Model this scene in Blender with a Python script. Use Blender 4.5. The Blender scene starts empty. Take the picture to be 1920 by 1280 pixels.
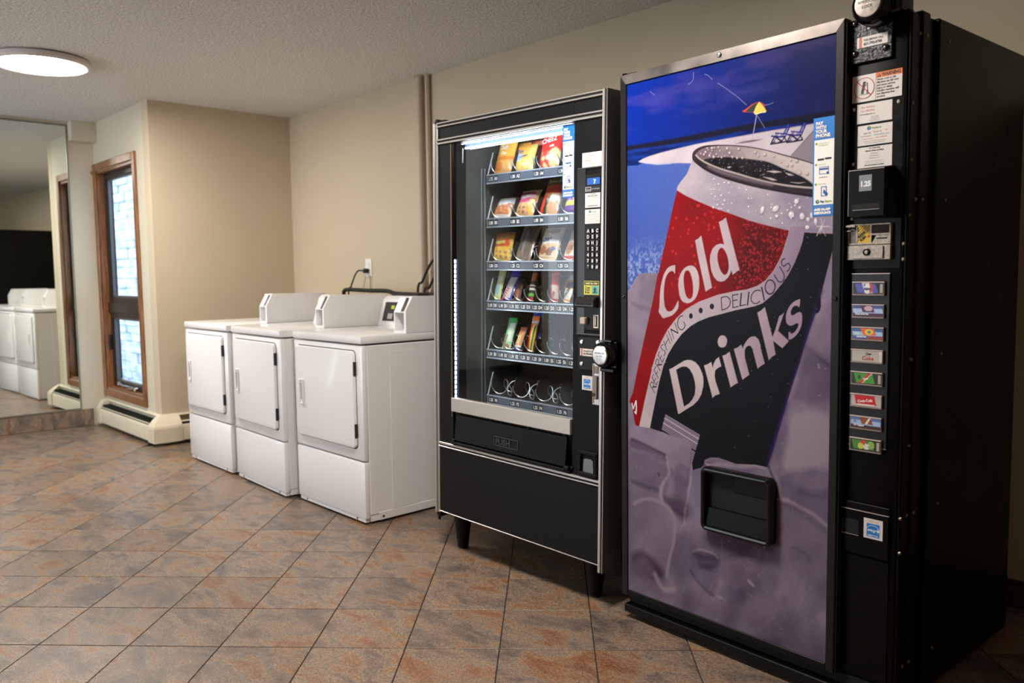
import bpy, bmesh, math, random
import numpy as np
from mathutils import Matrix, Vector

# ------------------------------------------------------------------ scene, camera, light, exposure
scene = bpy.context.scene
COL = scene.collection
PI = math.pi

cam_data = bpy.data.cameras.new('camera')
cam_data.sensor_width = 36.0
cam_data.lens = 1532.6 * 36.0 / 1920.0
cam_data.clip_start = 0.02
cam_data.dof.use_dof = True
cam_data.dof.focus_distance = 2.7
cam_data.dof.aperture_fstop = 3.2
cam = bpy.data.objects.new('camera', cam_data)
COL.objects.link(cam)
cam.matrix_world = Matrix(((0.682297, -0.051977, 0.729225, 6.0098),
                           (0.730972, 0.065223, -0.679283, -3.2163),
                           (-0.012255, 0.996516, 0.082495, 1.2000),
                           (0, 0, 0, 1)))
scene.camera = cam

vs = scene.view_settings
vs.view_transform = 'Standard'
vs.look = 'None'
vs.gamma = 1.0
vs.use_curve_mapping = False
vs.exposure = 0.9

world = bpy.data.worlds.new('overcast_sky')
scene.world = world
world.use_nodes = True
bg = world.node_tree.nodes['Background']
bg.inputs['Color'].default_value = (0.80, 0.90, 1.0, 1)
bg.inputs['Strength'].default_value = 2.9

# flat round ceiling lamps: (x, y) of each disc; LAMP = radiance of the diffuser
DISCS = [(0.716, -1.915), (4.15, -1.95)]
LAMP = 54.0
LAMP_COLOR = (1.0, 0.93, 0.84)
LED = 30.0

# ------------------------------------------------------------------ helpers
def lin(c):
    if isinstance(c, (int, float)):
        c = (c, c, c)
    return tuple((v / 12.92 if v <= 0.04045 else ((v + 0.055) / 1.055) ** 2.4) for v in [x / 255.0 for x in c])

MATS = {}
# small repeated fittings: every loose piece becomes an object of its own
SPLIT = {'levelling_foot', 'bolt', 'side_trim', 'cross_trim', 'hinge_block', 'hinge_cap', 'start_label', 'screw', 'rivet', 'light_rail', 'tray_rail', 'strip_lip', 'button', 'indicator', 'panel_edge', 'socket', 'coin_lever', 'stand_leg'}
def mat(name, rgb, rough=0.5, metal=0.0, spec=0.5, noise=None, bump=None, coat=0.0, var=None, emis=None, emis_col=None):
    """plain principled material; noise=(scale, amount) mottles the colour, bump=(scale, strength) adds fine relief"""
    if name in MATS:
        return MATS[name]
    m = bpy.data.materials.new(name)
    m.use_nodes = True
    nt = m.node_tree
    b = nt.nodes['Principled BSDF']
    c = lin(rgb)
    b.inputs['Base Color'].default_value = (*c, 1)
    b.inputs['Roughness'].default_value = rough
    b.inputs['Metallic'].default_value = metal
    b.inputs['Specular IOR Level'].default_value = spec
    b.inputs['Coat Weight'].default_value = coat
    if emis:
        b.inputs['Emission Color'].default_value = (*(emis_col or c), 1)
        b.inputs['Emission Strength'].default_value = emis
    if noise or bump:
        tc = nt.nodes.new('ShaderNodeTexCoord')
        geo = nt.nodes.new('ShaderNodeNewGeometry')
    if noise:
        n = nt.nodes.new('ShaderNodeTexNoise')
        n.inputs['Scale'].default_value = noise[0]
        n.inputs['Detail'].default_value = 6
        nt.links.new(geo.outputs['Position'], n.inputs['Vector'])
        r = nt.nodes.new('ShaderNodeMapRange')
        r.inputs[1].default_value = 0.3
        r.inputs[2].default_value = 0.7
        r.inputs[3].default_value = 1 - noise[1]
        r.inputs[4].default_value = 1 + noise[1] * 0.6
        nt.links.new(n.outputs['Fac'], r.inputs[0])
        mx = nt.nodes.new('ShaderNodeVectorMath')
        mx.operation = 'SCALE'
        mx.inputs[0].default_value = c
        nt.links.new(r.outputs[0], mx.inputs['Scale'])
        nt.links.new(mx.outputs[0], b.inputs['Base Color'])
        r2 = nt.nodes.new('ShaderNodeMapRange')
        r2.inputs[3].default_value = max(0.02, rough - 0.08)
        r2.inputs[4].default_value = min(1, rough + 0.08)
        nt.links.new(n.outputs['Fac'], r2.inputs[0])
        nt.links.new(r2.outputs[0], b.inputs['Roughness'])
    if bump:
        n2 = nt.nodes.new('ShaderNodeTexNoise')
        n2.inputs['Scale'].default_value = bump[0]
        n2.inputs['Detail'].default_value = bump[2] if len(bump) > 2 else 3
        nt.links.new(geo.outputs['Position'], n2.inputs['Vector'])
        bp = nt.nodes.new('ShaderNodeBump')
        bp.inputs['Strength'].default_value = bump[1]
        bp.inputs['Distance'].default_value = bump[3] if len(bump) > 3 else 0.004
        nt.links.new(n2.outputs['Fac'], bp.inputs['Height'])
        nt.links.new(bp.outputs[0], b.inputs['Normal'])
    MATS[name] = m
    return m

def ink(rgb, rough=0.45):
    return mat('ink_%02x%02x%02x' % tuple(int(v) for v in rgb), rgb, rough)

def vc_mat(name, rough=0.35, coat=0.0, bump=None):
    if name in MATS:
        return MATS[name]
    m = mat(name, (128, 128, 128), rough, coat=coat, bump=bump)
    nt = m.node_tree
    a = nt.nodes.new('ShaderNodeAttribute')
    a.attribute_name = 'Col'
    nt.links.new(a.outputs['Color'], nt.nodes['Principled BSDF'].inputs['Base Color'])
    return m

class MB:
    """collects shapes, then links them as ONE mesh object"""
    def __init__(s):
        s.v = []; s.f = []; s.fm = []; s.ms = []
    def mi(s, m):
        if m not in s.ms:
            s.ms.append(m)
        return s.ms.index(m)
    def add(s, vs_, fs, m=0):
        o = len(s.v)
        s.v += [tuple(p) for p in vs_]
        for f in fs:
            s.f.append(tuple(i + o for i in f)); s.fm.append(m)
        return s
    def box(s, x0, x1, y0, y1, z0, z1, b=0.0, m=0, seg=1):
        if x1 < x0: x0, x1 = x1, x0
        if y1 < y0: y0, y1 = y1, y0
        if z1 < z0: z0, z1 = z1, z0
        if b <= 0:
            v = [(x, y, z) for z in (z0, z1) for y in (y0, y1) for x in (x0, x1)]
            f = [(0, 2, 3, 1), (4, 5, 7, 6), (0, 1, 5, 4), (2, 6, 7, 3), (0, 4, 6, 2), (1, 3, 7, 5)]
            return s.add(v, f, m)
        b = min(b, (x1 - x0) * .49, (y1 - y0) * .49, (z1 - z0) * .49)
        bm = bmesh.new()
        bmesh.ops.create_cube(bm, size=1.0, matrix=Matrix.Translation(((x0 + x1) / 2, (y0 + y1) / 2, (z0 + z1) / 2)) @ Matrix.Diagonal((x1 - x0, y1 - y0, z1 - z0, 1)))
        bmesh.ops.bevel(bm, geom=bm.edges[:], offset=b, segments=seg, affect='EDGES', profile=0.5)
        return s.addbm(bm, m)
    def addbm(s, bm, m=0, mx=None):
        bm.verts.ensure_lookup_table(); bm.verts.index_update()
        if mx is not None:
            bm.transform(mx)
        s.add([v.co[:] for v in bm.verts], [[v.index for v in f.verts] for f in bm.faces], m)
        bm.free()
        return s
    def cyl(s, p0, p1, r0, r1=None, n=20, m=0, caps=True):
        r1 = r0 if r1 is None else r1
        p0 = Vector(p0); p1 = Vector(p1); d = (p1 - p0).normalized()
        a = d.orthogonal().normalized(); c = d.cross(a)
        vs_ = []
        for p, r in ((p0, r0), (p1, r1)):
            for i in range(n):
                t = 2 * PI * i / n
                vs_.append(p + a * (r * math.cos(t)) + c * (r * math.sin(t)))
        fs = [(i, (i + 1) % n, n + (i + 1) % n, n + i) for i in range(n)]
        if caps:
            fs += [tuple(range(n - 1, -1, -1)), tuple(range(n, 2 * n))]
        return s.add(vs_, fs, m)
    def lathe(s, c, axis, prof, n=24, m=0):
        """prof: list of (distance along axis, radius)"""
        c = Vector(c); d = Vector(axis).normalized()
        a = d.orthogonal().normalized(); e = d.cross(a)
        vs_ = []
        for h, r in prof:
            for i in range(n):
                t = 2 * PI * i / n
                vs_.append(c + d * h + a * (r * math.cos(t)) + e * (r * math.sin(t)))
        fs = []
        for k in range(len(prof) - 1):
            fs += [(k * n + i, k * n + (i + 1) % n, (k + 1) * n + (i + 1) % n, (k + 1) * n + i) for i in range(n)]
        fs += [tuple(range(n - 1, -1, -1)), tuple((len(prof) - 1) * n + i for i in range(n))]
        return s.add(vs_, fs, m)
    def prism(s, poly, ax, d0, d1, m=0):
        """extrude a 2D polygon; ax 'y': poly=(x,z); 'x': poly=(y,z); 'z': poly=(x,y)"""
        n = len(poly)
        def P(p, d):
            return {'y': (p[0], d, p[1]), 'x': (d, p[0], p[1]), 'z': (p[0], p[1], d)}[ax]
        vs_ = [P(p, d0) for p in poly] + [P(p, d1) for p in poly]
        fs = [tuple(range(n)), tuple(range(2 * n - 1, n - 1, -1))] + [(i, n + i, n + (i + 1) % n, (i + 1) % n) for i in range(n)]
        return s.add(vs_, fs, m)
    def tube(s, pts, r, n=6, m=0):
        pts = [Vector(p) for p in pts]; vs_ = []; k = len(pts)
        up = None
        for i, p in enumerate(pts):
            d = (pts[min(i + 1, k - 1)] - pts[max(i - 1, 0)]).normalized()
            if up is None:
                up = d.orthogonal().normalized()
            up = (up - d * up.dot(d)).normalized()
            c = d.cross(up)
            for j in range(n):
                t = 2 * PI * j / n
                vs_.append(p + up * (r * math.cos(t)) + c * (r * math.sin(t)))
        fs = [(i * n + j, i * n + (j + 1) % n, (i + 1) * n + (j + 1) % n, (i + 1) * n + j) for i in range(k - 1) for j in range(n)]
        fs += [tuple(range(n - 1, -1, -1)), tuple((k - 1) * n + j for j in range(n))]
        return s.add(vs_, fs, m)
    def frame(s, x0, x1, z0, z1, w, y0, y1, m=0, b=0.0):
        """rectangular frame of bar width w facing -y"""
        s.box(x0, x1, y0, y1, z1 - w, z1, b, m); s.box(x0, x1, y0, y1, z0, z0 + w, b, m)
        s.box(x0, x0 + w, y0, y1, z0 + w, z1 - w, b, m); s.box(x1 - w, x1, y0, y1, z0 + w, z1 - w, b, m)
        return s
    def text(s, txt, x, z, size, y, m=0, align='LEFT', sx=1.0, shear=0.0, bold=0.0, rot=0.0):
        cu = bpy.data.curves.new('t', 'FONT')
        cu.body = txt; cu.size = size; cu.align_x = align; cu.resolution_u = 2
        cu.offset = bold; cu.shear = shear
        ob = bpy.data.objects.new('t', cu); COL.objects.link(ob)
        bpy.context.view_layer.update()
        me = bpy.data.meshes.new_from_object(ob)
        cr, sr = math.cos(rot), math.sin(rot)
        vs_ = []
        for v in me.vertices:
            a, b_ = v.co.x * sx, v.co.y
            vs_.append((x + a * cr - b_ * sr, y, z + a * sr + b_ * cr))
        s.add(vs_, [tuple(p.vertices) for p in me.polygons], m)
        bpy.data.objects.remove(ob); bpy.data.curves.remove(cu); bpy.data.meshes.remove(me)
        return s
    def mesh(s, name, mats, smooth=True):
        me = bpy.data.meshes.new(name)
        me.from_pydata(s.v, [], s.f)
        if not isinstance(mats, (list, tuple)):
            mats = [mats]
        for m in mats:
            me.materials.append(m)
        me.polygons.foreach_set('material_index', [min(i, len(mats) - 1) for i in s.fm])
        me.polygons.foreach_set('use_smooth', [smooth] * len(s.f))
        bm = bmesh.new(); bm.from_mesh(me)
        bmesh.ops.recalc_face_normals(bm, faces=bm.faces[:])
        bm.to_mesh(me); bm.free()
        if smooth:
            me.set_sharp_from_angle(angle=math.radians(35))
        me.update()
        return me
    def islands(s):
        p = list(range(len(s.v)))
        def find(a):
            while p[a] != a:
                p[a] = p[p[a]]; a = p[a]
            return a
        for f in s.f:
            r = find(f[0])
            for i in f[1:]: p[find(i)] = r
        g = {}
        for f, m in zip(s.f, s.fm): g.setdefault(find(f[0]), []).append((f, m))
        out = []
        for fl in g.values():
            ids = sorted({i for f, _ in fl for i in f}); mp = {i: k for k, i in enumerate(ids)}
            q = MB(); q.v = [s.v[i] for i in ids]; q.f = [tuple(mp[i] for i in f) for f, _ in fl]; q.fm = [m for _, m in fl]
            out.append(q)
        return out
    def build(s, name, mats, parent=None, smooth=True, mx=None):
        if name in SPLIT:
            return [link(name, q.mesh(name, mats, smooth), parent, mx) for q in s.islands()][0]
        return link(name, s.mesh(name, mats, smooth), parent, mx)

def link(name, me, parent=None, mx=None):
    o = bpy.data.objects.new(name, me)
    COL.objects.link(o)
    if parent is not None:
        o.parent = parent
    if mx is not None:
        o.matrix_local = mx
    return o

def tag(o, label=None, cat=None, group=None, kind=None):
    if label: o['label'] = label
    if cat: o['category'] = cat
    if group: o['group'] = group
    if kind: o['kind'] = kind
    return o

def empty(name, mx=None):
    o = bpy.data.objects.new(name, None)
    o.empty_display_size = 0.1
    COL.objects.link(o)
    if mx is not None:
        o.matrix_world = mx
    return o

def copy_tree(o, parent=None):
    c = o.copy(); COL.objects.link(c)
    if parent is not None:
        c.parent = parent
    for ch in o.children:
        copy_tree(ch, c)
    return c

def plate_text(name, parent, items, y, mats):
    """items: (text, x, z, size, mat index, align, sx[, shear, bold])"""
    b = MB()
    for it in items:
        t, x, z, sz, m, al, sx = it[:7]
        b.text(t, x, z, sz, y, m, al, sx, it[7] if len(it) > 7 else 0.0, it[8] if len(it) > 8 else 0.0)
    return b.build(name, mats, parent, smooth=False)

# ------------------------------------------------------------------ materials
BEIGE = (202, 188, 162)
m_wall = mat('painted_wall', BEIGE, 0.75, bump=(260, 0.25, 2), noise=(1.3, 0.04))
m_wall_lit = mat('painted_wall_lit', (212, 203, 182), 0.7, bump=(260, 0.2, 2))  # paler copy of the wall paint; the brighter window-side light is in its colour
m_black = mat('black_enamel', (5, 4, 4), 0.42, spec=.2, noise=(9, 0.25))
m_blackg = mat('black_gloss', (9, 8, 8), 0.16, spec=.35)
m_blackm = mat('black_plastic', (8, 7, 7), 0.5, spec=.18, bump=(900, 0.15))
m_char = mat('charcoal_metal', (22, 20, 18), 0.42, spec=.25, noise=(14, 0.2))
m_silver = mat('brushed_aluminium', (196, 190, 184), 0.33, metal=0.85)
m_chrome = mat('worn_chrome', (190, 184, 178), 0.25, metal=1.0, noise=(60, 0.3))
m_white = mat('white_enamel', (244, 242, 242), 0.22, coat=0.3)
m_whitep = mat('white_plastic', (236, 234, 230), 0.35)
m_cream = mat('cream_enamel', (222, 212, 188), 0.42, noise=(12, 0.05))
m_paper = mat('paper_label', (222, 214, 210), 0.5)
m_dark = mat('dark_void', (6, 6, 6), 0.8)

def make_wood():
    m = bpy.data.materials.new('stained_wood'); m.use_nodes = True
    nt = m.node_tree; N = nt.nodes; L = nt.links; b = N['Principled BSDF']
    geo = N.new('ShaderNodeNewGeometry')
    mp = N.new('ShaderNodeMapping'); mp.inputs['Scale'].default_value = (30, 30, 2.5)
    L.new(geo.outputs['Position'], mp.inputs['Vector'])
    n = N.new('ShaderNodeTexNoise'); n.inputs['Scale'].default_value = 2.0; n.inputs['Detail'].default_value = 5
    L.new(mp.outputs[0], n.inputs['Vector'])
    r = N.new('ShaderNodeValToRGB')
    r.color_ramp.elements[0].position = 0.3; r.color_ramp.elements[0].color = (*lin((96, 58, 32)), 1)
    r.color_ramp.elements[1].position = 0.72; r.color_ramp.elements[1].color = (*lin((168, 112, 66)), 1)
    L.new(n.outputs['Fac'], r.inputs['Fac']); L.new(r.outputs[0], b.inputs['Base Color'])
    b.inputs['Roughness'].default_value = 0.35
    return m
m_wood = make_wood()
def make_tile_mat():
    m = bpy.data.materials.new('slate_tile'); m.use_nodes = True
    nt = m.node_tree; N = nt.nodes; L = nt.links
    b = N['Principled BSDF']
    geo = N.new('ShaderNodeNewGeometry'); oi = N.new('ShaderNodeObjectInfo')
    off = N.new('ShaderNodeVectorMath'); off.operation = 'SCALE'; off.inputs[0].default_value = (37.0, 53.0, 71.0)
    L.new(oi.outputs['Random'], off.inputs['Scale'])
    add = N.new('ShaderNodeVectorMath'); add.operation = 'ADD'
    L.new(geo.outputs['Position'], add.inputs[0]); L.new(off.outputs[0], add.inputs[1])
    mp = N.new('ShaderNodeMapping'); mp.inputs['Rotation'].default_value = (0, 0, -math.radians(44.4)); mp.inputs['Scale'].default_value = (1.0, 1.9, 1.0)
    L.new(add.outputs[0], mp.inputs['Vector'])
    n1 = N.new('ShaderNodeTexNoise'); n1.inputs['Scale'].default_value = 4.6; n1.inputs['Detail'].default_value = 10; n1.inputs['Roughness'].default_value = 0.66; n1.inputs['Distortion'].default_value = 0.5
    L.new(mp.outputs[0], n1.inputs['Vector'])
    r1 = N.new('ShaderNodeValToRGB'); cr = r1.color_ramp
    stops = [(0.32, (92, 82, 76)), (0.43, (118, 102, 91)), (0.52, (142, 122, 104)), (0.58, (148, 116, 88)), (0.66, (136, 92, 62)), (0.78, (106, 70, 50))]
    cr.elements[0].position = stops[0][0]; cr.elements[0].color = (*lin(stops[0][1]), 1)
    cr.elements[1].position = stops[-1][0]; cr.elements[1].color = (*lin(stops[-1][1]), 1)
    for p, c in stops[1:-1]:
        e = cr.elements.new(p); e.color = (*lin(c), 1)
    rs = N.new('ShaderNodeMapRange'); rs.inputs[3].default_value = -0.030; rs.inputs[4].default_value = 0.035
    fr_ = N.new('ShaderNodeMath'); fr_.operation = 'FRACT'; fm = N.new('ShaderNodeMath'); fm.operation = 'MULTIPLY'; fm.inputs[1].default_value = 7.31
    L.new(oi.outputs['Random'], fm.inputs[0]); L.new(fm.outputs[0], fr_.inputs[0]); L.new(fr_.outputs[0], rs.inputs[0])
    ad = N.new('ShaderNodeMath'); L.new(n1.outputs['Fac'], ad.inputs[0]); L.new(rs.outputs[0], ad.inputs[1])
    L.new(ad.outputs[0], r1.inputs['Fac'])
    # fine grain
    mp2 = N.new('ShaderNodeMapping'); mp2.inputs['Rotation'].default_value = (0, 0, -math.radians(44.4)); mp2.inputs['Scale'].default_value = (1.0, 1.9, 1.0)
    L.new(add.outputs[0], mp2.inputs['Vector'])
    n2 = N.new('ShaderNodeTexNoise'); n2.inputs['Scale'].default_value = 120; n2.inputs['Detail'].default_value = 5; n2.inputs['Roughness'].default_value = 0.7
    L.new(mp2.outputs[0], n2.inputs['Vector'])
    g = N.new('ShaderNodeMapRange'); g.inputs[1].default_value = 0.3; g.inputs[2].default_value = 0.7; g.inputs[3].default_value = 0.36; g.inputs[4].default_value = 1.62
    L.new(n2.outputs['Fac'], g.inputs[0])
    # grey veil
    n3 = N.new('ShaderNodeTexNoise'); n3.inputs['Scale'].default_value = 9; n3.inputs['Detail'].default_value = 6; n3.inputs['Roughness'].default_value = 0.7
    L.new(mp.outputs[0], n3.inputs['Vector'])
    g3 = N.new('ShaderNodeMapRange'); g3.inputs[1].default_value = 0.40; g3.inputs[2].default_value = 0.75; g3.inputs[3].default_value = 0; g3.inputs[4].default_value = 0.4
    L.new(n3.outputs['Fac'], g3.inputs[0])
    mx = N.new('ShaderNodeMix'); mx.data_type = 'RGBA'; mx.inputs['B'].default_value = (*lin((110, 100, 96)), 1)
    L.new(g3.outputs[0], mx.inputs['Factor']); L.new(r1.outputs[0], mx.inputs['A'])
    ml = N.new('ShaderNodeVectorMath'); ml.operation = 'SCALE'
    L.new(mx.outputs['Result'], ml.inputs[0]); L.new(g.outputs[0], ml.inputs['Scale'])
    pv = N.new('ShaderNodeMapRange'); pv.inputs[3].default_value = 0.86; pv.inputs[4].default_value = 1.10
    L.new(oi.outputs['Random'], pv.inputs[0])
    m2 = N.new('ShaderNodeVectorMath'); m2.operation = 'SCALE'
    L.new(ml.outputs[0], m2.inputs[0]); L.new(pv.outputs[0], m2.inputs['Scale'])
    L.new(m2.outputs[0], b.inputs['Base Color'])
    b.inputs['Roughness'].default_value = 0.27
    b.inputs['Specular IOR Level'].default_value = 0.55
    bp = N.new('ShaderNodeBump'); bp.inputs['Strength'].default_value = 0.35; bp.inputs['Distance'].default_value = 0.003
    L.new(n2.outputs['Fac'], bp.inputs['Height'])
    bp2 = N.new('ShaderNodeBump'); bp2.inputs['Strength'].default_value = 0.25; bp2.inputs['Distance'].default_value = 0.006
    L.new(n1.outputs['Fac'], bp2.inputs['Height']); L.new(bp.outputs[0], bp2.inputs['Normal'])
    L.new(bp2.outputs[0], b.inputs['Normal'])
    return m
m_tile = make_tile_mat()


def make_ceiling_mat():
    m = mat('popcorn_ceiling', (240, 236, 230), 0.9, bump=(110, 1.0, 5, .016), noise=(80, 0.30))
    return m
m_ceil = make_ceiling_mat()

def make_glass(name, tint=(1, 1, 1), refl=1.0):
    """thin pane: mostly clear with a mirror-like skin, kept cheap and bright"""
    m = bpy.data.materials.new(name); m.use_nodes = True
    nt = m.node_tree; N = nt.nodes; L = nt.links
    N.remove(N['Principled BSDF'])
    out = N['Material Output']
    t = N.new('ShaderNodeBsdfTransparent'); t.inputs[0].default_value = (*tint, 1)
    g = N.new('ShaderNodeBsdfGlossy'); g.inputs['Roughness'].default_value = 0.0
    fr = N.new('ShaderNodeFresnel'); fr.inputs['IOR'].default_value = 1.45
    ml = N.new('ShaderNodeMath'); ml.operation = 'MULTIPLY'; ml.inputs[1].default_value = refl
    mx = N.new('ShaderNodeMixShader')
    gg = N.new('ShaderNodeNewGeometry'); fb = N.new('ShaderNodeMath'); fb.operation = 'SUBTRACT'; fb.inputs[0].default_value = 1.0
    L.new(gg.outputs['Backfacing'], fb.inputs[1]); m3 = N.new('ShaderNodeMath'); m3.operation = 'MULTIPLY'
    L.new(fr.outputs[0], ml.inputs[0]); L.new(ml.outputs[0], m3.inputs[0]); L.new(fb.outputs[0], m3.inputs[1]); L.new(m3.outputs[0], mx.inputs[0])
    L.new(t.outputs[0], mx.inputs[1]); L.new(g.outputs[0], mx.inputs[2]); L.new(mx.outputs[0], out.inputs[0])
    return m
m_glass = make_glass('window_glass', (0.93, 0.96, 0.97))
m_vglass = make_glass('showcase_glass', (0.94, 0.96, 0.96))

# ------------------------------------------------------------------ the room
H = 2.45
XM, YW = -1.2512, -1.0865          # mirror wall plane, window wall plane
XR, YF = 7.9, -5.9                 # unseen right and front walls
floor = MB().box(XM - 0.1, XR + .1, YF - .1, 0.1, -0.10, -0.0022).build('floor', mat('grout', (38, 31, 27), 0.85))
tag(floor, kind='structure')
ta = math.radians(44.3761); TP = 0.3048; TO = (4.1189, -1.5263)
def tpt(i, j, du=0.0, dv=0.0):
    u = i * TP + du; v = j * TP + dv
    return (TO[0] + math.cos(ta) * u - math.sin(ta) * v, TO[1] + math.sin(ta) * u + math.cos(ta) * v)
def clip(poly, f):
    out = []
    for k in range(len(poly)):
        a, b = poly[k], poly[(k + 1) % len(poly)]
        fa, fb = f(a), f(b)
        if fa >= 0: out.append(a)
        if (fa >= 0) != (fb >= 0):
            t = fa / (fa - fb); out.append((a[0] + (b[0] - a[0]) * t, a[1] + (b[1] - a[1]) * t))
    return out
G = 0.0020
def tile_mesh(poly, org):
    b = MB(); n = len(poly)
    cx = sum(p[0] for p in poly) / n; cy = sum(p[1] for p in poly) / n
    inn = [(cx + (p[0] - cx) * 0.994, cy + (p[1] - cy) * 0.994) for p in poly]
    vs_ = [(p[0] - org[0], p[1] - org[1], -0.006) for p in poly] + [(p[0] - org[0], p[1] - org[1], -0.0007) for p in poly] + [(p[0] - org[0], p[1] - org[1], 0.0) for p in inn]
    fs = [(i, (i + 1) % n, n + (i + 1) % n, n + i) for i in range(n)] + [(n + i, n + (i + 1) % n, 2 * n + (i + 1) % n, 2 * n + i) for i in range(n)] + [tuple(2 * n + i for i in range(n))]
    b.add(vs_, fs)
    return b.mesh('tile', m_tile, smooth=False)
full = [(G, G), (TP - G, G), (TP - G, TP - G), (G, TP - G)]
fullmesh = None; cells = []
for i in range(-30, 30):
    for j in range(-30, 30):
        c = tpt(i, j, TP / 2, TP / 2)
        if not (XM - .3 < c[0] < XR + .3 and YF - .3 < c[1] < .3): continue
        q = [tpt(i, j, *p) for p in full]
        p = q
        if c[0] < 0:
            p = clip(clip(p, lambda a: a[0] - XM), lambda a: YW - a[1])
        else:
            p = clip(p, lambda a: -a[1])
            if any(a[1] > YW for a in p): p = clip(p, lambda a: a[0]) if p else p
        if p: p = clip(p, lambda a: XR - a[0])
        if p: p = clip(p, lambda a: a[1] - YF)
        if len(p) < 3: continue
        area = abs(sum(p[k][0] * p[(k + 1) % len(p)][1] - p[(k + 1) % len(p)][0] * p[k][1] for k in range(len(p)))) / 2
        if area < 0.0008: continue
        d = Vector((c[0] - 6.01, c[1] + 3.216, -1.2))
        e = cam.matrix_world.to_3x3().inverted() @ d
        inview = e.z < 0 and abs(e.x / -e.z) < 0.72 and abs(e.y / -e.z) < 0.52
        cells.append((0 if inview else 1, d.length, q, p, area))
cells.sort(key=lambda t: (t[0], t[1]))
rest = MB()
for k, (iv, dist, q, p, area) in enumerate(cells):
    if k < 300:
        if area > 0.0918:
            if fullmesh is None:
                fullmesh = tile_mesh(q, q[0])
            o = link('tile', fullmesh, floor, Matrix.Translation((q[0][0], q[0][1], 0)))
        else:
            o = link('tile', tile_mesh(p, p[0]), floor, Matrix.Translation((p[0][0], p[0][1], 0)))
    else:
        n = len(p)
        rest.add([(a[0], a[1], -0.006) for a in p] + [(a[0], a[1], 0) for a in p], [(i, (i + 1) % n, n + (i + 1) % n, n + i) for i in range(n)] + [tuple(n + i for i in range(n))])
if rest.v:
    tag(rest.build('far_tiles', m_tile, floor, smooth=False), kind='stuff')

def wall(name, *boxes, m=m_wall):
    b = MB()
    for q in boxes: b.box(*q)
    return tag(b.build(name, m, smooth=False), kind='structure')
T = 0.12
tag(MB().box(XM - T, XR + T, YF - T, YW + T, H, H + .1).box(-T, XR + T, YW + T, T, H, H + .1).build('ceiling', m_ceil, smooth=False), kind='structure')
wall('wall_back', (0, XR + T, 0, T, 0, H))
wall('wall_left_return', (-T, 0, YW + 0.0, T, 0, H))
# window opening: x WX0..WX1, z WZ0..WZ1
WX0, WX1, WZ0, WZ1 = -1.20, -0.32, 0.30, 2.065
wall('wall_left_back', (XM - T, WX0, YW, YW + T, 0, H), (WX1, -T, YW, YW + T, 0, H), (WX0, WX1, YW, YW + T, 0, WZ0), (WX0, WX1, YW, YW + T, WZ1, H), m=m_wall_lit)
wall('wall_left', (XM - T, XM, YF - T, YW + T, 0, H), m=m_wall_lit)
wall('wall_right', (XR, XR + T, YF - T, T, 0, H))
FX0, FX1, FZ0, FZ1 = -.9, 1.9, .25, 2.15      # unseen wide window added in the front wall for cool daylight on the dryers
wall('wall_front', (XM - T, FX0, YF - T, YF, 0, H), (FX1, XR + T, YF - T, YF, 0, H), (FX0, FX1, YF - T, YF, 0, FZ0), (FX0, FX1, YF - T, YF, FZ1, H))
w2 = tag(empty('added_window', Matrix.Translation((0, YF, 0))), kind='structure')
b = MB(); b.frame(FX0 - .05, FX1 + .05, FZ0 - .05, FZ1 + .05, .06, 0, .02, b=.003); b.box(.47, .53, 0, .02, FZ0, FZ1, .003)
b.build('casing', m_wood, w2)
tag(MB().box(-.12 - .06, -.1205, YW + .12, .12, -.4, H + .1).build('wall_outer', mat('sky_tinted_siding', (120, 150, 176), .7), smooth=False), kind='structure')  # unseen cladding, its blue painted in for sky light in the mirrored pane
tag(MB().box(XM, -1.151, -1.272, YW, 2.296, H, 0.003).build('trim_1', m_wall_lit, smooth=False), kind='structure')
# skirting on the back wall and the tile base under the mirror
bb = MB().box(2.9, XR, -0.014, 0, 0, 0.10, 0.003).build('baseboard_back', mat('brown_skirting', (62, 44, 34), 0.5))
tag(bb, kind='structure')
bl = MB().box(XM, XM + 0.004, YF, -1.19, 0.002, 0.132).build('baseboard_left', mat('grout2', (96, 84, 76), 0.8)); tag(bl, kind='structure')
y = -1.19
k = 0
while y > -4.0:
    L_ = min(TP, 3.9 + y + TP)
    y0 = y - TP
    if k == 0:
        MB().box(XM, XM + .013, -1.2645, -1.192, 0.001, 0.137, 0.002).build('tile', m_tile, bl)
        MB().box(XM, XM + .011, y0 + .0015, -1.2665, 0.001, 0.135, 0.002).build('tile', m_tile, bl)
    else:
        MB().box(XM, XM + .011, y0 + .0015, y - .0015, 0.001, 0.135, 0.002).build('tile', m_tile, bl)
    y = y0; k += 1

# ------------------------------------------------------------------ mirror
def make_mirror():
    m = bpy.data.materials.new('mirror_glass'); m.use_nodes = True
    b = m.node_tree.nodes['Principled BSDF']
    b.inputs['Base Color'].default_value = (0.86, 0.90, 0.86, 1); b.inputs['Metallic'].default_value = 1; b.inputs['Roughness'].default_value = 0.012
    return m
mir = tag(empty('wall_mirror', Matrix.Translation((XM, -1.29, 0.15)) @ Matrix.Rotation(math.radians(.7), 4, 'Z')), 'tall frameless wall mirror above the tiled base left of the window', 'mirror')
MB().box(0.002, 0.008, -2.7, 0.0, 0.0, 2.262).build('glass', make_mirror(), mir, smooth=False)
e = MB(); e.box(0, 0.012, -0.0, 0.010, -0.003, 2.27, 0.001); e.box(0, 0.012, -2.7, 0.01, 2.262, 2.274, 0.001); e.box(0, .012, -2.7, 0.01, -0.012, 0.0, 0.001)
e.build('edge_trim', mat('mirror_trim', (150, 146, 136), 0.35, metal=0.7), mir)

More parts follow.
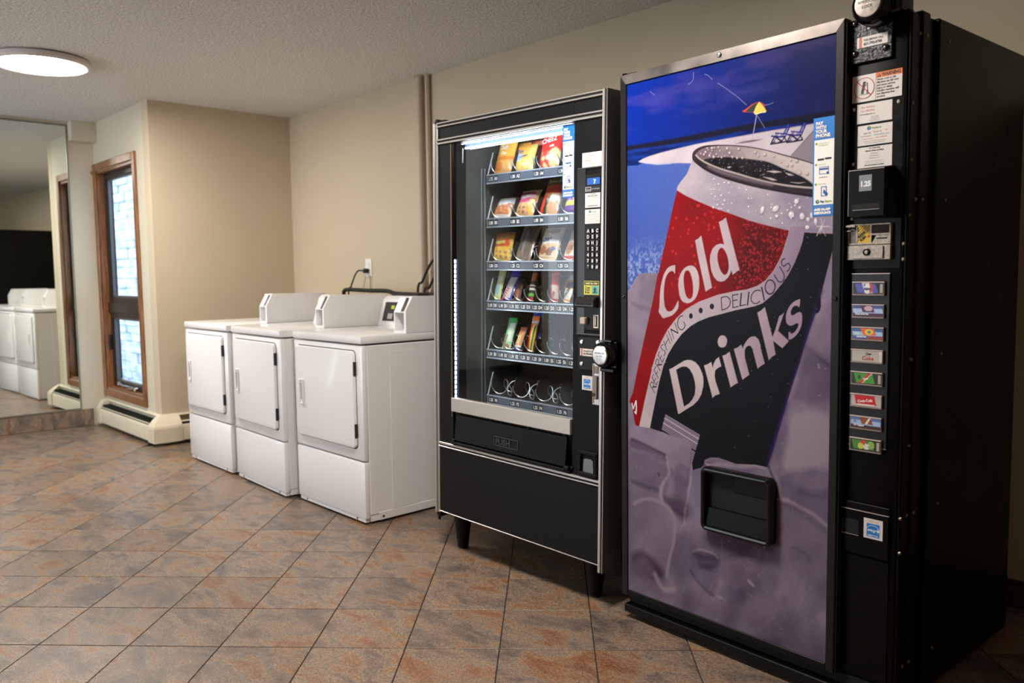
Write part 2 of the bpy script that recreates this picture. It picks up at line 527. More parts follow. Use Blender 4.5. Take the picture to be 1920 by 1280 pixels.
# ------------------------------------------------------------------ window
w = tag(empty('window_1', Matrix.Translation((0, YW, 0))), kind='structure')
def casing(b, x0, x1, z0, z1, wd, d):
    b.box(x0, x0 + wd, -d, 0.0, z0, z1, 0.004); b.box(x1 - wd, x1, -d, 0.0, z0, z1, 0.004)
    b.box(x0 + wd, x1 - wd, -d, 0.0, z1 - wd, z1, 0.004); b.box(x0 + wd, x1 - wd, -d, 0.0, z0, z0 + wd, 0.004)
b = MB(); casing(b, -1.249, -0.268, 0.236, 2.126, 0.058, 0.018)
b.build('casing', m_wood, w)
b = MB()   # jamb lining the opening
b.box(WX0, WX0 + .018, 0, .11, WZ0, WZ1, .002); b.box(WX1 - .018, WX1, 0, .11, WZ0, WZ1, .002)
b.box(WX0, WX1, 0, .11, WZ1 - .018, WZ1, .002); b.box(WX0, WX1, -.004, .11, WZ0, WZ0 + .018, .002)
b.build('jamb', m_wood, w)
m_bronze = mat('bronze_sash', (52, 44, 40), 0.4, metal=0.3)
SX0, SX1 = WX0 + .018, WX1 - .018
b = MB(); b.frame(SX0, SX1, 1.005, WZ1 - .018, 0.045, .045, .10); b.box(SX0, SX1, .03, .10, .925, 1.008, .003)
b.build('upper_sash', m_bronze, w)
b = MB(); b.frame(SX0, SX1, WZ0 + .018, .93, 0.045, .045, .10)
b.build('lower_sash', m_bronze, w)
m_sashl = mat('sash_liner', (120, 120, 122), 0.35, metal=0.5)
MB().frame(SX0 + .045, SX1 - .045, 1.05, WZ1 - .063, .014, .06, .085).build('glazing_bead', m_sashl, w)
MB().frame(SX0 + .045, SX1 - .045, WZ0 + .063, .885, .016, .055, .085).build('glazing_bead', m_sashl, w)
MB().box(SX0 + .04, SX1 - .04, .070, .074, 1.045, WZ1 - .06).build('pane', m_glass, w, smooth=False)
MB().box(SX0 + .04, SX1 - .04, .070, .074, WZ0 + .06, .89).build('pane', m_glass, w, smooth=False)
b = MB(); b.box(-.80, -.60, .015, .05, WZ0 + .020, WZ0 + .05, .006); b.cyl((-.76, .015, WZ0 + .045), (-.76, -.02, WZ0 + .055), .010); b.tube([(-.76, -.02, WZ0 + .055), (-.80, -.03, WZ0 + .07), (-.83, -.025, WZ0 + .075)], .007)
b.cyl((-.83, -.025, WZ0 + .06), (-.83, -.025, WZ0 + .088), .011)
b.build('crank_handle', m_chrome, w)
b = MB(); b.box(SX0 + .002, SX0 + .014, .018, .045, .62, .74, .004); b.box(SX0 + .005, SX0 + .03, .012, .022, .66, .69, .003)
b.build('latch', m_bronze, w)
b = MB(); b.box(-1.275 + .03, -1.235, -.030, -.018, 2.045, 2.075, .004); b.cyl((-1.232, -.036, 2.06), (-1.232, -.018, 2.06), .010)
b.build('curtain_hook', mat('brass', (190, 170, 110), .35, metal=.6), w)

# outside the window: pale stone wall of the next building, a corner board and snowy ground
def make_stone():
    m = bpy.data.materials.new('pale_stone'); m.use_nodes = True
    nt = m.node_tree; N = nt.nodes; L = nt.links; bb_ = N['Principled BSDF']
    geo = N.new('ShaderNodeNewGeometry'); mp = N.new('ShaderNodeMapping'); mp.inputs['Scale'].default_value = (1.6, 1.6, 4.5)
    L.new(geo.outputs['Position'], mp.inputs['Vector'])
    n = N.new('ShaderNodeTexNoise'); n.inputs['Scale'].default_value = 2.2; n.inputs['Detail'].default_value = 4
    L.new(mp.outputs[0], n.inputs['Vector'])
    r = N.new('ShaderNodeValToRGB'); r.color_ramp.elements[0].position = .38; r.color_ramp.elements[0].color = (*lin((132, 148, 168)), 1)
    r.color_ramp.elements[1].position = .6; r.color_ramp.elements[1].color = (*lin((176, 188, 200)), 1)
    L.new(n.outputs['Fac'], r.inputs['Fac']); L.new(r.outputs[0], bb_.inputs['Base Color']); bb_.inputs['Roughness'].default_value = .9
    return m
b = MB()
rng = random.Random(3)
z = -0.4
while z < 4.2:
    h = rng.uniform(.10, .17); x = -8.5
    while x < -.4:
        l_ = rng.uniform(.25, .6)
        b.box(x + .003, x + l_ - .003, .85 + rng.uniform(-.02, .02), 1.2, z + .003, z + h - .003, .006)
        x += l_
    z += h
b.box(-8.5, -.4, .90, 1.2, -.4, 4.2)
ow = tag(b.build('stone_wall', make_stone()), 'pale stone wall of rough courses seen outside through the window', 'wall')
b = MB(); b.box(-2.52, -2.30, 0.55, 0.75, -.3, 4.0, .01); b.box(-2.56, -2.26, 0.5, 0.8, -.4, -.3, .01)
tag(b.build('corner_post', mat('blue_grey_board', (66, 92, 120), .6)), 'blue grey outdoor post behind the left edge of the window', 'post')
tag(MB().box(-9, 2, YW + T + .02, 3, -.5, -.4).build('ground', mat('snow', (150, 160, 172), .8, bump=(6, .6))), kind='structure')

# ------------------------------------------------------------------ baseboard heater (wraps the corner)
def heater_profile(d, zt):
    return [(0, .025), (0, zt), (-.018, zt + .006), (-d + .012, .142), (-d, .128), (-d, .030), (-d + .02, .022)]
ht = tag(empty('baseboard_heater', Matrix.Translation((0, YW, 0))), 'cream enamelled baseboard heater under the window, wrapping round the wall corner', 'heater')
D_ = .085
# run along the window wall: slotted cover
b = MB()
def run_x(b, x0, x1, pr):
    b.prism([(p[0], p[1]) for p in pr], 'x', x0, x1)
b2 = [(-.002, .20), (-.002, .215), (-.016, .213), (-.024, .204), (-.020, .198)]
run_x(b, -1.13, .0, b2)
cov = [(-.055, .168), (-.082, .140), (-.087, .128), (-.087, .032), (-.082, .032), (-.082, .126), (-.077, .137), (-.051, .164)]
run_x(b, -1.13, 0.02, cov)
b.prism([(-.001, .03), (-.001, .21), (-.004, .21), (-.004, .03)], 'x', -1.13, 0)
b.build('cover_panel', m_cream, ht)
b = MB(); b.box(-1.12, -.02, -.078, -.006, .035, .150); b.build('fin_core', m_dark, ht)
b = MB()
for k in range(56):
    b.box(-1.115 + k * .0195, -1.113 + k * .0195, -.07, -.01, .08, .176)
tag(b.build('heating_fin', mat('fin_metal', (70, 74, 72), .4, metal=.8), ht), kind='stuff')
b = MB(); b.prism([(0, .022), (0, .218), (-.02, .220), (-.062, .205), (-.096, .150), (-.098, .128), (-.098, .026), (-.08, .020)], 'x', -1.19, -1.118); b.build('end_cap', m_cream, ht)
# corner cap (in local coordinates: corner of walls at 0,0)
def corner_cap():
    b = MB()
    prof = [(0.0, .216), (.018, .216), (.062, .178), (.09, .145), (.095, .128), (.095, .026), (.0, .026)]
    # miter: sweep from (-.12,-d) to (d,-d) to (d,.09)
    vs_ = []; n = len(prof)
    for k, (d, z) in enumerate(prof): vs_.append((-.03, -d, z))
    for k, (d, z) in enumerate(prof): vs_.append((d, -d, z))
    for k, (d, z) in enumerate(prof): vs_.append((d, .11, z))
    fs = []
    for s_ in range(2):
        for k in range(n - 1):
            fs.append((s_ * n + k, s_ * n + k + 1, (s_ + 1) * n + k + 1, (s_ + 1) * n + k))
    fs += [tuple(range(n)), tuple(2 * n + k for k in range(n))]
    b.add(vs_, fs)
    return b
corner_cap().build('corner_cap', m_cream, ht, smooth=False)
b = MB()
b.prism([(.002, .20), (.002, .215), (.016, .213), (.024, .204)], 'y', .105, 1.0) if False else None
b.prism([(.001, .178), (.001, .214), (.020, .214), (.026, .204), (.02, .196)], 'y', .11, 1.07)
b.prism([(.060, .168), (.087, .142), (.093, .128), (.093, .030), (.088, .030), (.088, .126), (.056, .164)], 'y', .112, 1.07)
b.build('cover_panel', m_cream, ht)
MB().box(.004, .085, .112, 1.07, .035, .16).build('fin_core', m_dark, ht)

# ------------------------------------------------------------------ wall pipes, outlet, cords, hose
def pipe(name, x, y, r, label):
    b = MB(); b.cyl((x, y, .0), (x, y, H), r, n=18); b.lathe((x, y, H), (0, 0, -1), [(0, r * 1.5), (.006, r * 1.5), (.010, r * 1.1)], n=18)
    return tag(b.build(name, mat('painted_pipe', (198, 180, 160), .45)), label, 'pipe')
pipe('wall_pipe', 1.765, -.035, .024, 'thicker beige painted pipe running up the back wall, the left one of two')
pipe('wall_pipe', 1.828, -.020, .016, 'thinner beige painted pipe close behind the thicker wall pipe')
ot = tag(empty('wall_outlet', Matrix.Translation((1.087, 0, 1.255))), 'white wall outlet plate above the dryers', 'outlet')
MB().box(-.040, .040, -.007, 0, -.063, .063, .004).build('cover_plate', m_whitep, ot)
b = MB(); b.cyl((0, -.006, .022), (0, -.011, .022), .017); b.cyl((0, -.006, -.022), (0, -.011, -.022), .017); b.build('socket', m_whitep, ot)
def bez(pts, n=8):
    out = []
    for i in range(len(pts) - 1):
        p0 = Vector(pts[max(i - 1, 0)]); p1 = Vector(pts[i]); p2 = Vector(pts[i + 1]); p3 = Vector(pts[min(i + 2, len(pts) - 1)])
        for k in range(n):
            t = k / n
            out.append(.5 * ((2 * p1) + (p2 - p0) * t + (2 * p0 - 5 * p1 + 4 * p2 - p3) * t * t + (3 * p1 - p0 - 3 * p2 + p3) * t ** 3))
    out.append(Vector(pts[-1]))
    return out
m_cable = mat('black_rubber', (18, 17, 17), .5)
cd = tag(empty('power_cord', Matrix.Translation((1.087, 0, 1.233))), 'black power cord hanging from the wall outlet behind the middle dryer', 'cord')
MB().box(-.018, .018, -.045, -.011, -.016, .016, .006).build('plug', m_cable, cd)
MB().tube(bez([(-.01, -.042, 0), (-.045, -.06, .002), (-.075, -.07, -.03), (-.10, -.09, -.11), (-.12, -.10, -.20), (-.10, -.10, -.9), (-.05, -.12, -1.225)]), .0055, 8).build('cable', m_cable, cd)
MB().tube(bez([(1.11, -.012, 1.20), (1.117, -.012, 1.12), (1.12, -.015, 1.0), (1.12, -.02, .5), (1.12, -.02, .01)]), .0025, 6).build('thin_wire', mat('grey_wire', (120, 110, 96), .6))
tag(bpy.data.objects['thin_wire'], 'thin grey wire running down the wall below the outlet', 'wire')
b = MB().tube(bez([(1.10, -.22, .02), (1.10, -.22, .7), (1.10, -.22, 1.05), (1.115, -.22, 1.098), (1.17, -.22, 1.106), (1.4, -.22, 1.102), (1.62, -.22, 1.100), (1.72, -.22, 1.085), (1.9, -.2, 1.080), (2.15, -.2, 1.078), (2.3, -.2, 1.06), (2.32, -.2, .8), (2.32, -.2, .02)]), .0135, 10)
tag(b.build('drain_hose', m_cable), 'black hose lying along the wall behind the dryer consoles', 'hose')
for pts, lab in (([(2.12, -.12, 1.34), (2.00, -.12, 1.30), (1.93, -.12, 1.24), (1.87, -.12, 1.16), (1.83, -.13, 1.085), (1.84, -.13, .6), (1.84, -.13, .01)], 'upper of two black cables hanging beside the snack machine'),
                 ([(2.14, -.10, 1.27), (2.03, -.10, 1.24), (1.97, -.10, 1.19), (1.91, -.10, 1.12), (1.87, -.11, 1.07), (1.88, -.11, .6), (1.88, -.11, .01)], 'lower of two black cables hanging beside the snack machine')):
    tag(MB().tube(bez(pts), .008, 8).build('black_cable', m_cable), lab, 'cable')
b = MB().box(-.14, .14, -.045, .045, 0, .05, .012); b.box(-.11, .11, -.048, -.046, .012, .038, .001)
pb = b.build('junction_box', m_cable, mx=Matrix.Translation((2.03, -.33, 1.045)))
tag(pb, 'black cable box lying behind the nearest dryer console', 'box')
b = MB(); b.box(-.035, .035, -.03, .03, -1.04, -.001, .01); b.build('stand_leg', m_cable, pb)

# ------------------------------------------------------------------ ceiling lamps
def make_lamp(first=None):
    r = empty('ceiling_lamp')
    b = MB(); b.lathe((0, 0, 0), (0, 0, -1), [(0, .236), (.010, .252), (.030, .254), (.040, .248), (.043, .236), (.040, .230), (.036, .229)], n=64)
    b.build('rim', mat('lamp_rim', (214, 204, 200), .4), r)
    b = MB(); b.lathe((0, 0, -.034), (0, 0, -1), [(0, .230), (.006, .229), (.008, .226)], n=64)
    b.build('diffuser', mat('lamp_diffuser', (255, 250, 244), .5, emis=LAMP, emis_col=LAMP_COLOR), r)
    return r
lamp = make_lamp()
labs = ['round flat white ceiling lamp above the window end of the room', 'round flat ceiling lamp above the space in front of the two vending machines',
        'round flat ceiling lamp near the front wall behind the camera']
for i, (x, y) in enumerate(DISCS):
    o = lamp if i == 0 else copy_tree(lamp)
    o.location = (x, y, H)
    tag(o, labs[i], 'lamp', 'flat round ceiling lamps')

# ------------------------------------------------------------------ dryers
DW, DD, DH = .660, .675, .9150
def make_dryer():
    r = empty('clothes_dryer')
    # cabinet shell with recessed side panels
    b = MB(); b.box(.002, DW - .002, .030, DD, .045, .868, .004)
    b.build('cabinet', m_white, r)
    for x, s_ in ((DW - .002, 1), (.002, -1)):
        b = MB()
        for y0, y1 in ((.158, .316), (.428, .59)):
            xo = x + s_ * .0018
            b.box(min(x, xo), max(x, xo), y0, y1, .055, .832, .0017)
        b.build('side_panel', m_white, r)
    MB().box(.006, DW - .006, .034, DD - .01, .012, .045, .003).build('base', m_white, r)
    b = MB()
    for x in (.05, DW - .05):
        for y in (.07, DD - .06):
            b.cyl((x, y, 0), (x, y, .013), .018, n=12)
    b.build('levelling_foot', m_dark, r)
    # front: lower panel and door surround, both wrap back 3 cm at the sides
    MB().box(0, DW, 0, .032, .312, .870, .010, seg=2).build('front_panel', m_white, r)
    MB().box(0, DW, 0, .032, .030, .307, .010, seg=2).build('lower_panel', m_white, r)
    b = MB(); b.box(.012, DW - .012, .006, .032, .012, .030, .002)
    b.box(DW - .0025, DW + .001, .075, DD - .03, .014, .052, .001); b.build('toe_plate', m_white, r)
    b = MB()
    for x in (.085, .575): b.cyl((x, .005, .022), (x, .0085, .022), .006, n=10)
    for y in (.10, .44): b.cyl((DW, y, .03), (DW + .003, y, .03), .006, n=10)
    b.build('screw', mat('dark_screw', (60, 54, 50), .4, metal=.6), r)
    # door: rounded slab with dark gap behind
    dx0, dx1, dz0, dz1 = .042, .606, .372, .842
    def rr(x0, x1, z0, z1, rad, n=5):
        p = []
        for cx, cz, a0 in ((x1 - rad, z1 - rad, 0), (x0 + rad, z1 - rad, 90), (x0 + rad, z0 + rad, 180), (x1 - rad, z0 + rad, 270)):
            for k in range(n + 1):
                a = math.radians(a0 + 90 * k / n); p.append((cx + rad * math.cos(a), cz + rad * math.sin(a)))
        return p
    b = MB(); b.prism(rr(dx0 - .004, dx1 + .004, dz0 - .006, dz1 + .004, .026), 'y', -.0008, .004); b.build('door_gap', mat('gap_shadow', (40, 38, 37), .7), r)
    b = MB()
    rings = []
    for ins, yy in ((0, .0), (0, -.012), (.003, -.016), (.008, -.0175)):
        rings.append([(p[0], yy, p[1]) for p in rr(dx0 + ins, dx1 - ins, dz0 + ins, dz1 - ins, .022 - ins * .5)])
    n = len(rings[0]); vs_ = [p for q in rings for p in q]
    fs = [(k * n + i, k * n + (i + 1) % n, (k + 1) * n + (i + 1) % n, (k + 1) * n + i) for k in range(3) for i in range(n)]
    fs += [tuple(3 * n + i for i in range(n)), tuple(range(n))]
    b.add(vs_, fs)
    door = b.build('door', m_white, r)
    h = MB(); x0, x1, z0, z1, yy = .092, .128, .538, .668, -.0175
    h.frame(x0, x1, z0, z1, .008, yy - .010, yy + .001, b=.0025)
    h.box(x0 + .008, x1 - .008, yy - .006, yy, z1 - .022, z1 - .006, .002); h.box(x0 + .008, x1 - .008, yy - .006, yy, z0 + .006, z0 + .022, .002)
    hd = h.build('door_handle', m_whitep, door)
    MB().box(x0 + .012, x1 - .008, yy - .0012, yy + .001, z0 + .02, z1 - .02).build('grip_recess', mat('grip_shade', (104, 92, 84), .6), door)  # shade inside the white grip, painted as a darker plate
    for z in (.725, .425):
        MB().box(dx1 + .0005, dx1 + .0065, -.0165, .0, z, z + .066, .0015).build('hinge', mat('dark_hinge', (52, 48, 46), .45, metal=.4), door)
    # worktop lid
    b = MB(); b.box(-.004, DW + .003, -.006, DD + .004, .876, DH, .009, seg=2); b.build('top_panel', m_white, r)
    # slanted console
    pr = [(.52, DH - .002), (.525, DH + .012), (.565, DH + .150), (.59, DH + .168), (DD - .02, DH + .168), (DD - .005, DH + .15), (DD - .005, DH - .002)]
    MB().prism(pr, 'x', .018, .545).build('console', m_white, r)
    def on_slope(u, t, off):  # t 0..1 up the console front
        y0, z0, y1, z1 = .525, DH + .012, .565, DH + .150
        nx, nz = -(z1 - z0), (y1 - y0); l = math.hypot(nx, nz); nx /= l; nz /= l
        return (u, y0 + (y1 - y0) * t + nx * off, z0 + (z1 - z0) * t + nz * off)
    def slab(b, u0, u1, t0, t1, off, th=.003, m=0):
        q = [on_slope(u, t, o) for o in (off - th, off) for u, t in ((u0, t0), (u1, t0), (u1, t1), (u0, t1))]
        b.add(q, [(0, 1, 2, 3), (4, 5, 6, 7), (0, 1, 5, 4), (1, 2, 6, 5), (2, 3, 7, 6), (3, 0, 4, 7)], m)
    b = MB(); slab(b, .05, .53, .12, .88, .002)
    cp = b.build('control_panel', mat('control_black', (40, 38, 36), .3), r)
    b = MB()
    for k in range(4): slab(b, .10 + k * .07, .145 + k * .07, .2, .42, .006, .004)
    slab(b, .18, .34, .60, .70, .004, .002)
    b.build('button', mat('panel_grey', (168, 160, 156), .4), cp)
    b = MB(); slab(b, .40, .44, .56, .80, .006, .003); slab(b, .12, .15, .60, .74, .006, .003)
    b.build('start_label', mat('yellow_green', (190, 205, 30), .5), cp)
    # coin box at the right end
    pr = [(.259, DH), (.259, 1.020), (.300, 1.093), (DD - .008, 1.093), (DD - .008, DH)]
    MB().prism(pr, 'x', .644, .660).build('coin_box_side', m_white, r)
    cb = MB()
    prl = [(.266, DH), (.266, 1.014), (.306, 1.087), (DD - .01, 1.087), (DD - .01, DH)]
    cb.prism(prl, 'x', .548, .556)                                     # left cheek
    cb.prism([(.262, 1.014), (.262, 1.020), (.46, 1.020), (.46, 1.014)], 'x', .556, .645)   # shelf
    cb.prism([(.300, 1.087), (.300, 1.093), (DD - .01, 1.093), (DD - .01, 1.087)], 'x', .556, .645)  # top
    cb.prism([(.264, 1.020), (.303, 1.090), (.307, 1.090), (.268, 1.020)], 'x', .556, .606)   # slanted face
    cb.prism([(.40, DH), (.40, 1.014), (DD - .01, 1.014), (DD - .01, DH)], 'x', .556, .645)  # inner block
    cb.prism([(.42, 1.02), (.44, 1.087), (DD - .01, 1.087), (DD - .01, 1.02)], 'x', .556, .606)
    cb.prism([(.262, DH), (.262, DH + .01), (.40, DH + .01), (.40, DH)], 'x', .556, .645)
    c_ = cb.build('coin_box', m_white, r, smooth=False)
    MB().box(.606, .644, .33, .34, 1.021, 1.086).build('coin_slot_plate', mat('slot_blue_black', (34, 40, 46), .4), c_)
    MB().prism([(.262, DH + .01), (.396, DH + .01), (.396, 1.010), (.34, 1.010)], 'x', .628, .632).build('slide_guard', m_whitep, c_)
    return r
def rotz(x, y, deg): return Matrix.Translation((x, y, 0)) @ Matrix.Rotation(math.radians(deg), 4, 'Z')
dr = make_dryer()
for i, (x, y, a, lab) in enumerate(((.6121, -1.129, -.69, 'white coin-operated dryer farthest left, next to the heater corner'),
                                    (1.3358, -1.1344, -2.45, 'white coin-operated dryer in the middle of the three'),
                                    (2.0556, -1.1174, -.18, 'white coin-operated dryer standing against the snack machine'))):
    o = dr if i == 0 else copy_tree(dr)
    o.matrix_world = rotz(x, y, a)
    tag(o, lab, 'dryer', 'white coin dryers along the wall')

# ------------------------------------------------------------------ snack vending machine
SM = Matrix(((0.999882, -0.004618, 0.014685, 3.2032), (0.004554, 0.99998, 0.004398, -1.0673), (-0.014705, -0.00433, 0.999882, 0.0), (0, 0, 0, 1)))
SI = SM.inverted()
def floor_z(mi, u, v):
    """local height of the floor under local point (u, v)"""
    M_ = mi.inverted()
    a = M_ @ Vector((u, v, 0)); b_ = M_ @ Vector((u, v, 1))
    return -a.z / (b_.z - a.z)
SW, SD, SZ0, SZ1 = .9517, .86, .165, 1.83
sm = tag(empty('snack_vending_machine', SM), 'black glass-front snack vending machine standing on four legs', 'vending machine')
m_int = mat('interior_grey', (64, 70, 70), .5, noise=(7, .25))
m_intb = mat('interior_dark', (30, 31, 31), .55, noise=(5, .3))
# cabinet: hollow shell
b = MB()
b.box(.004, .085, .10, SD, SZ0 + .01, SZ1 - .005, .002)             # left wall
b.box(SW - .12, SW - .001, .10, SD, SZ0 + .01, SZ1 - .005, .002)    # right wall
b.box(.085, SW - .12, SD - .02, SD, SZ0 + .01, SZ1 - .005)          # back
b.box(.085, SW - .12, .10, SD - .02, 1.765, SZ1 - .005)             # top
b.box(.085, SW - .12, .10, SD - .02, SZ0 + .01, .50)                # bottom
b.build('cabinet', m_black, sm)
b = MB(); b.box(.085, .088, .10, SD - .02, .5, 1.765); b.box(SW - .125, SW - .12, .10, SD - .02, .5, 1.765); b.box(.088, SW - .125, SD - .026, SD - .021, .5, 1.765)
b.build('interior_lining', m_int, sm)
b = MB()
for z in (.70, .95, 1.2, 1.45): b.cyl((.088, .32, z), (.0905, .32, z), .006, n=8)
b.build('rivet', m_silver, sm)
# door: black frame pieces
b = MB()
b.box(.026, .1165, .0, .012, SZ0 + .012, SZ1 - .012, .002)       # left stile
b.box(.797, .932, .0, .10, SZ0 + .012, SZ1 - .012, .002)       # right stile (control column)
b.box(.118, .797, .0, .05, 1.740, SZ1 - .012, .002)            # header
b.box(.118, .797, .0, .05, .458, .486, .002)
b.box(.026, .086, .012, .10, SZ0 + .012, SZ1 - .012); b.box(.118, .797, .05, .10, 1.766, SZ1 - .012)
b.build('door_frame', m_blackm, sm)
b = MB(); b.box(.026, .932, -.004, .09, .178, .460, .003); b.build('lower_panel', m_black, sm)
# aluminium trim
b = MB()
b.box(0, .012, -.010, .10, .166, SZ1 + .002, .002); b.box(.013, .0255, -.004, .06, .166, SZ1, .002)
b.box(.932, .9445, -.010, .10, .150, SZ1 + .004, .002); b.box(.948, .9517, -.006, .10, .150, SZ1 + .004, .001)
b.build('side_trim', m_silver, sm)
def dbl(name, z0, z1, g0, g1):
    b = MB(); b.box(.0255, .932, -.008, .0, z0, g0, .0012); b.box(.0255, .932, -.008, .0, g1, z1, .0012)
    b.build(name, m_silver, sm)
    MB().box(.0255, .932, -.004, .002, g0, g1).build('trim_channel', m_dark, sm)
dbl('cross_trim', 1.812, 1.832, 1.8185, 1.826)
dbl('cross_trim', 1.742, 1.764, 1.7500, 1.7575)
dbl('cross_trim', .461, .483, .4665, .4735)
MB().box(.026, .932, -.007, .0, .174, .178, .001).build('bottom_trim', m_silver, sm)
b = MB(); b.box(.945, .948, -.003, .10, .150, SZ1); b.box(.0, .03, -.002, .05, .148, .168, .004); b.cyl((.012, .005, .150), (.012, .005, .132), .006, n=8)
b.box(0, .07, .0, .10, SZ1, SZ1 + .012, .003); b.cyl((.018, -.002, SZ1 + .009), (.018, .03, SZ1 + .009), .010, n=12)
b.build('hinge_block', m_black, sm)
# brass line left of the glass, glass, chrome sill
b = MB(); b.box(.1085, .1115, -.0015, .0, .60, 1.738); b.build('gasket_line', mat('brass_line', (150, 128, 104), .4, metal=.5), sm)
MB().box(.112, .797, .0122, .0165, .684, 1.742).build('glass_pane', m_vglass, sm, smooth=False)
MB().box(.1135, .7965, -.010, .012, .6255, .6840, .002).build('sill_bar', mat('satin_sill', (190, 182, 174), .38, metal=.55), sm)
# push flap
b = MB(); b.prism([(.004, .612), (.004, .625), (.05, .625), (.05, .50), (-.006, .49), (-.006, .497), (.04, .505)], 'x', .125, .790); b.build('delivery_recess', m_dark, sm)
pf = MB().prism([(.006, .6185), (-.004, .614), (-.014, .507), (.004, .505)], 'x', .140, .776).build('delivery_flap', m_blackm, sm)
for x in (.145, .345, .56, .75):
    MB().box(x, x + .02, -.003, .02, .614, .626, .002).build('flap_hinge', m_blackm, sm)
b = MB(); b.frame(.388, .527, .525, .562, .0022, -.0135, -.0085); b.text('PUSH', .397, .532, .033, -.0140, 0, 'LEFT', 1.08, 0, .0006)
b.build('embossed_lettering', mat('emboss', (58, 56, 55), .35), pf)
b = MB(); b.box(.118, .797, -.014, .0, .484, .498, .003); b.cyl((.125, -.008, .503), (.14, -.008, .503), .007, n=10); b.cyl((.775, -.012, .503), (.795, -.012, .503), .009, n=10)
b.build('sill_lip', m_blackm, sm)
# legs
for x in (.075, .845):
    for y in (.085, .76):
        fz = floor_z(SI, x, y)
        b = MB(); b.lathe((x, y, SZ0 + .012), (0, 0, -1), [(0, .042), (.012, .042), (SZ0 + .012 - fz - .014, .0245), (SZ0 + .012 - fz - .008, .0245)], n=20)
        lg = b.build('leg', m_blackm, sm)
        MB().cyl((x, y, fz + .0065), (x, y, fz + .0008), .021, .020, 16).build('rubber_foot', mat('brown_rubber', (52, 34, 26), .6), lg)
MB().box(.01, SW - .01, .02, SD - .01, SZ0 - .004, SZ0 + .012, .002).build('bottom_plate', m_black, sm)

# lights inside the glass door
m_led = mat('cool_led', (235, 242, 255), .5, emis=LED, emis_col=(.86, .93, 1.0))
m_alu = mat('led_rail', (70, 86, 120), .45, metal=.4)
b = MB(); b.box(.130, .760, .022, .070, 1.738, 1.764, .002); b.prism([(.050, 1.716), (.046, 1.738), (.066, 1.738), (.070, 1.720)], 'x', .145, .760)
b.build('light_rail', m_alu, sm)
b = MB()
n = 42
for k in range(n):
    x = .150 + k * (.600 / n)
    b.box(x, x + .010, .0425, .0465, 1.7185, 1.7225); 
b.box(.147, .757, .028, .0305, 1.7350, 1.7372)
b.box(.152, .755, .0705, .0725, 1.7195, 1.7370)  # hidden strip behind the rail, added to brighten the snacks
tag(b.build('led_chip', m_led, sm), kind='stuff')
b = MB(); b.box(.0880, .0915, .018, .052, .650, 1.268, .001); b.build('light_rail', m_alu, sm)
b = MB()
for k in range(30):
    z = .655 + k * .0205
    b.box(.0915, .0945, .026, .036, z, z + .013)
tag(b.build('led_chip', m_led, sm), kind='stuff')
b = MB(); b.box(.145, .15, .03, .034, 1.66, 1.72, .001); b.build('wire_clip', mat('clip_grey', (150, 150, 146), .5), sm)
b = MB(); b.box(.090, .097, .196, .204, .60, 1.655, .001); b.box(.090, .0955, .180, .186, .60, 1.655, .001); b.box(.736 + .09, .8315, .196, .204, .60, 1.655, .001)
b.build('tray_rail', mat('rail_steel', (168, 176, 184), .3, metal=.8), sm)

# trays, coils, dividers, price labels
T_ROWS = {'A': 1.627, 'B': 1.441, 'C': 1.258, 'D': 1.088, 'E': .876, 'F': .674}
PRICES = {'A': ['1.75', '1.00', '1.50', '1.50', '1.50'], 'B': ['1.00'] * 5, 'C': ['1.00', '1.25', '1.25', '1.25', '1.25'],
          'D': ['1.10', '1.10', '1.10'] + ['1.25'] * 7, 'E': ['1.10'] * 3 + ['1.25', '1.25', '1.00'] + ['1.25'] * 4, 'F': ['1.25'] * 5}
U0, PW = .112, .1370
m_tray = mat('tray_steel', (52, 56, 60), .4, metal=.3)
m_strip = mat('tray_strip', (96, 104, 118), .3, coat=.4)
m_lip = mat('tray_lip', (190, 200, 214), .3, metal=.5)
m_coil = mat('coil_steel', (206, 208, 212), .34, metal=.8)
m_div = mat('divider_plastic', (28, 28, 27), .4)
m_edge = mat('acrylic_edge', (196, 208, 216), .3)
m_tag = [ink((250, 250, 250)), ink((16, 24, 30))]
def helix(sign):
    b = MB(); pts = []
    R_, pitch, turns = .0305, .074, 6.6
    n = int(turns * 16)
    for i in range(n + 1):
        a = 2 * PI * i / 16 + PI * 0.8
        pts.append((sign * R_ * math.cos(a), pitch * i / 16, R_ * math.sin(a)))
    b.tube(pts, .0023, 5)
    return b.mesh('spiral_coil', m_coil)
HX = {1: helix(1), -1: helix(-1)}
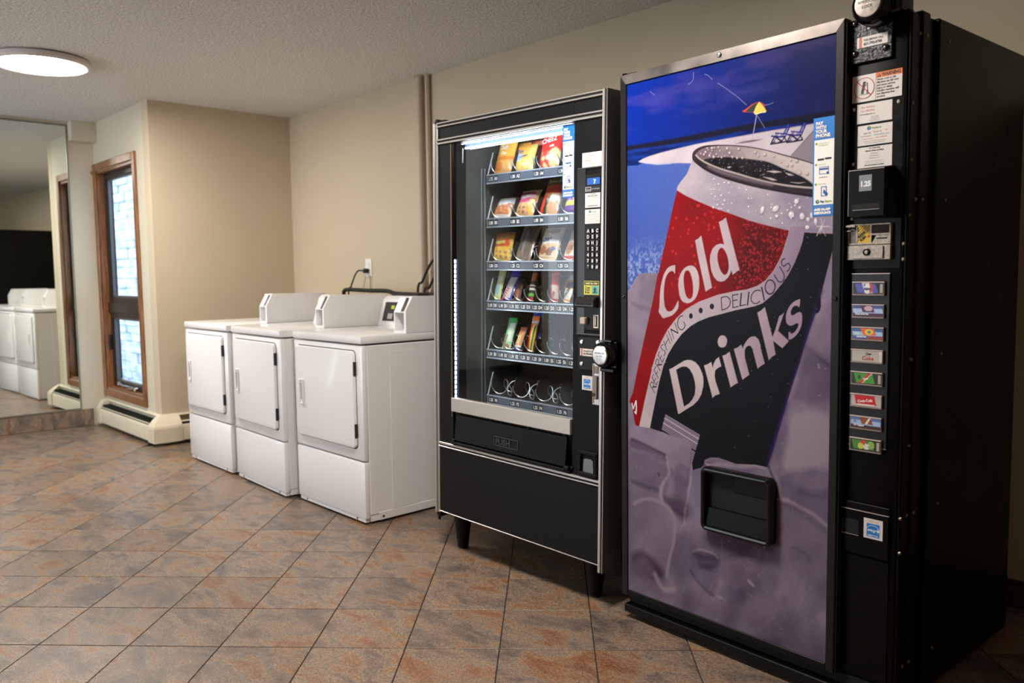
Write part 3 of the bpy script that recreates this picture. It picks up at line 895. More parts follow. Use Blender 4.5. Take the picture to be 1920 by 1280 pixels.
for row, T_ in T_ROWS.items():
    narrow = row in 'DE'
    b = MB(); b.box(.106, .828, .204, .80, T_ - .0035, T_)
    b.box(.106, .828, .204, .209, T_ - .036, T_ - .003)
    tray = b.build('tray', m_tray, sm)
    MB().box(.106, .828, .198, .204, T_ - .034, T_ - .002, .001).build('price_strip', m_strip, tray)
    b = MB(); b.box(.106, .828, .1965, .205, T_ - .040, T_ - .0345, .001); b.box(.106, .828, .1965, .204, T_ - .003, T_ + .001)
    b.build('strip_lip', m_lip, tray)
    cols = 10 if narrow else 5
    w_ = PW / 2 if narrow else PW
    for c in range(cols):
        x = U0 + c * w_
        b = MB()
        dx = 0.0 if narrow else .006
        pr_ = PRICES[row][c]
        b.box(x + .004 + dx, x + (.061 if narrow else .082), .1972, .1976, T_ - .031, T_ - .006, m=0) if False else None
        b.box(x + .002 + dx, x + .036 + dx, .1968, .1972, T_ - .030, T_ - .007, m=1)
        b.box(x + .041 + dx, x + .062 + dx, .1968, .1972, T_ - .030, T_ - .007, m=1)
        b.text(pr_, x + .019 + dx, T_ - .026, .0195, .1964, 0, 'CENTER', .82, 0, .0006)
        b.text('%s%d' % (row, c if narrow else c * 2), x + .0515 + dx, T_ - .026, .0195, .1964, 0, 'CENTER', .8, 0, .0006)
        b.build('price_label', m_tag, tray, smooth=False)
    # cheek and dividers
    def cheek(x, h, m_):
        b = MB(); b.prism([(.206, T_), (.236, T_ + h), (.78, T_ + h), (.78, T_)], 'x', x, x + .0018)
        o = b.build('divider', m_, tray, smooth=False)
        MB().prism([(.203, T_), (.233, T_ + h), (.238, T_ + h), (.208, T_)], 'x', x - .0006, x + .0024).build('divider_edge', m_edge if x < .12 else m_div, tray, smooth=False) if (x < .12 or narrow) else None
    cheek(.1075, .098, m_div if row in 'ABC' else mat('smoked_acrylic', (40, 44, 46), .2))
    for c in range(1, cols + (0 if narrow else 0)):
        x = U0 + c * w_ - .004
        if narrow:
            b = MB(); b.prism([(.212, T_), (.232, T_ + .055), (.232, T_ + .060), (.78, T_ + .06), (.78, T_)], 'x', x, x + .0012)
            if c in (3, 4, 5, 6, 7): b.build('divider', m_div, tray, smooth=False)
        else:
            b = MB(); b.prism([(.212, T_), (.245, T_ + .085), (.78, T_ + .085), (.78, T_)], 'x', x, x + .0022)
            b.build('divider', m_div, tray, smooth=False)
    for c in range(cols):
        cx = U0 + (c + .5) * w_
        if narrow:
            link('spiral_coil', HX[1], sm, Matrix.Translation((cx, .213, T_ + .034)))
        else:
            link('spiral_coil', HX[1], sm, Matrix.Translation((cx - .0335, .213, T_ + .034)))
            link('spiral_coil', HX[-1], sm, Matrix.Translation((cx + .0315, .213, T_ + .034)))

# control column
b = MB()
rx0, rx1, rz0, rz1 = .820, .930, 1.000, 1.573
b.box(rx0 - .003, rx1, -.004, .002, rz1, rz1 + .005, .001); b.box(rx0 - .003, rx1, -.004, .002, rz0 - .006, rz0, .001); b.box(rx0 - .003, rx0, -.004, .002, rz0, rz1, .001)
b.build('bezel', mat('bezel_grey', (62, 60, 58), .4), sm)
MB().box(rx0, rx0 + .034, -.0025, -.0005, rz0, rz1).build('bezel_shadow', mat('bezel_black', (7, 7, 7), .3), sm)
pnl = MB().box(rx0 + .034, rx1, -.006, .0, rz0 + .012, rz1 - .02, .002).build('control_panel', m_char, sm)
dsp = MB().box(.862, .926, -.0085, -.005, 1.514, 1.545, .001).build('display', mat('display_black', (10, 14, 22), .12), sm)
MB().box(.868, .9255, -.0092, -.0084, 1.516, 1.539).build('display_glow', mat('display_blue', (10, 50, 120), .3, emis=.45, emis_col=(.02, .12, .45)), dsp)
b = MB(); b.text('7', .902, 1.5195, .019, -.0096, 0, 'CENTER', 1, 0, .0008); b.build('lettering', mat('glyph_blue', (120, 230, 255), .3, emis=1.4, emis_col=(.3, .85, 1.0)), dsp)
# logo plate
b = MB(); b.box(.856, .9255, -.0075, -.0055, 1.4915, 1.512)
lp = b.build('logo_plate', mat('logo_black', (14, 13, 13), .3), sm)
b = MB(); b.frame(.859, .885, 1.4945, 1.509, .0018, -.0085, -.0072); b.text('coinco', .872, 1.4985, .0085, -.0085, 0, 'CENTER', .9); b.text('CO NATIONAL', .8875, 1.4995, .0062, -.0082, 0, 'LEFT', .85)
b.build('lettering', ink((200, 194, 190)), lp)

RED, GREY, BLK, BLU, GRN, ORG = ink((196, 70, 60)), ink((110, 104, 100)), ink((34, 30, 30)), ink((40, 110, 190)), ink((110, 160, 50)), ink((186, 110, 70))
def card_coins(parent, x0, x1, z0, z1, y, name='sticker'):
    w_, h_ = x1 - x0, z1 - z0
    s_ = MB().box(x0, x1, y, y + .0006, z0, z1).build(name, m_paper, parent, smooth=False)
    cx = (x0 + x1) / 2
    it = [('U.S. Coins Only', cx, z1 - .10 * h_, .085 * h_, 0, 'CENTER', 1.0, 0, .0002), ('Quarters, Dimes, and Nickels', cx, z1 - .22 * h_, .080 * h_, 0, 'CENTER', .95, 0, .0003),
          ('NO Pennies', cx, z1 - .36 * h_, .075 * h_, 0, 'CENTER', .95), ('NO 50c pieces', cx, z1 - .47 * h_, .075 * h_, 0, 'CENTER', .95), ('NO foreign coins', cx, z1 - .58 * h_, .075 * h_, 0, 'CENTER', .95),
          ('Inserting foreign coins and other foreign objects', cx, z1 - .71 * h_, .052 * h_, 1, 'CENTER', .9), ('may clog the coin slots, resulting in your money', cx, z1 - .79 * h_, .052 * h_, 1, 'CENTER', .9),
          ('The service call number on machine.', cx, z1 - .90 * h_, .068 * h_, 0, 'CENTER', .95, 0, .0003)]
    plate_text('lettering', s_, it, y - .0003, [BLK, GREY])
def card_pay(parent, x0, x1, z0, z1, y):
    w_, h_ = x1 - x0, z1 - z0
    s_ = MB().box(x0, x1, y, y + .0006, z0, z1).build('sticker', m_paper, parent, smooth=False)
    cx = (x0 + x1) / 2
    b = MB(); P = lambda t, x, z, sz, m, al='CENTER', sx=.95, bd=0: b.text(t, x0 + x * w_, z1 - z * h_, sz * h_, y - .0003, m, al, sx, 0, bd)
    b.lathe((x0 + .33 * w_, y, z1 - .15 * h_), (0, -1, 0), [(0, .10 * h_), (.0004, .10 * h_)], 16, m=2)
    b.lathe((x0 + .35 * w_, y - .0004, z1 - .13 * h_), (0, -1, 0), [(0, .065 * h_), (.0004, .065 * h_)], 16, m=3)
    P('PayRange', .42, .21, .13, 3, 'LEFT', .95, .0002)
    P('Apple Pay', .28, .43, .10, 0); P('Google Pay', .58, .40, .10, 4); P('SMS', .84, .38, .09, 4)
    P('Bank Accounts', .25, .57, .09, 1); P('Credit and Debit Cards', .70, .55, .09, 2, 'CENTER', .85)
    P('Cryptocurrency', .30, .71, .09, 4); P('Store Gift Cards', .70, .69, .09, 4)
    P('Participating machines reward you at every purchase', .5, .83, .065, 1, 'CENTER', .85); P('Download, sign up, add funds and slide to pay', .5, .92, .065, 1, 'CENTER', .85)
    b.build('lettering', [BLK, GREY, BLU, GRN, ORG], s_, smooth=False)
def card_service(parent, x0, x1, z0, z1, y):
    w_, h_ = x1 - x0, z1 - z0
    s_ = MB().box(x0, x1, y, y + .0006, z0, z1).build('sticker', m_paper, parent, smooth=False)
    b = MB(); P = lambda t, x, z, sz, m, al='CENTER', sx=.95, bd=0: b.text(t, x0 + x * w_, z1 - z * h_, sz * h_, y - .0003, m, al, sx, 0, bd)
    P('For Service', .31, .24, .16, 0); P('651-792-0765', .31, .42, .14, 0, 'CENTER', .9); P('totalvend@gmail.com', .30, .58, .11, 1, 'CENTER', .85)
    P('J.R. Vend, Inc.', .52, .74, .075, 1); P('Lino Lakes, MN', .52, .83, .075, 1); P('www.jrvendinc.com', .52, .92, .075, 1)
    b.build('lettering', [RED, BLK], s_, smooth=False)
def card_call(parent, x0, x1, z0, z1, y, full=True):
    w_, h_ = x1 - x0, z1 - z0
    s_ = MB().box(x0, x1, y, y + .0006, z0, z1).build('sticker', m_paper, parent, smooth=False)
    b = MB(); b.box(x0 + .07 * w_, x0 + .16 * w_, y - .0003, y, z0, z1, m=1)
    b.text('FOR SERVICE CALL', x0 + .22 * w_, z1 - .42 * h_, .26 * h_, y - .0003, 0, 'LEFT', .62 * w_ / h_ / 2.1, 0, .0003)
    b.text('651-792-0765', x0 + .22 * w_, z0 + .20 * h_, .32 * h_, y - .0003, 0, 'LEFT', .70 * w_ / h_ / 2.1, 0, .0005)
    b.build('lettering', [BLK, ink((196, 96, 84))], s_, smooth=False)
def card_energy(parent, x0, x1, z0, z1, y):
    w_, h_ = x1 - x0, z1 - z0
    s_ = MB().box(x0, x1, y, y + .0006, z0, z1).build('sticker', m_paper, parent, smooth=False)
    b = MB(); b.box(x0 + .16 * w_, x0 + .84 * w_, y - .0003, y, z0 + .10 * h_, z0 + .76 * h_, m=0)
    pts = [(x0 + w_ * (.5 + .38 * math.cos(a)), y - .0006, z0 + h_ * (.36 + .32 * math.sin(a))) for a in [math.radians(t) for t in range(20, 171, 10)]]
    b.tube(pts, .012 * w_, 4, m=1)
    b.text('energy', x0 + .20 * w_, z0 + .38 * h_, .20 * h_, y - .0008, 1, 'LEFT', .82 * w_ / h_, .25, .0003)
    st = []
    for k in range(10):
        a = PI / 2 + k * PI / 5; r_ = (.12 if k % 2 == 0 else .05) * h_
        st.append((x0 + .77 * w_ + r_ * math.cos(a), z0 + .44 * h_ + r_ * math.sin(a)))
    b.prism(st, 'y', y - .0012, y - .0008, m=1)
    b.text('ENERGY STAR', x0 + .5 * w_, z0 + .14 * h_, .10 * h_, y - .0006, 1, 'CENTER', .85 * w_ / h_, 0, .0002)
    b.text('This refrigerated machine', x0 + .5 * w_, z1 - .11 * h_, .052 * h_, y - .0003, 2, 'CENTER', w_ / h_); b.text('is ENERGY STAR qualified', x0 + .5 * w_, z1 - .18 * h_, .052 * h_, y - .0003, 2, 'CENTER', w_ / h_)
    b.build('emblem', [ink((20, 120, 200)), ink((225, 232, 240)), ORG], s_, smooth=False)
def card_phone(parent, x0, x1, z0, z1, y):
    """tall blue 'pay with your phone' sticker"""
    w_, h_ = x1 - x0, z1 - z0
    m_pb = mat('sticker_blue', (10, 118, 206), .4)
    s_ = MB().box(x0, x1, y, y + .0008, z0, z1).build('sticker', m_pb, parent, smooth=False)
    s_['label'] = 'blue and white sticker'
    b = MB(); W_, B_, K_, G_, O_, R_ = 0, 1, 2, 3, 4, 5
    P = lambda t, x, z, sz, m, al='LEFT', sx=1.0, bd=0: b.text(t, x0 + x * w_, z1 - z * h_, sz * h_, y - .0012, m, al, sx, 0, bd)
    b.box(x0 + .06 * w_, x1 - .03 * w_, y - .0004, y, z1 - .885 * h_, z1 - .225 * h_, m=W_)
    for k, t in enumerate(('PAY', 'WITH', 'YOUR', 'PHONE')):
        P(t, .12, .075 + k * .041, .0465, W_, 'LEFT', 1.02 if k == 3 else .95, .0006)
    P('SIMPLE. FAST. SECURE.', .12, .212, .017, O_, 'LEFT', 1.0)
    for k, (z, t) in enumerate(((.262, 'Download Free'), (.475, 'Add Funds'), (.675, 'Slide to Pay!'))):
        b.lathe((x0 + .15 * w_, y - .0004, z1 - z * h_), (0, -1, 0), [(0, .013 * h_), (.0004, .013 * h_)], 14, m=G_)
        P(t, .25, z + .006, .020, G_, 'LEFT', .95)
    P('PayRange App', .25, .288, .020, G_, 'LEFT', .95)
    b.box(x0 + .22 * w_, x0 + .52 * w_, y - .0008, y, z1 - .435 * h_, z1 - .415 * h_, m=K_); b.box(x0 + .56 * w_, x0 + .86 * w_, y - .0008, y, z1 - .43 * h_, z1 - .41 * h_, m=K_)
    b.frame(x0 + .30 * w_, x0 + .74 * w_, z1 - .575 * h_, z1 - .50 * h_, .022 * w_, y - .0009, y - .0004, m=B_); b.box(x0 + .30 * w_, x0 + .74 * w_, y - .0009, y - .0004, z1 - .532 * h_, z1 - .514 * h_, m=B_)
    b.lathe((x0 + .70 * w_, y - .0009, z1 - .565 * h_), (0, -1, 0), [(0, .014 * h_), (.0005, .014 * h_)], 12, m=B_)
    for k, m_ in enumerate((R_, GR := K_, B_, R_)): b.box(x0 + (.32 + .1 * k) * w_, x0 + (.37 + .1 * k) * w_, y - .0008, y, z1 - .612 * h_, z1 - .602 * h_, m=m_)
    b.frame(x0 + .40 * w_, x0 + .66 * w_, z1 - .80 * h_, z1 - .70 * h_, .03 * w_, y - .0009, y - .0004, m=B_)
    b.prism([(x0 + q[0] * w_, z1 - q[1] * h_) for q in ((.52, .735), (.56, .733), (.62, .755), (.70, .765), (.72, .785), (.66, .802), (.60, .79), (.54, .772), (.50, .768))], 'y', y - .0012, y - .0008, m=B_)
    b.lathe((x0 + .24 * w_, y - .0004, z1 - .852 * h_), (0, -1, 0), [(0, .021 * h_), (.0004, .021 * h_)], 16, m=B_)
    b.lathe((x0 + .27 * w_, y - .0008, z1 - .848 * h_), (0, -1, 0), [(0, .014 * h_), (.0004, .014 * h_)], 16, m=G_)
    P('Pay', .38, .862, .029, 6, 'LEFT', 1, .0003); P('Range', .60, .862, .029, G_, 'LEFT', 1, .0003)
    P('EXCLUSIVE OFFERS', .10, .912, .019, O_, 'LEFT', 1.08)
    P('AND IN-APP', .10, .945, .032, W_, 'LEFT', 1.0, .0008); P('DISCOUNTS', .10, .980, .032, W_, 'LEFT', 1.02, .0008)
    b.build('lettering', [ink((238, 234, 230)), ink((24, 84, 160)), BLK, ink((130, 165, 60)), ink((170, 150, 90)), RED, ink((30, 60, 150))], s_, smooth=False)

card_phone(sm, .735, .792, 1.480, 1.7355, .0065)
card_service(sm, .837, .9255, 1.577, 1.628, -.0012)
card_coins(sm, .857, .9255, 1.438, 1.488, -.0068)
card_pay(sm, .857, .9255, 1.383, 1.432, -.0068)
# keypad
KEYS = ['ABC', 'DEF', 'GHJ', '123', '456', '789', '*0#']
kb = MB(); kb.box(0, .0145, -.004, 0, 0, .0165, .0015)
km = kb.mesh('key', mat('key_face', (46, 44, 42), .35, metal=.4))
for r_, ks in enumerate(KEYS):
    for c_, ch in enumerate(ks):
        x = .868 + c_ * .0205; z = 1.3505 - r_ * .0207
        k_ = link('key', km, sm, Matrix.Translation((x, -.006, z)))
        MB().text(ch, .0072, .0022, .0165, -.0044, 0, 'CENTER', .95, 0, .0007).build('lettering', ink((206, 202, 198)), k_, smooth=False)
# bill and coin section
ys = MB().box(.855, .9245, -.0068, -.006, 1.1365, 1.185).build('sticker', mat('sticker_yellow', (206, 196, 70), .45), sm, smooth=False)
ys['label'] = 'yellow instruction sticker'
b = MB(); b.box(.892, .9225, -.0071, -.0067, 1.139, 1.168, m=1); b.box(.857, .9225, -.0071, -.0067, 1.170, 1.183, m=2)
b.text('INSERT BILL HERE', .890, 1.1735, .0082, -.0074, 3, 'CENTER', .85, 0, .0003); b.box(.862, .8645, -.0072, -.0067, 1.142, 1.168, m=0)
b.prism([(.8595, 1.146), (.8668, 1.146), (.8632, 1.1395)], 'y', -.0073, -.0067, m=0)
b.text('ONE', .868, 1.158, .008, -.0072, 0, 'LEFT', .9, 0, .0003); b.text('FIVE', .868, 1.150, .008, -.0072, 0, 'LEFT', .9, 0, .0003); b.text('TEN', .868, 1.1415, .008, -.0072, 0, 'LEFT', .9, 0, .0003)
b.prism([(.896, 1.142), (.902, 1.150), (.899, 1.158), (.908, 1.164), (.914, 1.156), (.909, 1.149), (.919, 1.144)], 'y', -.0075, -.0071, m=4)
b.build('lettering', [ink((30, 30, 22)), ink((96, 170, 160)), ink((44, 44, 34)), ink((226, 220, 150)), ink((30, 70, 70))], ys, smooth=False)
bl_ = MB().prism([(-.006, 1.092), (-.006, 1.130), (-.026, 1.126), (-.034, 1.112), (-.034, 1.098), (-.028, 1.092)], 'x', .836, .921).build('bill_acceptor', mat('acceptor_black', (30, 29, 28), .3), sm)
b = MB(); b.box(.842, .915, -.0350, -.0335, 1.102, 1.108); b.build('bill_slot', m_dark, bl_)
b = MB(); b.cyl((.862, -.0195, 1.1275), (.862, -.0205, 1.129), .002, n=8); b.cyl((.886, -.0195, 1.1275), (.886, -.0205, 1.129), .002, n=8); b.build('indicator', mat('green_led', (90, 120, 60), .4), bl_)
MB().box(.848, .874, -.022, -.005, 1.032, 1.058, .003).build('coin_return_button', mat('button_beige', (170, 156, 142), .35, metal=.3), sm)
b = MB(); b.frame(.902, .9255, 1.021, 1.068, .005, -.010, -.005, b=.001); b.box(.908, .912, -.008, -.005, 1.028, 1.062)
b.build('coin_slot', mat('slot_beige', (196, 184, 168), .35, metal=.2), sm)
b = MB(); b.box(.828, .9315, -.0045, .0, .870, .987, .002)
lk = b.build('lock_plate', m_char, sm)
b = MB()
for x, z in ((.845, .969), (.9195, .972), (.845, .891)): b.lathe((x, -.004, z), (0, -1, 0), [(0, .0085), (.002, .0085), (.004, .006)], 16)
b.build('bolt', m_chrome, lk)
card_call(sm, .838, .9095, .920, .946, -.0052)
# puck lock on its hasp
b = MB(); b.lathe((.957, .000, .932), (0, -1, 0), [(0, .046), (.020, .046), (.028, .042), (.030, .036), (.024, .034)], 36)
b.box(.935, .998, -.012, .06, .872, .886, .003); b.box(.9525, 1.000, .0, .05, .886, .978, .003); b.box(.93, .985, -.010, .03, .975, .984, .002)
pk = b.build('puck_lock', m_blackg, sm)
b = MB(); b.lathe((.957, -.022, .932), (0, -1, 0), [(0, .034), (.014, .034), (.017, .031), (.0172, .029)], 36)
cyl_ = b.build('lock_face', m_chrome, pk)
b = MB(); b.text('AMERICAN', .957, .936, .009, -.0398, 0, 'CENTER'); b.text('LOCK', .957, .926, .009, -.0398, 0, 'CENTER'); b.build('engraving', mat('engraved', (112, 100, 92), .5, metal=.4), cyl_)
# handle plate
b = MB(); b.frame(.901, .9325, .752, .897, .004, -.0095, -.001, b=.001); b.box(.904, .930, -.0065, -.001, .755, .894)
hp = b.build('handle_plate', m_silver, sm)
b = MB(); b.box(.907, .927, -.016, -.006, .772, .855, .002); b.box(.907, .926, -.0085, -.006, .862, .888, .001); b.build('handle', mat('handle_bar', (128, 112, 104), .4, metal=.8), hp)
b = MB(); b.lathe((.913, -.015, .789), (0, -1, 0), [(0, .0065), (.003, .0065), (.0035, .004)], 14); b.build('key_cylinder', mat('copper_dark', (74, 52, 42), .4, metal=.7), hp)
card_energy(sm, .845, .8925, .798, .849, -.0012)
# coin return cup
b = MB()
cx0, cx1, cz0, cz1 = .834, .926, .487, .580
b.frame(cx0, cx1, cz0, cz1, .016, -.012, .0, b=.004)
cr_ = b.build('coin_return', m_blackm, sm)
MB().box(cx0 + .01, cx1 - .01, -.0015, .0, cz0 + .01, cz1 - .01).build('cup_recess', m_dark, cr_)
MB().prism([(.857, .501), (.906, .501), (.903, .546), (.896, .552), (.866, .552), (.860, .546)], 'y', -.006, -.001).build('flap', mat('steel_flap', (120, 120, 124), .35, metal=.7), cr_)

# ------------------------------------------------------------------ snacks on the trays
m_pack = vc_mat('printed_wrapper', .3, coat=.2)
PACKS = []
def pack(name, label, p0, p1, h, lean, shapes, texts=(), th=.012, T_=None, v=.240, cat='snack', group='snacks on the vending trays', fold=None, tilt=0.0, nx=22, nz=30):
    """p0, p1: (u, z) of the two bottom corners on the tray; shapes painted in 0..1 coordinates"""
    w_ = abs(p1[0] - p0[0]); u0 = min(p0[0], p1[0])
    mx = SM @ Matrix.Translation((u0 + w_ / 2, v, T_ + .001)) @ Matrix.Rotation(math.radians(-lean), 4, 'X') @ Matrix.Rotation(math.radians(tilt), 4, 'Y')
    verts = []; cols = []; faces = []
    rnd = random.Random(hash(label) % 999 if False else len(label) * 7 + int(u0 * 1000))
    for side in (1, -1):
        for j in range(nz + 1):
            for i in range(nx + 1):
                s_, t = i / nx, j / nz
                e = max(0.0, math.sin(PI * s_)) ** .5 * max(0.0, math.sin(PI * min(1, max(0, (t - .05) / .9)))) ** .42
                y = -side * (th * e + .0006) + .0012 * math.sin(s_ * 19 + t * 13 + u0 * 50) * e
                zz = t * h + (.002 * math.sin(s_ * 40) if t in (0.0, 1.0) else 0) * .5 + .002 * (1 if t > 0 else 0)
                xx = (s_ - .5) * w_ * (1 - .05 * math.sin(PI * t))
                verts.append((xx, y, max(zz, 0)))
                c = shapes[0] if not isinstance(shapes[0][0], tuple) else tuple(shapes[0][0][k] * (1 - t) + shapes[0][1][k] * t for k in range(3))
                for sh in shapes[1:]:
                    if sh[0] == 'e':
                        if ((s_ - sh[1]) / sh[3]) ** 2 + ((t - sh[2]) / sh[4]) ** 2 < 1: c = sh[5]
                    elif sh[0] == 'r':
                        if sh[1] <= s_ + sh[6] * (t - .5) <= sh[2] and sh[3] <= t <= sh[4]: c = sh[5]
                    elif sh[0] == 'n':   # scattered blobs
                        if t < sh[2] and t > sh[1] and math.sin(s_ * sh[4] + t * 23) * math.cos(t * sh[4] * 1.3 - s_ * 11) > sh[5]: c = sh[3]
                cols.append((*lin(c), 1.0))
    o1 = (nx + 1) * (nz + 1)
    for j in range(nz):
        for i in range(nx):
            a = j * (nx + 1) + i
            faces.append((a, a + 1, a + nx + 2, a + nx + 1)); faces.append((o1 + a, o1 + a + nx + 1, o1 + a + nx + 2, o1 + a + 1))
    me = bpy.data.meshes.new(name); me.from_pydata(verts, [], faces); me.materials.append(m_pack)
    at = me.color_attributes.new('Col', 'FLOAT_COLOR', 'POINT'); at.data.foreach_set('color', np.array(cols, dtype=np.float32).ravel())
    me.polygons.foreach_set('use_smooth', [True] * len(faces)); me.update()
    r = tag(empty(name), label, cat, group); r.matrix_world = mx
    link('wrapper', me, r)
    if texts:
        b = MB(); ms = []
        for (t, x, z, sz, c, rot) in texts:
            m_ = ink(c)
            if m_ not in ms: ms.append(m_)
            b.text(t, (x - .5) * w_, z * h, sz * h, -(th + .0022), ms.index(m_), 'CENTER', .95, .1, .0005, math.radians(rot))
        b.build('lettering', ms, r, smooth=False)
    if fold:
        b = MB(); fw, fh, c = fold[:3]
        b.box(-w_ * .5, -w_ * .5 + fw, -.004, .004, h - .004, h + fh, .002)
        b.build('folded_end', ink(c, .3), r)
    return r
Rw = T_ROWS
OR1, OR2, YL, WH, RD, BR, TN = (238, 160, 60), (222, 130, 40), (240, 196, 90), (240, 236, 230), (206, 40, 36), (150, 92, 50), (222, 170, 110)
pack('chip_bag', 'orange chip bag with white script, first on the top tray', (0.1075,1.6440), (0.2189,1.6214), .163, 17, [(OR1, YL), ('r', 0, 1, .34, .45, OR2, 0), ('n', 0, .34, TN, 16, .0), ('e', .3, .2, .25, .12, OR2), ('e', .7, .15, .2, .1, TN)],
     [('Sun', .5, .66, .20, (250, 246, 240), 0), ('Chips', .52, .52, .10, (250, 240, 220), 0)], .018, Rw['A'])
pack('chip_bag', 'plain orange chip bag standing behind the first bag of the top tray', (0.1383,1.6414), (0.2386,1.6198), .163, 17, [(OR1, (236, 178, 84)), ('r', 0, 1, .0, .2, OR2, 0)], (), .016, Rw['A'], v=.30)
pack('chip_bag', 'small gold and yellow chip bag with blue script on the top tray', (0.2320,1.6314), (0.3473,1.6263), .118, 17, [((226, 196, 130), OR1), ('n', 0, .45, (236, 180, 60), 14, .1), ('r', .78, 1, 0, 1, (196, 200, 110), .05), ('e', .25, .5, .2, .14, (160, 190, 220))],
     [('Pop', .34, .66, .19, (70, 96, 140), 8), ('corners', .52, .50, .13, (80, 100, 130), 8)], .017, Rw['A'])
pack('chip_bag', 'dark red chip bag peeping out behind the small gold bag', (0.2451,1.6303), (0.3473,1.6263), .160, 17, [((150, 40, 30), (170, 56, 40)), ('e', .6, .8, .3, .1, (226, 120, 100))], (), .014, Rw['A'], v=.30)
pack('chip_bag', 'large bright red chip bag with white letters on the top tray', (0.3783,1.6215), (0.4955,1.6202), .170, 15, [(RD, (226, 60, 54)), ('r', 0, 1, .92, 1, (240, 200, 190), 0), ('r', 0, 1, .84, .88, (240, 190, 180), .2), ('n', 0, .4, (232, 190, 130), 9, .1), ('e', .8, .25, .25, .22, (226, 190, 130))],
     [('CHEEZ', .5, .62, .165, (252, 244, 240), 9), ('mix', .66, .50, .10, (244, 226, 220), 9)], .02, Rw['A'])
pack('chip_bag', 'red chip bag half hidden by the blue sticker on the top tray', (0.5043,1.6195), (0.6014,1.6194), .150, 15, [(RD, (226, 60, 54)), ('n', 0, .4, (232, 190, 130), 9, .1)], (), .018, Rw['A'])
# second tray
pack('pastry', 'brown cake in a white topped wrapper, first on the second tray', (0.0932,1.4408), (0.2091,1.4450), .105, 30, [((196, 120, 76), (176, 110, 70)), ('r', 0, 1, 0, .12, (236, 226, 220), 0), ('r', 0, 1, .62, .95, (206, 208, 218), 0), ('e', .45, .6, .3, .12, (214, 216, 222)), ('n', .15, .55, (216, 150, 104), 17, .2)], (), .02, Rw['B'])
pack('pastry', 'dark wrapped pastry leaning behind the brown cake on the second tray', (0.1106,1.4401), (0.2158,1.4447), .130, 30, [((60, 54, 48), (78, 70, 60)), ('r', 0, 1, .97, 1, (110, 104, 90), 0)], (), .012, Rw['B'], v=.29)
pack('pastry', 'pink and cream wrapped pastry on the second tray', (0.2323,1.4440), (0.3481,1.4455), .125, 27, [((196, 150, 110), (236, 206, 150)), ('r', 0, 1, .48, .92, (206, 84, 130), .5), ('r', 0, 1, .66, .78, (240, 206, 220), .5), ('n', 0, .4, (150, 100, 64), 15, .2), ('r', .7, .95, .0, .6, (214, 170, 90), .1)],
     [('Danish', .5, .64, .14, (250, 240, 246), 18)], .018, Rw['B'])
pack('snack_pouch', 'tall brown and red snack pouch on the second tray', (0.3793,1.4463), (0.4852,1.4436), .168, 24, [((186, 130, 84), (196, 176, 140)), ('r', .0, .34, .0, .5, (206, 60, 44), -.25), ('r', .34, .52, .0, .44, (40, 40, 34), -.25), ('r', 0, 1, .56, .80, (200, 66, 50), .2), ('e', .72, .42, .22, .1, (236, 232, 220)), ('r', 0, 1, .8, .86, (60, 90, 56), 0)],
     [('WONDER', .5, .885, .075, (60, 50, 46), -4)], .016, Rw['B'])
pack('chip_bag', 'purple and yellow snack bag at the right of the second tray', (0.5204,1.4420), (0.6201,1.4436), .120, 20, [((96, 44, 140), (120, 60, 156)), ('e', .32, .72, .2, .14, (236, 230, 240)), ('r', 0, 1, .25, .4, (206, 206, 90), -.5), ('e', .75, .6, .26, .22, (226, 176, 60))], (), .018, Rw['B'])
# third tray
pack('candy_pouch', 'orange and yellow candy pouch, first on the third tray', (0.0963,1.2553), (0.2160,1.2525), .125, 14, [((236, 206, 110), (240, 166, 50)), ('r', .0, .9, .5, .74, (214, 90, 50), .25), ('r', .1, .7, .58, .68, (190, 206, 130), .25), ('n', 0, .35, (190, 130, 90), 15, .2), ('r', 0, 1, .88, 1, (226, 134, 40), 0)],
     [('REESE', .45, .58, .11, (250, 214, 90), 10)], .017, Rw['C'])
pack('candy_pouch', 'tall brown silver chocolate pouch on the third tray', (0.2260,1.2547), (0.3332,1.2521), .165, 26, [((128, 112, 100), (116, 106, 104)), ('r', .0, .25, .2, 1, (140, 134, 140), .0), ('r', .42, .55, .1, 1, (150, 146, 154), .05), ('r', .88, 1, 0, 1, (160, 134, 120), 0), ('e', .25, .15, .3, .1, (150, 136, 120))],
     [('HERSHEY', .62, .70, .15, (70, 58, 52), -62)], .014, Rw['C'])
pack('cookie_bag', 'cream cookie bag with blue script on the third tray', (0.3678,1.2542), (0.4838,1.2515), .145, 24, [((230, 200, 166), (232, 206, 170)), ('e', .3, .28, .2, .13, (176, 118, 88)), ('e', .62, .22, .16, .12, (150, 100, 84)), ('e', .78, .32, .09, .07, (110, 136, 170)), ('r', 0, 1, .50, .72, (236, 236, 240), .3), ('e', .55, .88, .3, .09, (186, 120, 80))],
     [('Chips', .42, .57, .15, (70, 84, 130), 16)], .017, Rw['C'])
pack('cookie_bag', 'white and brown cookie bag at the right end of the third tray', (0.5163,1.2535), (0.6167,1.2510), .135, 27, [((236, 226, 220), (220, 196, 176)), ('r', 0, 1, 0, .1, (206, 84, 70), 0), ('e', .32, .35, .22, .2, (196, 140, 104)), ('e', .4, .36, .1, .09, (150, 96, 66))], (), .016, Rw['C'])
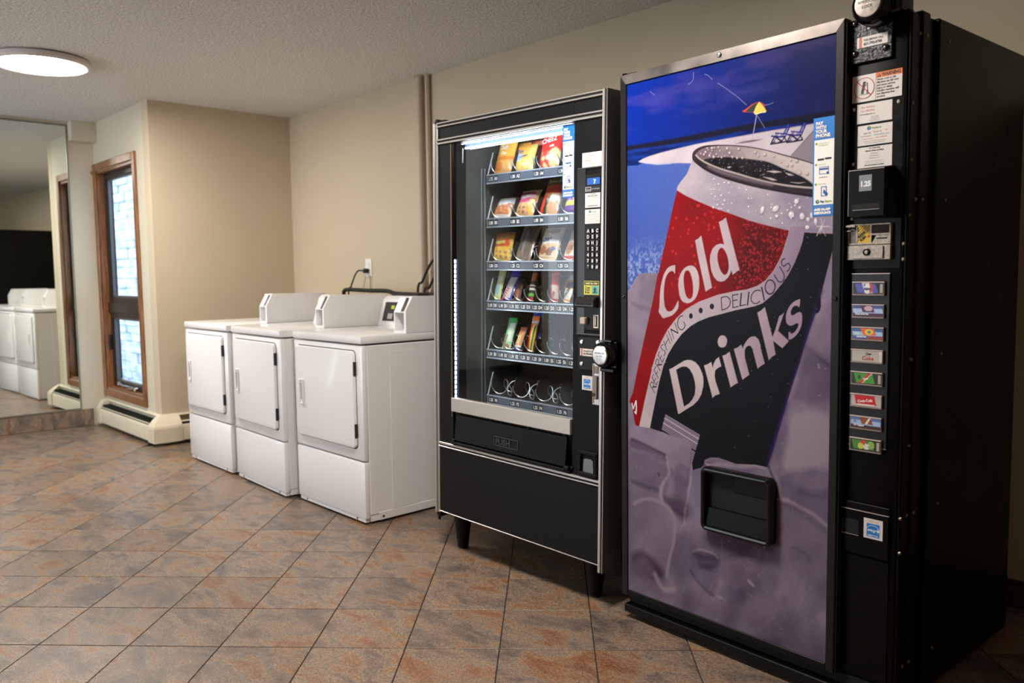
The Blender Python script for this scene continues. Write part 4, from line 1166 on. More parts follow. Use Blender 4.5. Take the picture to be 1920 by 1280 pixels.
# candy bars
def bar(label, x0, x1, y_, row, h, lean, shapes, texts=(), **kw):
    return pack('candy_bar', label, x0, x1, h, lean, shapes, texts, .009, Rw[row], cat='candy bar', group='candy bars on the narrow trays', nx=10, nz=34, **kw)
bar('pale yellow green candy bar, first on the fourth tray', (0.1030,1.0824), (0.1482,1.0815), 0, 'D', .150, 17, [((206, 220, 150), (236, 226, 160)), ('r', .2, .7, .15, .45, (150, 190, 214), .2), ('r', .2, .8, .55, .7, (230, 236, 226), 0)], fold=(.030, .016, (226, 222, 150)))
bar('blue and white candy bar with red letters on the fourth tray', (0.1517,1.0816), (0.2162,1.0814), 0, 'D', .128, 30, [((50, 50, 180), (60, 60, 190)), ('r', .12, .8, .06, .88, (236, 226, 226), 0)], [('BABY', .42, .50, .0, (200, 40, 50), 78)] if False else [('RUTH', .52, .18, .20, (200, 40, 50), 78)], fold=(.055, .020, (74, 84, 206)))
bar('dark brown candy bar with red fold on the fourth tray', (0.2295,1.0841), (0.2725,1.0831), 0, 'D', .100, 20, [((110, 62, 50), (40, 30, 28)), ('e', .5, .3, .4, .2, (150, 90, 70))])
bar('black candy bar striped white and red at its foot on the fourth tray', (0.3146,1.0845), (0.3498,1.0834), 0, 'D', .150, 17, [((40, 34, 30), (70, 60, 56)), ('r', 0, 1, 0, .1, (206, 50, 46), 0), ('r', 0, 1, .12, .22, (120, 190, 90), 0), ('r', 0, 1, .30, .36, (230, 230, 220), 0), ('r', 0, 1, .42, .47, (226, 220, 210), 0), ('r', 0, 1, .56, .8, (196, 110, 70), .2)], fold=(.055, .018, (214, 84, 74)))
bar('thin red candy bar leaning beside the striped black bar', (0.2953,1.0839), (0.3147,1.0822), 0, 'D', .075, 26, [((196, 40, 36), (180, 34, 34))])
bar('thin yellow green candy bar left of the red one on the fourth tray', (0.4123,1.0854), (0.4399,1.0841), 0, 'D', .155, 14, [((196, 200, 90), (226, 206, 110)), ('r', 0, 1, .3, .6, (226, 200, 150), 0)], v=.27)
bar('bright red candy bar with white letters on the fourth tray', (0.4490,1.0866), (0.4971,1.0838), 0, 'D', .128, 6, [((200, 26, 26), (216, 40, 34)), ('r', 0, 1, .88, .92, (240, 110, 80), 0), ('r', .2, .9, .1, .55, (214, 190, 180), .5)], [('KitKat', .55, .14, .17, (190, 20, 24), 74)])
bar('orange and black candy bar at the right of the fourth tray', (0.4971,1.0838), (0.5558,1.0836), 0, 'D', .170, 27, [((236, 160, 40), (232, 170, 50)), ('r', .3, .95, .08, .34, (236, 226, 214), 0), ('r', .35, 1, .38, .52, (40, 30, 40), 0), ('r', .4, 1, .58, .70, (236, 230, 226), 0), ('r', .4, 1, .72, .8, (50, 40, 50), 0), ('r', .4, 1, .84, .9, (220, 214, 214), 0)], [('CRUNCH', .62, .14, .11, (46, 34, 30), 70)])
bar('black wrapped candy bar at the far right of the fourth tray', (0.5673,1.0840), (0.6073,1.0811), 0, 'D', .130, 15, [((30, 26, 26), (50, 40, 40))])
bar('green and white candy bar, first on the fifth tray', (0.1585,0.8603), (0.2131,0.8598), 0, 'E', .132, 20, [((196, 226, 180), (70, 190, 110)), ('e', .5, .08, .4, .08, (176, 130, 100)), ('r', .4, .95, .25, .9, (226, 236, 220), .1), ('r', .0, .2, .1, 1, (120, 200, 130), 0)], [('Nature', .45, .30, .13, (190, 90, 80), 74)], fold=(.052, .012, (66, 186, 104)))
bar('gold and blue candy bar on the fifth tray', (0.2332,0.8660), (0.2730,0.8645), 0, 'E', .106, 26, [((214, 170, 100), (226, 130, 90)), ('r', 0, 1, 0, .10, (40, 70, 150), 0), ('r', 0, 1, .14, .18, (226, 226, 230), 0), ('e', .45, .45, .35, .2, (226, 200, 140))])
bar('orange red candy bar with yellow stripe on the fifth tray', (0.3090,0.8673), (0.3507,0.8660), 0, 'E', .138, 17, [((206, 66, 30), (226, 90, 40)), ('r', .45, .9, .0, .85, (226, 210, 90), .0), ('r', .62, .8, .0, .8, (70, 90, 50), .0), ('r', 0, 1, .88, 1, (240, 226, 220), 0)], fold=(.045, .018, (250, 120, 24)))
bar('blue wrapped candy bar with white dots behind the orange one', (0.2927,0.8660), (0.3571,0.8665), 0, 'E', .205, 12, [((40, 70, 180), (54, 90, 206)), ('n', .7, 1, (226, 230, 250), 22, .75)], v=.27)

# ------------------------------------------------------------------ cold drinks machine
CM = Matrix(((0.998841, 0.048096, -0.002015, 4.2268), (-0.048099, 0.998842, -0.001311, -1.038), (0.00195, 0.001407, 0.999997, 0.0), (0, 0, 0, 1)))
CW, CD_ = .9426, .815
cm = tag(empty('drinks_vending_machine', CM), 'tall black cold drinks vending machine with a beach and drink can picture on its door', 'vending machine')
m_side = mat('black_side_enamel', (6, 4, 3), .30, spec=.14, noise=(11, .3), bump=(300, .12))
b = MB(); b.box(.004, CW, .190, CD_, .022, 1.850, .004); b.box(.012, CW - .012, .137, .19, .03, 1.846); b.box(.02, CW - .02, .2, CD_ - .02, .004, .022)
b.build('cabinet', m_side, cm)
b = MB(); b.box(.002, CW - .001, .092, .137, .022, 1.852, .004); b.build('cabinet_rim', m_side, cm)
b = MB(); b.box(.0, CW, .030, .060, .050, 1.838, .003); b.box(.004, CW - .006, .060, .092, .055, 1.838, .002); b.build('door', m_side, cm)
m_door = mat('door_black', (8, 7, 6), .42, spec=.2, bump=(700, .12), noise=(16, .3))
m_colp = mat('column_black', (8, 6, 5), .42, spec=.1, bump=(500, .15), noise=(22, .35))
b = MB(); b.box(.0, .0265, -.005, .030, .078, 1.851, .002); b.box(.759, .785, -.005, .030, .078, 1.851, .003)
b.build('door_frame', m_char, cm)
b = MB(); b.prism([(0, 1.851), (.785, 1.851), (.760, 1.820), (.026, 1.820)], 'y', -.0055, .03)
tf = b.build('top_rail', mat('scuffed_aluminium', (120, 112, 108), .34, metal=.75, noise=(10, .5)), cm, smooth=False)
MB().lathe((.395, -.0055, 1.8385), (0, -1, 0), [(0, .008), (.002, .008), (.004, .005), (.0042, .001)], 18).build('screw', m_chrome, cm)
MB().box(.0265, .759, -.004, .030, .078, .100, .002).build('bottom_rail', m_door, cm)
b = MB(); b.box(.004, .02, .0, .03, 1.851, 1.859, .002); b.box(.004, .06, .01, .07, 1.845, 1.858, .002); b.build('hinge_cap', m_blackg, cm)
b = MB(); b.box(.01, CW - .006, .026, .09, .047, .078); b.build('toe_recess', m_dark, cm)
b = MB(); b.box(.012, CW, -.006, .090, .020, .047, .002); b.build('kick_plate', m_door, cm)
b = MB()
for x in (.06, CW - .06):
    for y in (.11, CD_ - .08):
        b.cyl((x, y, floor_z(CM.inverted(), x, y) + .0004), (x, y, .022), .022, n=12)
b.build('levelling_foot', m_dark, cm)
for x, z in ((.0135, 1.118), (.772, 1.121)):
    MB().lathe((x, -.005, z), (0, -1, 0), [(0, .0062), (.002, .0058), (.004, .003)], 14).build('screw', m_blackg, cm)

# ---- the printed door picture, painted at 1.6 mm onto a fine mesh
X0, X1, Z0, Z1 = .0265, .7595, .1000, 1.8200
ST = .0016
nx = int(round((X1 - X0) / ST)) + 1; nz = int(round((Z1 - Z0) / ST)) + 1
xs = np.linspace(X0, X1, nx); zs = np.linspace(Z0, Z1, nz)
UX, UZ = np.meshgrid(xs, zs)
RS = np.random.RandomState(7)
def vnoise(sx, sz, seed=0, ang=0.0):
    r = np.random.RandomState(seed)
    c, s_ = math.cos(ang), math.sin(ang)
    a = (UX * c + UZ * s_) * sx + 50; b_ = (-UX * s_ + UZ * c) * sz + 50
    N_ = 256; g = r.rand(N_, N_)
    i = np.floor(a).astype(int); j = np.floor(b_).astype(int); fa = a - i; fb = b_ - j
    fa = fa * fa * (3 - 2 * fa); fb = fb * fb * (3 - 2 * fb)
    i0 = i % N_; i1 = (i + 1) % N_; j0 = j % N_; j1 = (j + 1) % N_
    return (g[j0, i0] * (1 - fa) + g[j0, i1] * fa) * (1 - fb) + (g[j1, i0] * (1 - fa) + g[j1, i1] * fa) * fb
def fbm(sx, sz, seed=0, o=4, ang=0.0):
    t = 0; a = 1.0; w_ = 0
    for k in range(o):
        t = t + a * vnoise(sx * 2 ** k, sz * 2 ** k, seed + k * 17, ang); w_ += a; a *= .5
    return t / w_
def C3(c): return np.array(lin(c), dtype=float)
IMG = np.zeros((nz, nx, 3))
def sdf(poly, x, z):
    inside = np.zeros(x.shape, bool); d2 = np.full(x.shape, 1e9)
    n = len(poly)
    for k in range(n):
        ax, az = poly[k]; bx, bz = poly[(k + 1) % n]
        ex, ez = bx - ax, bz - az
        wx, wz = x - ax, z - az
        t = np.clip((wx * ex + wz * ez) / (ex * ex + ez * ez + 1e-12), 0, 1)
        dx, dz = wx - ex * t, wz - ez * t
        d2 = np.minimum(d2, dx * dx + dz * dz)
        c = (az > z) != (bz > z)
        with np.errstate(divide='ignore', invalid='ignore'):
            xi = ax + (z - az) * ex / (ez if abs(ez) > 1e-12 else 1e-12)
        inside ^= c & (x < xi)
    return np.where(inside, -1, 1) * np.sqrt(d2)
def window(x0, x1, z0, z1):
    i0 = max(0, int((x0 - X0) / ST) - 1); i1 = min(nx, int((x1 - X0) / ST) + 3)
    j0 = max(0, int((z0 - Z0) / ST) - 1); j1 = min(nz, int((z1 - Z0) / ST) + 3)
    return slice(j0, j1), slice(i0, i1)
def blend(sl, cov, col):
    c = cov[..., None]
    src = col[sl] if isinstance(col, np.ndarray) and col.ndim == 3 else (C3(col) if not isinstance(col, np.ndarray) else col)
    IMG[sl] = IMG[sl] * (1 - c) + src * c
def PLY(poly, col, fe=ST * 1.1, al=1.0, holes=()):
    px_ = [p[0] for p in poly]; pz = [p[1] for p in poly]
    sl = window(min(px_) - fe, max(px_) + fe, min(pz) - fe, max(pz) + fe)
    x, z = UX[sl], UZ[sl]
    if x.size == 0: return
    cov = np.clip(.5 - sdf(poly, x, z) / fe, 0, 1)
    for h_ in holes: cov = cov * (1 - np.clip(.5 - sdf(h_, x, z) / fe, 0, 1))
    blend(sl, cov * al, col)
def STR(pts, r, col, fe=ST * 1.1, al=1.0):
    px_ = [p[0] for p in pts]; pz = [p[1] for p in pts]; q = r + fe
    sl = window(min(px_) - q, max(px_) + q, min(pz) - q, max(pz) + q)
    x, z = UX[sl], UZ[sl]
    if x.size == 0: return
    d = np.full(x.shape, 1e9)
    for k in range(len(pts) - 1):
        ax, az = pts[k]; ex, ez = pts[k + 1][0] - ax, pts[k + 1][1] - az
        t = np.clip(((x - ax) * ex + (z - az) * ez) / (ex * ex + ez * ez + 1e-12), 0, 1)
        d = np.minimum(d, np.hypot(x - ax - ex * t, z - az - ez * t))
    blend(sl, np.clip(.5 - (d - r) / fe, 0, 1) * al, col)
def ELL(cx, cz, rx, rz, col, ang=0.0, fe=None, al=1.0):
    fe = fe or ST * 1.1; q = max(rx, rz) + fe
    sl = window(cx - q, cx + q, cz - q, cz + q); x, z = UX[sl] - cx, UZ[sl] - cz
    if x.size == 0: return
    c, s_ = math.cos(ang), math.sin(ang)
    a = (x * c + z * s_) / rx; b_ = (-x * s_ + z * c) / rz
    d = (np.hypot(a, b_) - 1) * min(rx, rz)
    blend(sl, np.clip(.5 - d / fe, 0, 1) * al, col)
def mixc(t, a, b_):
    t = np.clip(t, 0, 1)[..., None]
    return C3(a) * (1 - t) + C3(b_) * t
def smooth(pts, n=5, closed=True):
    out = []; k = len(pts)
    for i in range(k if closed else k - 1):
        g = (lambda q: pts[q % k]) if closed else (lambda q: pts[min(max(q, 0), k - 1)])
        p0, p1, p2, p3 = g(i - 1), g(i), g(i + 1), g(i + 2)
        for m_ in range(n):
            t = m_ / n
            out.append(tuple(.5 * (2 * p1[a] + (p2[a] - p0[a]) * t + (2 * p0[a] - 5 * p1[a] + 4 * p2[a] - p3[a]) * t * t + (3 * p1[a] - p0[a] - 3 * p2[a] + p3[a]) * t ** 3) for a in (0, 1)))
    if not closed: out.append(tuple(pts[-1]))
    return out

fu = (UX - X0) / (X1 - X0); fz_ = (UZ - Z0) / (Z1 - Z0)
# sky
cl = fbm(9, 16, 3, 5)
sky = mixc(fu * 1.15 + .12 * (cl - .5), (6, 38, 142), (18, 27, 80))
sky = sky * (1 + .35 * (vnoise(420, 420, 9) - .5))[..., None]
IMG[:] = sky
mauve = np.clip((fbm(7, 26, 21, 5) - .53) * 5, 0, 1) * np.clip((UZ - 1.60) * 8, 0, 1) * .10
IMG[:] = IMG * (1 - mauve[..., None]) + C3((120, 92, 150)) * mauve[..., None]
for x, z, rx, rz in (0.1717,1.7496, .045, .012), (0.3462,1.7596, .05, .011), (0.4865,1.7160, .07, .008), (0.3208,1.7276, .03, .010):
    ELL(x, z, rx, rz, (74, 70, 140), fe=.03, al=.35)
# ice everywhere low down
ic = fbm(5, 5, 31, 5, .5); ic2 = fbm(14, 8, 77, 5, -.4); ic3 = vnoise(500, 500, 5)
icec = mixc(.5 + 0.55 * (ic - .5) + .8 * (ic2 - .5) + .45 * (fz_ - .28), (66, 50, 82), (176, 160, 182))
icec = icec * (1 + .14 * (ic3 - .5))[..., None]
lagoon = mixc((fbm(26, 40, 11, 4) - .35) * 2.2 * np.clip((1.33 - UZ) * 3.0, 0.0, 1), (60, 84, 160), (140, 154, 204))
lagoon = lagoon * .5 * (1 + .5 * (ic3 - .5))[..., None] + .5 * mixc(fu * 2 + .3 * (vnoise(40, 90, 4) - .5), (58, 84, 166), (84, 102, 164))
lag = [(0.0125,1.5928),(0.1718,1.5570),(0.3377,1.5381),(0.3400,1.1150),(0.0103,1.1106)]
PLY(lag, lagoon)
spk = np.clip((fbm(150, 120, 41, 4) - .48) * 6, 0, 1) * np.clip((1.32 - UZ) * 9, 0, 1) * .62
sl = window(X0, .24, .9, 1.36)
IMG[sl] = IMG[sl] * (1 - spk[sl][..., None]) + C3((158, 172, 216)) * spk[sl][..., None]
PLY([(-0.0017,1.1250),(0.0368,1.1451),(0.0582,1.1755),(0.0793,1.1958),(0.1587,1.1958),(0.4919,1.1924),(0.5051,-0.0898),(-0.0086,-0.2934)], icec)
PLY([(0.3006,0.8792),(0.7176,1.2943),(0.8156,1.2898),(0.8410,0.0433),(0.3052,-0.1690)], icec)
# horizon, sea, sand
hz = [(0.0007,1.6198),(0.0315,1.6194),(0.2357,1.6190),(0.3952,1.6219),(0.5193,1.6239),(0.6310,1.6211),(0.7349,1.6214),(0.7798,1.6212),(0.7803,1.5942),(0.7015,1.5976),(0.6313,1.6022),(0.5196,1.6050),(0.3953,1.6038),(0.2358,1.6009),(0.0006,1.6057)]
sea = mixc(fbm(14, 90, 12, 4) * 1.6 - .45, (10, 22, 84), (22, 62, 160))
PLY([(0.0006,1.6118),(0.2357,1.6058),(0.3953,1.6086),(0.5195,1.6096),(0.6313,1.6066),(0.7014,1.6019),(0.7802,1.5998),(0.7806,1.5762),(0.5716,1.5828),(0.4753,1.5807),(0.3056,1.5741),(0.2190,1.5682),(0.1210,1.5628),(0.0732,1.5509),(0.0003,1.5553)], sea)
PLY(hz, (22, 22, 42), fe=.006)
sand = mixc(fbm(16, 30, 14, 4), (170, 158, 172), (198, 188, 194)) * (1 + .1 * (ic3 - .5))[..., None]
PLY([(0.0755,1.5628),(0.0961,1.5699),(0.1210,1.5747),(0.1674,1.5802),(0.2190,1.5840),(0.3055,1.5894),(0.4751,1.5922),(0.5715,1.5939),(0.6969,1.5941),(0.7803,1.5956),(0.7832,1.4455),(0.2979,1.4938),(0.2937,1.5333),(0.2359,1.5406),(0.2063,1.5422),(0.1565,1.5452),(0.1097,1.5529)], sand, fe=.004)
STR([(0.0801,1.5605),(0.1543,1.5446),(0.2105,1.5409)], .0012, (160, 172, 220), al=.7)
PLY([(0.6310,1.5154),(0.6582,1.5406),(0.6995,1.5780),(0.7276,1.6036),(0.7803,1.5956),(0.7832,1.4455),(0.7068,1.4702)], (132, 122, 134), fe=.003)
STR([(0.6310,1.5163),(0.6995,1.5773)], .001, (96, 84, 96))
# parasol
PLY([(0.5266,1.6798),(0.5205,1.6804),(0.5117,1.6788),(0.5029,1.6769),(0.4923,1.6711),(0.4798,1.6655),(0.4723,1.6640),(0.4735,1.6617),(0.4799,1.6587),(0.4978,1.6559),(0.5120,1.6529)], (192, 70, 44))
PLY([(0.5266,1.6798),(0.5187,1.6789),(0.5047,1.6744),(0.4923,1.6666),(0.4817,1.6599),(0.4978,1.6562),(0.5111,1.6538),(0.5180,1.6685)], (44, 66, 58))
PLY([(0.5274,1.6801),(0.5397,1.6742),(0.5484,1.6650),(0.5605,1.6556),(0.5738,1.6503),(0.5674,1.6477),(0.5520,1.6490),(0.5467,1.6608),(0.5397,1.6724)], (30, 26, 66))
STR([(0.5283,1.6795),(0.5397,1.6731),(0.5467,1.6660)], .0012, (186, 70, 50))
PLY([(0.5271,1.6802),(0.5336,1.6756),(0.5397,1.6691),(0.5467,1.6593),(0.5520,1.6505),(0.5489,1.6486),(0.5434,1.6506),(0.5365,1.6493),(0.5226,1.6467),(0.5159,1.6477),(0.5111,1.6545),(0.5171,1.6686)], (226, 192, 92))
STR([(0.5111,1.6545),(0.5159,1.6477),(0.5365,1.6493),(0.5486,1.6486)], .0009, (240, 226, 190))
STR([(0.5205,1.6463),(0.5162,1.6251),(0.5105,1.5972),(0.5066,1.5773)], .0011, (160, 156, 190))
PLY([(0.4472,1.5727),(0.4771,1.5759),(0.5058,1.5761),(0.5409,1.5738),(0.5304,1.5716),(0.4987,1.5703),(0.4663,1.5714)], (104, 88, 98), fe=.003)
STR([(0.6256,1.6016),(0.6145,1.5747)], 0.0016, (34, 38, 120))
STR([(0.6215,1.6015),(0.6095,1.5754)], 0.0013, (70, 90, 190))
STR([(0.6179,1.5991),(0.6053,1.5760)], 0.0016, (34, 38, 120))
STR([(0.6273,1.5985),(0.6185,1.5822),(0.6137,1.5726)], 0.0014, (34, 38, 120))
STR([(0.6117,1.5949),(0.6257,1.5972)], 0.0011, (34, 38, 120))
STR([(0.5818,1.5855),(0.6019,1.5808),(0.6169,1.5788)], 0.0017, (34, 38, 120))
STR([(0.5700,1.5783),(0.5903,1.5736),(0.6120,1.5714)], 0.0024, (34, 38, 120))
STR([(0.5843,1.5847),(0.5819,1.5755)], 0.0012, (34, 38, 120))
STR([(0.6019,1.5808),(0.5996,1.5731)], 0.0012, (34, 38, 120))
STR([(0.5785,1.5752),(0.5677,1.5568)], 0.0022, (34, 26, 60))
STR([(0.5902,1.5832),(0.5753,1.5593)], 0.0013, (34, 38, 120))
STR([(0.5819,1.5747),(0.6022,1.5595)], 0.0024, (34, 26, 60))
STR([(0.6120,1.5714),(0.6022,1.5609),(0.5906,1.5573)], 0.0018, (34, 26, 60))
STR([(0.5677,1.5565),(0.5923,1.5563),(0.6164,1.5576)], 0.0022, (34, 26, 60))
STR([(0.5702,1.5599),(0.5821,1.5606)], 0.0013, (34, 26, 60))
STR([(0.6087,1.5718),(0.6172,1.5578)], 0.0018, (34, 26, 60))
STR([(0.6740,1.5988),(0.6633,1.5724)], 0.0016, (34, 38, 120))
STR([(0.6700,1.5987),(0.6585,1.5730)], 0.0013, (70, 90, 190))
STR([(0.6666,1.5964),(0.6544,1.5736)], 0.0016, (34, 38, 120))
STR([(0.6756,1.5957),(0.6671,1.5797),(0.6625,1.5703)], 0.0014, (34, 38, 120))
STR([(0.6606,1.5922),(0.6741,1.5945)], 0.0011, (34, 38, 120))
STR([(0.6316,1.5830),(0.6511,1.5784),(0.6656,1.5764)], 0.0017, (34, 38, 120))
STR([(0.6202,1.5758),(0.6399,1.5712),(0.6609,1.5691)], 0.0024, (34, 38, 120))
STR([(0.6341,1.5822),(0.6317,1.5731)], 0.0012, (34, 38, 120))
STR([(0.6511,1.5784),(0.6488,1.5707)], 0.0012, (34, 38, 120))
STR([(0.6285,1.5728),(0.6181,1.5548)], 0.0022, (34, 26, 60))
STR([(0.6398,1.5807),(0.6254,1.5572)], 0.0013, (34, 38, 120))
STR([(0.6318,1.5724),(0.6515,1.5574)], 0.0024, (34, 26, 60))
STR([(0.6609,1.5691),(0.6514,1.5588),(0.6402,1.5552)], 0.0018, (34, 26, 60))
STR([(0.6181,1.5545),(0.6418,1.5543),(0.6651,1.5556)], 0.0022, (34, 26, 60))
STR([(0.6205,1.5578),(0.6320,1.5585)], 0.0013, (34, 26, 60))
STR([(0.6577,1.5695),(0.6659,1.5557)], 0.0018, (34, 26, 60))
# scratches on the sky
for q in ([(0.3866,1.7591),(0.4169,1.7369),(0.4540,1.7079),(0.4869,1.6781)], [(0.3382,1.7942),(0.3518,1.7875),(0.3666,1.7731)], [(0.2973,1.8074),(0.2966,1.7861),(0.2878,1.7782),(0.2765,1.7748)], [(0.5102,1.6547),(0.5262,1.6371),(0.5467,1.6048)], [(0.5484,1.6680),(0.5603,1.6681),(0.5739,1.6706)], [(0.1256,1.7800),(0.1433,1.7655)]):
    STR(q, .00035, (176, 180, 232), fe=.0018, al=.7)

# ---- the can
rib_out = [(0.0709,0.6561),(0.0875,0.7185),(0.1063,0.7875),(0.1248,0.8502),(0.1362,0.8921),(0.1497,0.9284),(0.1721,0.9736),(0.1984,1.0131),(0.2329,1.0505),(0.2708,1.0804),(0.3200,1.1048),(0.3892,1.1270),(0.4556,1.1396),(0.4924,1.1438),(0.5282,1.1548),(0.5544,1.1702),(0.5801,1.1975),(0.5968,1.2245),(0.6083,1.2468),(0.6163,1.2720),(0.6259,1.2985),(0.6305,1.3205)]
rib_in = [(0.6777,1.3180),(0.6703,1.2788),(0.6610,1.2527),(0.6468,1.2205),(0.6275,1.1864),(0.6061,1.1594),(0.5775,1.1289),(0.5465,1.1054),(0.5200,1.0956),(0.4561,1.0831),(0.3993,1.0688),(0.3603,1.0595),(0.3203,1.0449),(0.2896,1.0287),(0.2542,1.0018),(0.2245,0.9678),(0.2007,0.9352),(0.1810,0.8955),(0.1632,0.8412),(0.1463,0.7730),(0.1315,0.7132),(0.1177,0.6573)]
bl_edge = [(0.1177,0.6807),(0.1733,0.6749),(0.2164,0.6677),(0.2616,0.6664),(0.2964,0.6534),(0.2913,0.6216),(0.2967,0.5888),(0.2999,0.5686),(0.3123,0.5751),(0.3308,0.5818),(0.3410,0.5921),(0.3459,0.6099),(0.3670,0.6210),(0.3967,0.6251),(0.4604,0.6166),(0.5270,0.6255),(0.5673,0.6244),(0.5835,0.6683),(0.5984,0.7223),(0.6326,0.8334),(0.6438,0.8698),(0.6675,0.9399),(0.6799,0.9827),(0.6952,1.0311),(0.7119,1.0789),(0.7213,1.0821),(0.7273,1.0983),(0.7267,1.1275),(0.7340,1.1565),(0.7470,1.2070),(0.7584,1.2496),(0.7787,1.2915),(0.7784,1.3056),(0.6748,1.3021)]
blk = (30, 29, 38)
body = mixc(.5 * fbm(6, 6, 51, 4) + .2 * (ic3 - .5), (15, 14, 20), (30, 27, 34))
PLY(bl_edge + rib_in[1:], body)
# violet fringe on the right flank of the can
STR([(0.7296,1.1420),(0.6951,1.0356),(0.6675,0.9444),(0.6438,0.8743),(0.6196,0.7981),(0.5816,0.6759),(0.5699,0.6312)], .004, (52, 30, 96), fe=.012, al=.8)
PLY(smooth([(0.7118,1.0819),(0.7181,1.0828),(0.7251,1.0895),(0.7275,1.1012),(0.7266,1.1158),(0.7221,1.1274),(0.7175,1.1200)]), (22, 20, 34))
# red field
red = mixc(.5 + .9 * (fbm(10, 10, 61, 4) - .5) + .08 * (ic3 - .5), (104, 7, 12), (146, 11, 17))
redp = [(0.2361,1.4559),(0.2674,1.4375),(0.3184,1.4146),(0.3777,1.3901),(0.4424,1.3675),(0.4993,1.3461),(0.5577,1.3289),(0.6323,1.3100)] + rib_out[::-1][1:] + [(0.0556,0.6962),(0.0473,0.7374),(0.0378,0.7547),(0.0330,0.7615),(0.0499,0.7962),(0.0786,0.9075),(0.1112,1.0218),(0.1363,1.1070),(0.1542,1.1837),(0.1631,1.2070),(0.1894,1.2981),(0.2129,1.3849),(0.2277,1.4341)]
PLY(redp, red)
dk = np.clip((UX - .44) * 5.2, 0, 1) * np.clip((UZ - 1.14) * 12, 0, 1)
dark_red = mixc(fbm(60, 60, 71, 3) * 1.6 - .3, (34, 10, 12), (76, 14, 18))
drp = [(0.4812,1.3487),(0.5577,1.3259),(0.6291,1.3072),(0.6082,1.2498),(0.5800,1.2006),(0.5544,1.1733),(0.5282,1.1579),(0.4887,1.1469),(0.4556,1.1436),(0.4403,1.1802)]
sl = window(.28, .66, 1.05, 1.45)
cov = np.clip(.5 - sdf(drp, UX[sl], UZ[sl]) / .09 + .15, 0, 1)
cov = cov * np.clip(.5 - sdf(redp, UX[sl], UZ[sl]) / ST, 0, 1)
blend(sl, cov * .85, dark_red)
rr_ = random.Random(5)
def pin(poly, x, z):
    c = False
    for k in range(len(poly)):
        (ax, az), (bx, bz) = poly[k], poly[(k + 1) % len(poly)]
        if (az > z) != (bz > z) and x < ax + (z - az) * (bx - ax) / (bz - az): c = not c
    return c
dots = 0; tries = 0
while dots < 330 and tries < 6000:
    tries += 1
    x = rr_.uniform(.36, .62); z = rr_.uniform(1.10, 1.36)
    if not pin(drp, x, z) or rr_.random() > (x - .37) / .11: continue
    r = rr_.choice((.0018, .0022, .003, .004, .0055)); dots += 1
    ELL(x, z - r * .3, r, r * 1.1, (46, 10, 14), fe=.003, al=.7)
    ELL(x, z + r * .1, r * .8, r * .9, (146, 22, 28), fe=.003, al=.8)
    ELL(x - r * .25, z + r * .3, r * .3, r * .3, (190, 60, 66), fe=.002, al=.6)
for k in range(70):
    x = rr_.uniform(.12, .42); z = rr_.uniform(1.12, 1.42)
    if not pin(redp, x, z): continue
    r = rr_.choice((.002, .0035, .005))
    ELL(x + .001, z - r * .6, r, r, (92, 8, 14), fe=.004, al=.6); ELL(x, z, r * .8, r, (212, 44, 50), fe=.003, al=.6)
# white shoulder
wh = mixc(.45 + .9 * (fbm(7, 10, 81, 4) - .5) - .35 * np.clip((fu - .62) * 3, 0, 1) + .15 * (ic3 - .5), (132, 122, 146), (206, 196, 196))
shp = [(0.2956,1.5461),(0.2730,1.5028),(0.2486,1.4805),(0.2361,1.4667),(0.2340,1.4569),(0.2674,1.4375),(0.3184,1.4146),(0.3777,1.3901),(0.4424,1.3675),(0.4993,1.3461),(0.5577,1.3289),(0.6323,1.3100),(0.7018,1.3008),(0.7787,1.2943),(0.7766,1.4042),(0.5768,1.4511),(0.3769,1.5018)]
PLY(shp, wh)
STR(smooth([(0.2340,1.4569),(0.2674,1.4375),(0.3184,1.4146),(0.3777,1.3901),(0.4424,1.3675),(0.4993,1.3461),(0.5577,1.3289),(0.6323,1.3100),(0.7018,1.3008),(0.7787,1.2943)], closed=False), .0007, (206, 140, 150), al=.6)
for (x, z, rx, rz, a) in (([(0.5424,1.3740)][0] + (.006, .012, -.35)), ([(0.5850,1.3744)][0] + (.012, .008, .6)), ([(0.6496,1.3897)][0] + (.0075, .008, -.2)), ([(0.6341,1.3544)][0] + (.0095, .010, 0)), ([(0.6672,1.3478)][0] + (.008, .010, 0)), ([(0.5891,1.3528)][0] + (.0055, .005, 0)), ([(0.6596,1.3714)][0] + (.004, .004, 0)), ([(0.6854,1.3380)][0] + (.005, .006, 0)), ([(0.6959,1.3482)][0] + (.005, .009, 0)), ([(0.7080,1.3312)][0] + (.005, .010, 0)), ([(0.6833,1.3163)][0] + (.007, .006, 0))):
    ELL(x + .0015, z - .002, rx * 1.12, rz * 1.12, (104, 92, 116), a, fe=.004, al=.8); ELL(x, z, rx * .9, rz * .9, (206, 198, 206), a, fe=.003); ELL(x - rx * .3, z + rz * .3, rx * .35, rz * .35, (240, 236, 238), a, fe=.003)
for k in range(120):
    x, z = rr_.uniform(.36, .74), rr_.uniform(1.33, 1.50)
    if not pin(shp, x, z): continue
    r = rr_.uniform(.0012, .0032)
    ELL(x + .0005, z - r * .6, r, r, (120, 110, 132), fe=.002, al=.7); ELL(x, z, r * .8, r * .8, (236, 230, 236), fe=.002, al=.8)
sp = 0.7250,1.3155
for k in range(14):
    a = rr_.uniform(0, 6.28); L_ = rr_.uniform(.008, .03)
    STR([sp_ for sp_ in ((sp[0], sp[1]), (sp[0] + L_ * math.cos(a), sp[1] + L_ * math.sin(a)))], .0005, (236, 230, 226), fe=.003, al=.5)
